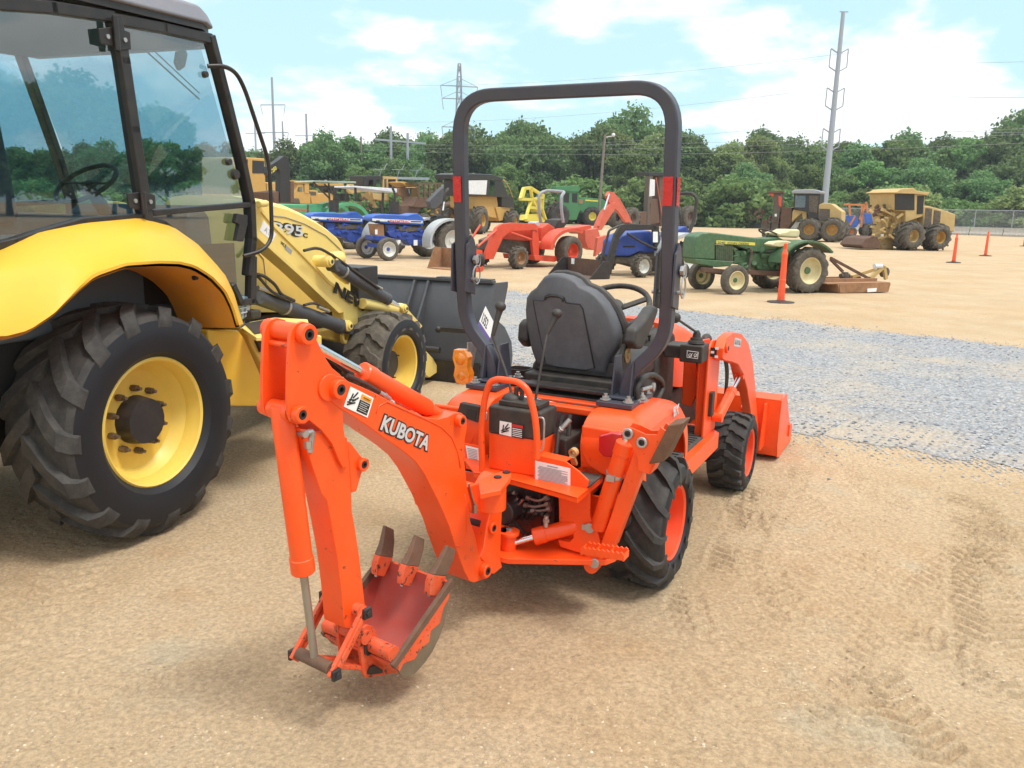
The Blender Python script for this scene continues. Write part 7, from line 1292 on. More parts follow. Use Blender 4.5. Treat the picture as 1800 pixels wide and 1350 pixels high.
# yellow shear / grapple
F, o = machine('tree_shear', (925, 399), (958, 397), .8, 'bright yellow lattice shear attachment standing between skidder and green machine', 'attachment')
g = G()
for y in (.35, -.35):
    for a, b, c_, d_ in ((785, 315, 810, 232), (810, 232, 865, 225), (865, 225, 970, 290), (785, 315, 880, 318), (880, 318, 965, 300), (865, 225, 880, 318), (965, 300, 960, 400), (960, 400, 990, 490), (870, 330, 840, 430), (840, 430, 830, 480), (880, 320, 930, 420), (830, 480, 985, 490), (920, 330, 940, 480), (860, 380, 940, 390), (820, 240, 800, 310)): g.bar(F.t(15, a, b, 'y', y), F.t(15, c_, d_, 'y', y), .26, .26)
g.bar(F.t(15, 865, 228, 'y', .4), F.t(15, 865, 228, 'y', -.4), .2, .2); g.prism(F.T(15, [(830, 440), (940, 430), (985, 490), (825, 482)], 'y', .3), (0, -.6, 0)); g.prism(F.T(15, [(900, 320), (968, 296), (960, 380), (915, 420)], 'y', .3), (0, -.6, 0)); part('shear_frame', g, MT['bright_yellow'], o)
# green forestry machine
F, o = machine('green_feller', (988, 396), (1047, 397), 1.1, 'green forestry machine with yellow wheel hubs behind the red tractor', 'harvester')
wh(o, F, 15, 1100, 455, 82, 1.2, .7, .42, 'ag', 12, 'engine_dark', 'front_wheel', tm=('rubber', 'rubber'), lug=.07); wh(o, F, 15, 1355, 478, 76, 1.2, .7, .42, 'ag', 12, 'bright_yellow', tm=('rubber', 'rubber'), lug=.07)
slab(o, F, 15, [(1065, 212), (1250, 208), (1262, 235), (1250, 260), (1065, 245)], .9, 1.8, 'green_far', 'cab_roof', .04); cb_ = slab(o, F, 15, [(1120, 250), (1250, 250), (1260, 400), (1230, 480), (1170, 480), (1120, 400)], .8, 1.6, 'green_far', 'cab', .04)
slab(o, F, 15, [(1130, 262), (1175, 265), (1170, 345), (1130, 340)], .82, .04, 'cab_black', 'side_window', par=cb_); slab(o, F, 15, [(1195, 270), (1238, 270), (1235, 345), (1195, 340)], .82, .04, 'cab_black', 'side_window', par=cb_); slab(o, F, 15, [(1255, 300), (1440, 315), (1470, 340), (1440, 440), (1290, 430), (1255, 400)], .8, 1.6, 'green_far', 'engine_hood', .05); slab(o, F, 15, [(1300, 318), (1400, 325), (1400, 336), (1300, 330)], .82, .02, 'bright_yellow', 'stripe')
clutter(o, F, 15, 990, 1110, 330, 440, .5, 'engine_dark', 18, 21, 'front_linkage', .2); slab(o, F, 15, [(1250, 318), (1280, 318), (1280, 350), (1250, 355)], .85, .05, 'rust_orange', 'lamp_guard')
# rusty skidder behind the right post
F, o = machine('old_skidder', (1112, 402), (1220, 402), 1.1, 'rust brown skidder with tall blade post behind the right roll bar post', 'skidder')
wh(o, F, 16, 50, 390, 72, 1.2, .8, .42, 'ag', 12, 'rust_brown', 'front_wheel', tm=('rubber_old', 'rubber_old'), lug=.08); wh(o, F, 16, 425, 400, 78, 1.2, .8, .42, 'ag', 12, 'rust_brown', tm=('rubber_old', 'rubber_old'), lug=.08)
slab(o, F, 16, [(155, 85), (350, 90), (350, 110), (155, 108)], .8, 1.6, 'cab_black', 'cab_roof', .03); slab(o, F, 16, [(155, 108), (180, 108), (175, 260), (160, 300), (165, 440), (140, 440), (145, 260)], .75, .5, 'engine_dark', 'cab_post', .03); slab(o, F, 16, [(160, 130), (193, 135), (190, 240), (155, 245)], .76, .03, 'canopy_white', 'side_window'); slab(o, F, 16, [(165, 265), (210, 260), (225, 420), (160, 430)], .5, .6, 'rust_brown', 'winch_frame', .04); slab(o, F, 16, [(220, 110), (350, 110), (350, 440), (230, 440)], .6, 1.2, 'rust_brown', 'body', .05); pipe(o, F, 16, [(200, 120), (250, 440)], .7, .05, 'faded_red', 'boom_stay'); slab(o, F, 16, [(95, 350), (140, 345), (145, 440), (95, 440)], .7, 1.2, 'rust_brown', 'blade', .03)
# feller buncher, black cab
F, o = machine('feller_buncher', (1404, 424), (1460, 426), 1.2, 'tree cutting machine with black cab, red trim and dark upright felling head', 'harvester')
wh(o, F, 17, 440, 805, 76, 1.3, .9, .42, 'ag', 12, 'cat_yellow', 'front_wheel', tm=('rubber_old', 'rubber_old'), lug=.09); wh(o, F, 17, 585, 815, 80, 1.3, .9, .42, 'ag', 12, 'cat_yellow', tm=('rubber_old', 'rubber_old'), lug=.09)
slab(o, F, 17, [(326, 565), (345, 552), (470, 550), (515, 562), (510, 578), (335, 576)], 1.0, 2.0, 'steel_grey', 'cab_roof', .05); slab(o, F, 17, [(342, 576), (510, 576), (500, 740), (440, 730), (420, 690), (345, 680)], .9, 1.8, 'cab_black', 'cab', .04); slab(o, F, 17, [(498, 650), (530, 635), (580, 640), (648, 690), (645, 770), (500, 760)], .9, 1.8, 'tan_yellow', 'engine_hood', .05); slab(o, F, 17, [(505, 672), (572, 675), (570, 750), (500, 752)], .93, .05, 'engine_dark', 'grille')
slab(o, F, 17, [(335, 690), (355, 660), (425, 655), (425, 740), (400, 750), (395, 700), (370, 720), (330, 760)], .7, .3, 'tan_yellow', 'lift_arm', .03, both=True); slab(o, F, 17, [(205, 570), (262, 570), (262, 640), (240, 830), (195, 830), (215, 640)], .5, .8, 'engine_dark', 'felling_head', .04); slab(o, F, 17, [(170, 562), (270, 558), (265, 575), (180, 578)], .6, 1.0, 'rust_brown', 'head_top', .03); slab(o, F, 17, [(245, 590), (265, 600), (262, 665), (248, 650)], .55, .1, 'far_red', 'head_flag'); slab(o, F, 17, [(180, 575), (215, 570), (215, 600)], .55, .1, 'far_red', 'head_flag'); slab(o, F, 17, [(270, 660), (330, 665), (330, 760), (280, 830), (250, 830), (260, 720)], .6, 1.2, 'rust_brown', 'head_frame', .04); clutter(o, F, 17, 110, 330, 680, 780, .4, 'rust_brown', 20, 31, 'saw_arms', .17); slab(o, F, 17, [(135, 760), (195, 760), (200, 850), (140, 850)], .3, .8, 'engine_dark', 'saw_disc', .05)
slab(o, F, 17, [(222, 705), (236, 705), (236, 722), (222, 722)], .52, .01, 'sticker_white', 'sticker')
slab(o, F, 17, [(352, 590), (420, 590), (415, 665), (350, 665)], .92, .03, 'far_glass', 'side_window'); slab(o, F, 17, [(440, 590), (500, 592), (490, 700), (440, 690)], .92, .03, 'engine_dark', 'rear_window')
# tan feller buncher
F, o = machine('feller_buncher', (1597, 440.5), (1654, 441), 1.2, 'tan tree cutting machine with roofed cab and heavy saw head near the fence', 'harvester')
wh(o, F, 17, 1100, 845, 94, 1.35, .9, .40, 'ag', 12, 'tan_yellow', 'front_wheel', tm=('rubber_old', 'rubber_old'), lug=.09); wh(o, F, 17, 1270, 852, 88, 1.35, .9, .42, 'ag', 12, 'cat_yellow', tm=('rubber_old', 'rubber_old'), lug=.09)
slab(o, F, 17, [(972, 568), (1000, 562), (1020, 548), (1105, 542), (1125, 560), (1205, 570), (1195, 588), (1110, 580), (975, 575)], 1.0, 2.0, 'tan_yellow', 'cab_roof', .04); cb_ = slab(o, F, 17, [(980, 575), (1175, 582), (1165, 720), (1050, 760), (1050, 690), (985, 684)], .9, 1.8, 'tan_yellow', 'cab', .04); slab(o, F, 17, [(984, 580), (1108, 580), (1108, 682), (984, 682)], .92, .04, 'cab_black', 'side_window', par=cb_); slab(o, F, 17, [(1126, 590), (1170, 590), (1160, 705), (1122, 708)], .92, .04, 'cab_black', 'side_window', par=cb_)
eh = slab(o, F, 17, [(1165, 655), (1200, 655), (1285, 680), (1368, 708), (1360, 820), (1200, 800), (1165, 780)], .95, 1.9, 'tan_yellow', 'engine_hood', .05); slab(o, F, 17, [(1178, 668), (1220, 672), (1212, 790), (1168, 788)], .97, .04, 'engine_dark', 'grille', par=eh); slab(o, F, 17, [(1232, 680), (1275, 690), (1270, 760), (1225, 770)], .97, .04, 'engine_dark', 'grille', par=eh); slab(o, F, 17, [(1040, 700), (1160, 720), (1180, 800), (1060, 860), (1000, 860)], .5, 1.0, 'tan_yellow', 'frame', .05)
slab(o, F, 17, [(970, 680), (1090, 680), (1040, 770), (990, 860), (950, 860), (990, 760)], .6, .3, 'tan_yellow', 'lift_arm', .04, both=True); slab(o, F, 17, [(880, 690), (925, 690), (975, 720), (980, 880), (975, 930), (900, 930), (885, 850), (895, 760)], .3, .6, 'tan_yellow', 'felling_head', .05); slab(o, F, 17, [(765, 905), (800, 860), (870, 845), (890, 880), (890, 928), (790, 925)], .9, 1.6, 'rust_brown', 'saw_head', .05); clutter(o, F, 17, 840, 1010, 670, 870, .75, 'tan_yellow', 44, 41, 'head_arms', .13); clutter(o, F, 17, 860, 1000, 760, 900, .75, 'engine_dark', 14, 47, 'hydraulic_hose', .06); clutter(o, F, 17, 820, 960, 650, 740, .5, 'rust_brown', 14, 42, 'saw_arms', .16); slab(o, F, 17, [(893, 832), (912, 832), (912, 850), (893, 850)], .52, .01, 'sticker_white', 'sticker')
# small orange and blue machine between them
F, o = machine('orange_blue_loader', (1495, 417), (1532, 418), .9, 'small machine with blue hood and orange arms between the two tree cutters', 'loader')
wh(o, F, 17, 825, 810, 45, .95, .5, .4, 'ag', 12, 'rope_orange', tm=('rubber_old', 'rubber_old'), lug=.05); wh(o, F, 17, 710, 825, 34, .9, .4, .4, 'no', 1, 'rope_orange', 'front_wheel', tm=('rubber_old', 'rubber_old'), lug=.01)
slab(o, F, 17, [(645, 730), (690, 712), (740, 715), (760, 760), (740, 790), (645, 790)], .4, .8, 'ft_blue2', 'hood', .05); slab(o, F, 17, [(785, 700), (870, 700), (865, 770), (800, 770)], .5, 1.0, 'ft_blue2', 'cab_panel', .03); g = G()
for a, b, c_, d_ in ((800, 630, 815, 720), (815, 720, 830, 770), (690, 790, 730, 720), (760, 740, 800, 640), (660, 645, 800, 650), (695, 650, 700, 720), (775, 650, 770, 790)): g.bar(F.t(17, a, b, 'y', .4), F.t(17, c_, d_, 'y', .4), .14, .14)
part('lift_arm', g, MT['rope_orange'], o); slab(o, F, 17, [(640, 795), (700, 790), (700, 855), (645, 855)], .7, 1.4, 'rust_brown', 'bucket', .03)
# ================================================================ poles, pylon, cables
mat('wood_pole', (.20, .17, .14), .85, var=.2); mat('galvanised', (.34, .37, .42), .5, metal=.2, var=.05); mat('concrete', (.42, .41, .38), .9, var=.2, dust=.3, bump=.3)
def at(px, Y, z=0): d = ray(px, 370); p = cC+d*(Y/d[1]); return V3(p[0], p[1], z)
def zof(px, py, Y): d = ray(px, py); return (cC+d*(Y/d[1]))[2]
def foot(px, py, Y): d = ray(px, py); p = cC+d*(Y/d[1]); return V3(p[0], p[1], 0)
def pole(nm, px, ytop, ybot, Y, r0, r1, m, label, cat='utility pole', group=None, lean=None):
    b = foot(px, ybot, Y); h = zof(px, ytop, Y); F = Frame(tuple(b), 0); o = thing(nm, F, label, cat, group); g = G(); g.cyl((0, 0, 0), (0, 0, h), r0, r1, 12); part('pole_shaft', g, MT[m], o); return o, h, b
o, h, b = pole('transmission_pole', 1450, 20, 350, 95, .40, .20, 'galvanised', 'tall grey steel transmission pole rising above the trees on the right', 'power pole')
for zc in (.815, .64, .455):
    for s in (-1, 1):
        g = G(); z = h*zc; g.bar((0, 0, z), (s*.95, 0, z+.55), .12, .12); g.bar((0, 0, z-1.9), (s*.95, 0, z-1.35), .12, .12); g.cyl((s*.95, 0, z+.5), (s*.97, 0, z-1.35), .06); part('insulator_arm', g, MT['galvanised'], o)
g = G(); g.bar((-.4, 0, h), (.5, 0, h), .1, .1); part('top_bracket', g, MT['galvanised'], o)
for px, yt, yb, Y, lab in ((484, 136, 300, 150, 'pale steel pole with three pairs of arms, nearest the glass cab'), (541, 200, 300, 160, 'slim grey pole with one crossarm left of the canopies'), (499, 213, 290, 190, 'distant slim pole just right of the pale steel pole'), (451, 196, 290, 200, 'distant slim pole seen behind the grab handle')):
    o, h, b = pole('transmission_pole', px, yt, yb, Y, .34, .18, 'galvanised', lab, 'power pole'); 
    for k, zc in enumerate((.80, .60, .42) if px == 484 else (.78,)):
        g = G(); w_ = 1.7+.4*(k > 0)+Y*.003; g.bar((-w_, 0, h*zc), (w_, 0, h*zc+.1), .14, .14)
        if px == 484: g.cyl((-w_, 0, h*zc), (-w_+.3, 0, h*zc-1.6), .05, n=6); g.cyl((w_, 0, h*zc), (w_-.3, 0, h*zc-1.6), .05, n=6)
        part('crossarm', g, MT['galvanised'], o)
pole('utility_pole', 636, 240, 322, 118, .16, .12, 'wood_pole', 'thin brown wooden pole between the canopies and the twin pole frame'); pole('utility_pole', 573, 316, 345, 80, .12, .12, 'galvanised', 'short grey post above the green tractor canopy', 'post')
o, h, b = pole('utility_pole', 1053, 236, 338, 92, .17, .12, 'wood_pole', 'leaning wooden pole with lamp inside the roll bar opening'); o.rotation_euler = (0, R_(2.3), 0); g = G(); g.bar((0, 0, h*.97), (.9, 0, h*.99), .08, .08); g.sph((.9, 0, h), .2, 10); part('yard_lamp', g, MT['canopy_white'], o)
ba = foot(688, 330, 112); F = Frame(tuple(ba), 0); o = thing('twin_pole_frame', F, 'two grey poles joined by one long crossbar above the machines', 'power pole'); z1 = zof(688, 222, 112); dx = foot(717, 332, 112)[0]-ba[0]; g = G(); g.cyl((0, 0, 0), (0, 0, z1), .2, .17); part('pole_shaft', g, MT['galvanised'], o); g = G(); g.cyl((dx, 0, 0), (dx, 0, z1-.8), .2, .17); part('pole_shaft', g, MT['galvanised'], o); zb = zof(688, 249, 112); g = G(); g.bar((-2.1, 0, zb+.25), (dx+2.4, 0, zb-.15), .22, .22); part('crossbar', g, MT['galvanised'], o)
# substation brackets
o = thing('substation_rack', Frame(tuple(foot(698, 320, 104)), 0), 'low grey steel rack with three raised switch arms behind the machines', 'rack'); zb = zof(698, 313, 104); g = G(); g.bar((-3, 0, zb), (4, 0, zb), .15, .3)
for x in (-2.2, 0, 2.2): g.bar((x, 0, zb), (x+.3, 0, zb+1.), .06, .06); g.bar((x-.6, 0, zb+1.), (x+.7, 0, zb+1.), .07, .07); g.bar((x+.6, 0, zb+1.), (x+.95, 0, zb+1.7), .08, .08)
for x in (-3, 4): g.bar((x, 0, 0), (x, 0, zb), .15, .15)
part('rack_frame', g, MT['galvanised'], o)
# lattice pylon
Y = 120; b = foot(806, 318, Y); h = zof(808, 112, Y); o = thing('lattice_pylon', Frame(tuple(b), 12), 'steel lattice pylon partly behind the left roll bar post', 'pylon'); g = G(); W0 = 2.6; lv = [0, .16, .30, .42, .52, .62, .72, .82, .92, 1.0]; wd = [1, .66, .44, .30, .22, .17, .14, .12, .10, .06]
for i in range(len(lv)-1):
    a, c, wa, wc = lv[i]*h, lv[i+1]*h, wd[i]*W0, wd[i+1]*W0
    for sx, sy in ((-1, -1), (1, -1), (1, 1), (-1, 1)):
        g.bar((sx*wa, sy*wa, a), (sx*wc, sy*wc, c), .11, .11); nx_, ny_ = (-sy*1, sx*1) if False else ((sx, -sy) if sx*sy > 0 else (-sx, sy)); g.bar((sx*wa, sy*wa, a), (nx_*wc, ny_*wc, c), .06, .06); g.bar((nx_*wa, ny_*wa, a), (sx*wc, sy*wc, c), .06, .06); g.bar((sx*wc, sy*wc, c), (nx_*wc, ny_*wc, c), .06, .06)
part('lattice', g, MT['galvanised'], o); 
for zc, w_ in ((.86, 2.6), (.78, 2.4), (.60, 2.4)): g = G(); g.bar((-w_, 0, zc*h), (w_, 0, zc*h), .12, .12); g.bar((-w_, 0, zc*h), (0, 0, zc*h+1.1), .06, .06); g.bar((w_, 0, zc*h), (0, 0, zc*h+1.1), .06, .06); g.cyl((-w_, 0, zc*h), (-w_+.2, 0, zc*h-1.5), .05, n=6); g.cyl((w_, 0, zc*h), (w_-.2, 0, zc*h-1.5), .05, n=6); part('crossarm', g, MT['galvanised'], o)
def cable(p0, p1, sag, label, r=.022):
    a = foot(p0[0], 370, p0[2]); a[2] = zof(*p0); b = foot(p1[0], 370, p1[2]); b[2] = zof(*p1); P = [a+(b-a)*t_-V3(0, 0, 4*sag*t_*(1-t_)) for t_ in np.linspace(0, 1, 26)]; g = G(); g.tube(P, r*.7, 5); o = part('power_cable', g, MT['steel_grey']); tagit(o, label, 'cable', 'power cables')
for i, (yl, ym, yr) in enumerate(((150, 92, 70), (215, 150, 140), (262, 210, 205))):
    nm = ('highest', 'middle', 'lowest')[i]; cable((700, yl, 150), (1467, ym, 95), 1.0, nm+' thin power cable running left from the tall steel pole'); cable((1485, ym, 95), (2100, yr, 60), 1.2, nm+' thin power cable running right from the tall steel pole')
for i, y in enumerate((236, 246, 262)): cable((636, 252+6*i, 112), (1800, y-12, 80), .8, ('upper', 'centre', 'lower')[i]+' cable strung low across the tree line', .018)
# ================================================================ fence and barrier blocks
m, nt, b_ = nodes('chain_link'); N = nt.nodes; L = nt.links; o_ = N['Material Output']; tr = N.new('ShaderNodeBsdfTransparent'); mxs = N.new('ShaderNodeMixShader'); tc = N.new('ShaderNodeTexCoord'); mp_ = N.new('ShaderNodeMapping'); mp_.inputs['Rotation'].default_value = (0, R_(45), 0); mp_.inputs['Scale'].default_value = (14, 14, 14); L.new(tc.outputs['Object'], mp_.inputs[0]); sp_ = N.new('ShaderNodeSeparateXYZ'); L.new(mp_.outputs[0], sp_.inputs[0]); ws = []
for i in (0, 2):
    f_ = N.new('ShaderNodeMath'); f_.operation = 'FRACT'; L.new(sp_.outputs[i], f_.inputs[0]); l_ = N.new('ShaderNodeMath'); l_.operation = 'LESS_THAN'; l_.inputs[1].default_value = .13; L.new(f_.outputs[0], l_.inputs[0]); ws.append(l_)
mxm = N.new('ShaderNodeMath'); mxm.operation = 'MAXIMUM'; L.new(ws[0].outputs[0], mxm.inputs[0]); L.new(ws[1].outputs[0], mxm.inputs[1]); b_.inputs['Base Color'].default_value = (.35, .37, .38, 1); L.new(mxm.outputs[0], mxs.inputs[0]); L.new(tr.outputs[0], mxs.inputs[1]); L.new(b_.outputs[0], mxs.inputs[2]); L.new(mxs.outputs[0], o_.inputs[0]); MT['chain_link'] = m
fa = gp(1180, 395.5); fb = gp(1810, 417); fa[2] = fb[2] = 0; dd_ = fb-fa; Lf = np.linalg.norm(dd_[:2]); Ff = Frame(tuple(fa), math.degrees(math.atan2(dd_[1], dd_[0])))
fe = thing('chain_link_fence', Ff, 'grey chain link fence along the trees behind concrete blocks', 'fence'); g = G(); g.add([V3(-20, .5, .5), V3(Lf+30, .5, .5), V3(Lf+30, .5, 2.5), V3(-20, .5, 2.5)], [(0, 1, 2, 3)]); part('mesh_panel', g, m, fe)
g = G(); g.tube([V3(-20, .5, 2.5), V3(Lf+30, .5, 2.5)], .035, 6); part('top_rail', g, MT['galvanised'], fe)
x = -18
while x < Lf+30: g = G(); g.cyl((x, .5, 0), (x, .5, 2.55), .045, n=8); part('fence_post', g, MT['galvanised'], fe); x += 3.4
n_b = int((Lf+30)/3.05); bl0 = None
for i in range(n_b):
    if bl0 is None:
        g = G(); g.prism([V3(-1.5, -.3, 0), V3(-1.5, .3, 0), V3(-1.5, .3, .2), V3(-1.5, .12, .45), V3(-1.5, .10, .82), V3(-1.5, -.10, .82), V3(-1.5, -.12, .45), V3(-1.5, -.3, .2)], (3.0, 0, 0)); bl0 = part('concrete_barrier', g, MT['concrete'], None, bev=.02); tagit(bl0, 'pale concrete barrier block in the row under the chain link fence', 'barrier', 'concrete barrier blocks along the fence'); o = bl0
    else: o = bl0.copy(); COL.objects.link(o)
    o.location = Vector(Ff.w(-8+i*3.05, random.uniform(-.05, .05), 0)); o.rotation_euler = (0, 0, R_(Ff.deg+random.uniform(-1, 1)))
# ================================================================ trees
def leaf_mat(name, ca, cb_):
    m, nt, b = nodes(name); N = nt.nodes; L = nt.links; o = N['Material Output']; g_ = N.new('ShaderNodeNewGeometry'); oi = N.new('ShaderNodeObjectInfo'); mx = N.new('ShaderNodeMixRGB'); mx.inputs[1].default_value = ca; mx.inputs[2].default_value = cb_; L.new(g_.outputs['Random Per Island'], mx.inputs[0]); hs = N.new('ShaderNodeHueSaturation'); L.new(mx.outputs[0], hs.inputs['Color'])
    for out, lo, hi, inp in ((oi.outputs['Random'], .85, 1.6, 'Value'),): q = N.new('ShaderNodeMapRange'); q.inputs[3].default_value = lo; q.inputs[4].default_value = hi; L.new(out, q.inputs[0]); L.new(q.outputs[0], hs.inputs[inp])
    mm = N.new('ShaderNodeMath'); mm.operation = 'MULTIPLY_ADD'; mm.inputs[1].default_value = .05; mm.inputs[2].default_value = .462; L.new(oi.outputs['Random'], mm.inputs[0]); L.new(mm.outputs[0], hs.inputs['Hue'])
    L.new(hs.outputs[0], b.inputs['Base Color']); b.inputs['Roughness'].default_value = .6; b.inputs['Specular IOR Level'].default_value = .25; tl = N.new('ShaderNodeBsdfTranslucent'); L.new(hs.outputs[0], tl.inputs[0]); ms = N.new('ShaderNodeMixShader'); ms.inputs[0].default_value = .42; L.new(b.outputs[0], ms.inputs[1]); L.new(tl.outputs[0], ms.inputs[2]); L.new(ms.outputs[0], o.inputs[0]); MT[name] = m
leaf_mat('leaf_dark', (.075, .15, .055, 1), (.16, .25, .10, 1)); leaf_mat('leaf_mid', (.09, .175, .055, 1), (.18, .29, .10, 1)); leaf_mat('leaf_pale', (.15, .235, .08, 1), (.28, .37, .15, 1)); mat('bark', (.09, .07, .05), .9, var=.3)
def crown_mesh(name, seed, H, Wd, base, nl, cards, sz, matl, droop=0):
    r = np.random.default_rng(seed); lobes = []
    for i in range(nl):
        u = r.random(); z = base+(H-base)*(.12+.80*u); rad = Wd*.5*(math.sin(math.pi*min(.97, .18+.80*u)))**.7*r.uniform(.35, .95) if u < .93 else Wd*.08; a = r.random()*6.283; s = Wd*r.uniform(.11, .20); lobes.append((rad*math.cos(a), rad*math.sin(a), z, s*r.uniform(.8, 1.3), s*r.uniform(.65, 1.0)))
    for i in range(nl//2): a = r.random()*6.283; rad = Wd*.5*r.uniform(.75, 1.08); z = base+(H-base)*r.uniform(.1, .85); s = Wd*r.uniform(.06, .10); lobes.append((rad*math.cos(a)*.8, rad*math.sin(a)*.8, z, s, s))
    Ls = np.array(lobes); pr = Ls[:, 3]**2; pr /= pr.sum(); k = r.choice(len(Ls), cards, p=pr); d = r.normal(size=(cards, 3)); d /= np.linalg.norm(d, axis=1)[:, None]; rr = r.random(cards)**.28; sc = Ls[k][:, [3, 3, 4]]; C_ = Ls[k][:, :3]+d*sc*rr[:, None]*(1+.18*r.normal(size=(cards, 1)))
    if droop: C_[:, 2] -= droop*np.hypot(C_[:, 0], C_[:, 1])**2/Wd
    nrm = d+.9*r.normal(size=(cards, 3)); nrm[:, 2] += .25; nrm /= np.linalg.norm(nrm, axis=1)[:, None]; t1 = np.cross(nrm, r.normal(size=(cards, 3))); t1 /= np.linalg.norm(t1, axis=1)[:, None]; t2 = np.cross(nrm, t1); s_ = sz*(.5+r.random(cards)*.9)
    ang = np.array([0, 1.15, 2.2, 3.3, 4.4, 5.4]); V = []
    for a in ang:
        q = s_*(.55+.5*r.random(cards)); V.append(C_+t1*(math.cos(a)*q)[:, None]+t2*(math.sin(a)*q*.75)[:, None]+nrm*(s_*.18*r.normal(size=cards))[:, None])
    V = np.stack(V, 1).reshape(-1, 3); F = np.arange(cards*6).reshape(cards, 6); F = np.concatenate([F[:, [0, 1, 2, 3]], F[:, [0, 3, 4, 5]]]); me = fastmesh(name, V, F, False); me.materials.append(MT[matl]); return me, lobes
def trunk_mesh(name, seed, H, lobes, r0):
    r = random.Random(seed); g = G(); P = [V3(0, 0, 0)]; x = y = 0
    for i in range(1, 7): x += r.uniform(-.15, .15); y += r.uniform(-.15, .15); P.append(V3(x, y, H*.8*i/6))
    g.tube(P, [r0*(1.25 if i == 0 else 1-.13*i) for i in range(7)], 8)
    for lb in lobes[::3]:
        q = V3(lb[0], lb[1], lb[2]); i = min(5, max(1, int((lb[2]/(H*.8))*6*.7))); a = P[i]; m_ = (a+q)/2+V3(0, 0, -.2); g.tube([a, m_, q], [r0*.38, r0*.22, r0*.08], 5)
    me = D.meshes.new(name); me.from_pydata([tuple(p) for p in g.v], [], g.f); me.materials.append(MT['bark']); finish(me); return me
vars_ = []
for i, (H, Wd, base, nl, cards, sz, ml, dr, lab) in enumerate([(13, 9.5, 2.6, 34, 13000, .27, 'leaf_dark', 0, 'dark green broadleaf tree in the dense wood beyond the yard'), (13.5, 8, 2.2, 30, 12000, .26, 'leaf_mid', 0, 'mid green broadleaf tree in the wood beyond the yard'), (12.5, 10.5, 2.0, 36, 13500, .27, 'leaf_dark', .12, 'broad dark spreading tree in the wood beyond the yard'), (14, 8.5, 1.6, 40, 14000, .24, 'leaf_pale', .15, 'pale green loose crowned tree standing out of the dark wood'), (12, 7, 3.4, 22, 7500, .24, 'leaf_mid', 0, 'slim open crowned tree with sky showing through')]):
    cm, lb = crown_mesh('crown', 100+i, H, Wd, base, nl, cards, sz, ml, dr); tm_ = trunk_mesh('trunk', 200+i, H, lb, .22+.03*i); vars_.append((H, cm, tm_, lab))
bvars = []
for i, (H, Wd, nl, cards, ml, lab) in enumerate([(4.2, 5.2, 22, 4200, 'leaf_mid', 'rounded mid green bush along the foot of the wood'), (5.0, 4.6, 22, 4200, 'leaf_pale', 'pale yellow green bush at the edge of the wood'), (3.4, 5.5, 20, 3600, 'leaf_mid', 'low spreading bush along the fence line')]):
    cm, lb = crown_mesh('foliage', 300+i, H, Wd, .0, nl, cards, .20, ml, 0); tm_ = trunk_mesh('stem', 320+i, H, lb, .07); bvars.append((H, cm, tm_, lab))
TR = random.Random(11)
def plant(vs, i, x, y, H, kind, grp, lab=None, wx=1):
    v = vs[i]; o = D.objects.new(kind, None); COL.objects.link(o); o.location = (x, y, -.05); k = H/v[0]; o.scale = (k*wx, k*wx, k); o.rotation_euler = (0, 0, TR.uniform(0, 6.28)); tagit(o, lab or v[3], 'tree' if kind == 'broadleaf_tree' else 'bush', grp)
    a = D.objects.new('crown' if kind == 'broadleaf_tree' else 'foliage', v[1]); COL.objects.link(a); a.parent = o; b = D.objects.new('trunk' if kind == 'broadleaf_tree' else 'stem', v[2]); COL.objects.link(b); b.parent = o
sky_px = [-300, 0, 60, 330, 420, 480, 560, 600, 640, 700, 740, 780, 830, 880, 930, 970, 1000, 1035, 1070, 1110, 1150, 1190, 1215, 1240, 1262, 1300, 1330, 1360, 1400, 1430, 1480, 1530, 1600, 1680, 1705, 1740, 1770, 1800, 1900, 2300, 3200]
sky_y = [250, 250, 252, 238, 235, 240, 238, 225, 240, 220, 230, 228, 224, 220, 211, 222, 228, 196, 183, 192, 203, 222, 238, 262, 232, 221, 224, 246, 240, 246, 236, 236, 231, 234, 240, 214, 204, 178, 190, 215, 190]
gw = 'trees of the wood beyond the yard'
px = -420.; used_ = set()
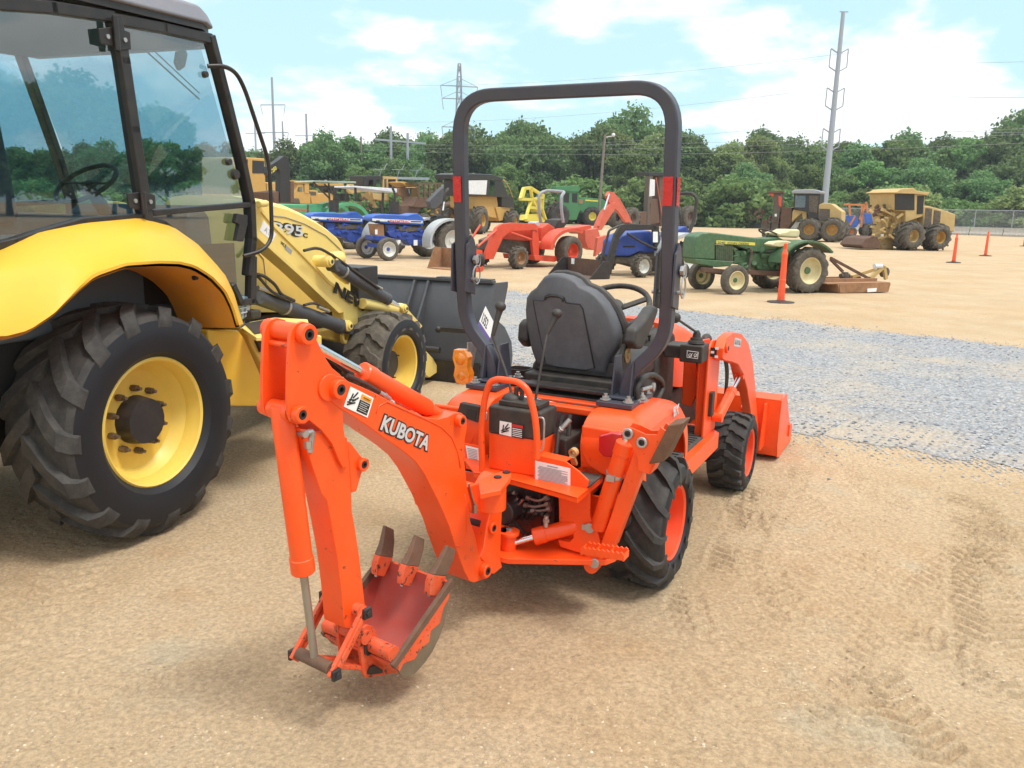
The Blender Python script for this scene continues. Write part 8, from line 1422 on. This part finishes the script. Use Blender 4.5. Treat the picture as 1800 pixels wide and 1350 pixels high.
while px < 3300:
    for row, (Y0, dk) in enumerate(((120, 0), (132, 0))):
        x_ = px+TR.uniform(-14, 14)+(row*26); 
        if x_ > 2000 and row: continue
        Yd = Y0+TR.uniform(-3, 3); b = foot(x_, 380, Yd); yt = np.interp(x_, sky_px, sky_y)+TR.choice((0, 3, 9, 20, 30))*(1 if row == 0 else .8)+TR.uniform(-3, 5); Hh = max(5, zof(x_, yt, Yd))
        pale = (1030 < x_ < 1200) or (1240 < x_ < 1420); i = 3 if (pale and row == 0 and TR.random() < .75) else TR.choice((0, 0, 1, 2, 2, 4 if row else 1))
        lab = None
        for X_, lb_ in ((1070, 'tallest pale crowned tree framed by the roll bar'), (1300, 'tall pale tree left of the big steel pole'), (1790, 'tall dark tree rising at the right edge'), (600, 'tall rounded tree above the twin pole frame'), (1740, 'dark tree stepping down left of the tallest right tree')):
            if row == 0 and abs(x_-X_) < 21: lab = lb_
        if lab in used_: lab = None
        used_.add(lab); plant(vars_, i, b[0], b[1], Hh*.96, 'broadleaf_tree', gw, lab)
    px += 47 if px < 2000 else 90
px = -300.
while px < 2000:   # lower, nearer trees and bushes
    Yd = 108+TR.uniform(-3, 3); x_ = px+TR.uniform(-14, 14); b = foot(x_, 380, Yd); 
    if TR.random() < .55: plant(vars_, TR.choice((0, 1, 1, 2)), b[0], b[1], zof(x_, np.interp(x_, sky_px, sky_y)+TR.uniform(45, 85), Yd), 'broadleaf_tree', 'lower trees at the edge of the wood', lab='lower leafy tree standing in front of the tall wood', wx=1.15)
    px += 52
px = -300.
while px < 2000:
    Yd = 101+TR.uniform(-2, 3); x_ = px+TR.uniform(-8, 8); b = foot(x_, 380, Yd); yt = 335+TR.uniform(-22, 22)+(15 if x_ > 1300 else 0); plant(bvars, TR.choice((0, 1, 2)), b[0], b[1], max(2.2, zof(x_, yt, Yd)), 'bush', 'bushes at the foot of the wood', wx=1.2)
    px += 33
for k in range(30):   # the wood goes on round the right of the yard, as the cab glass shows
    a_ = R_(28-k*2.6+TR.uniform(-1, 1)); r_ = TR.uniform(84, 96); plant(vars_, TR.choice((0, 1, 2)), r_*math.cos(a_), r_*math.sin(a_), TR.uniform(11, 15), 'broadleaf_tree', 'trees beside the yard', lab='dark green tree beside the right of the yard', wx=1.1)
# grassy strip under the wood
g = G(); fa_, fb_ = foot(-500, 380, 99), foot(2400, 380, 88); g.add([V3(fa_[0]-30, 99, .012), V3(fb_[0]+60, 97, .012), V3(fb_[0]+90, 175, .012), V3(fa_[0]-60, 175, .012)], [(0, 1, 2, 3)]); mat('grass', (.07, .11, .03), .95, var=.3, scale=.4); o = part('grass_verge', g, MT['grass']); tagit(o, kind='structure')
bpy.context.view_layer.update()
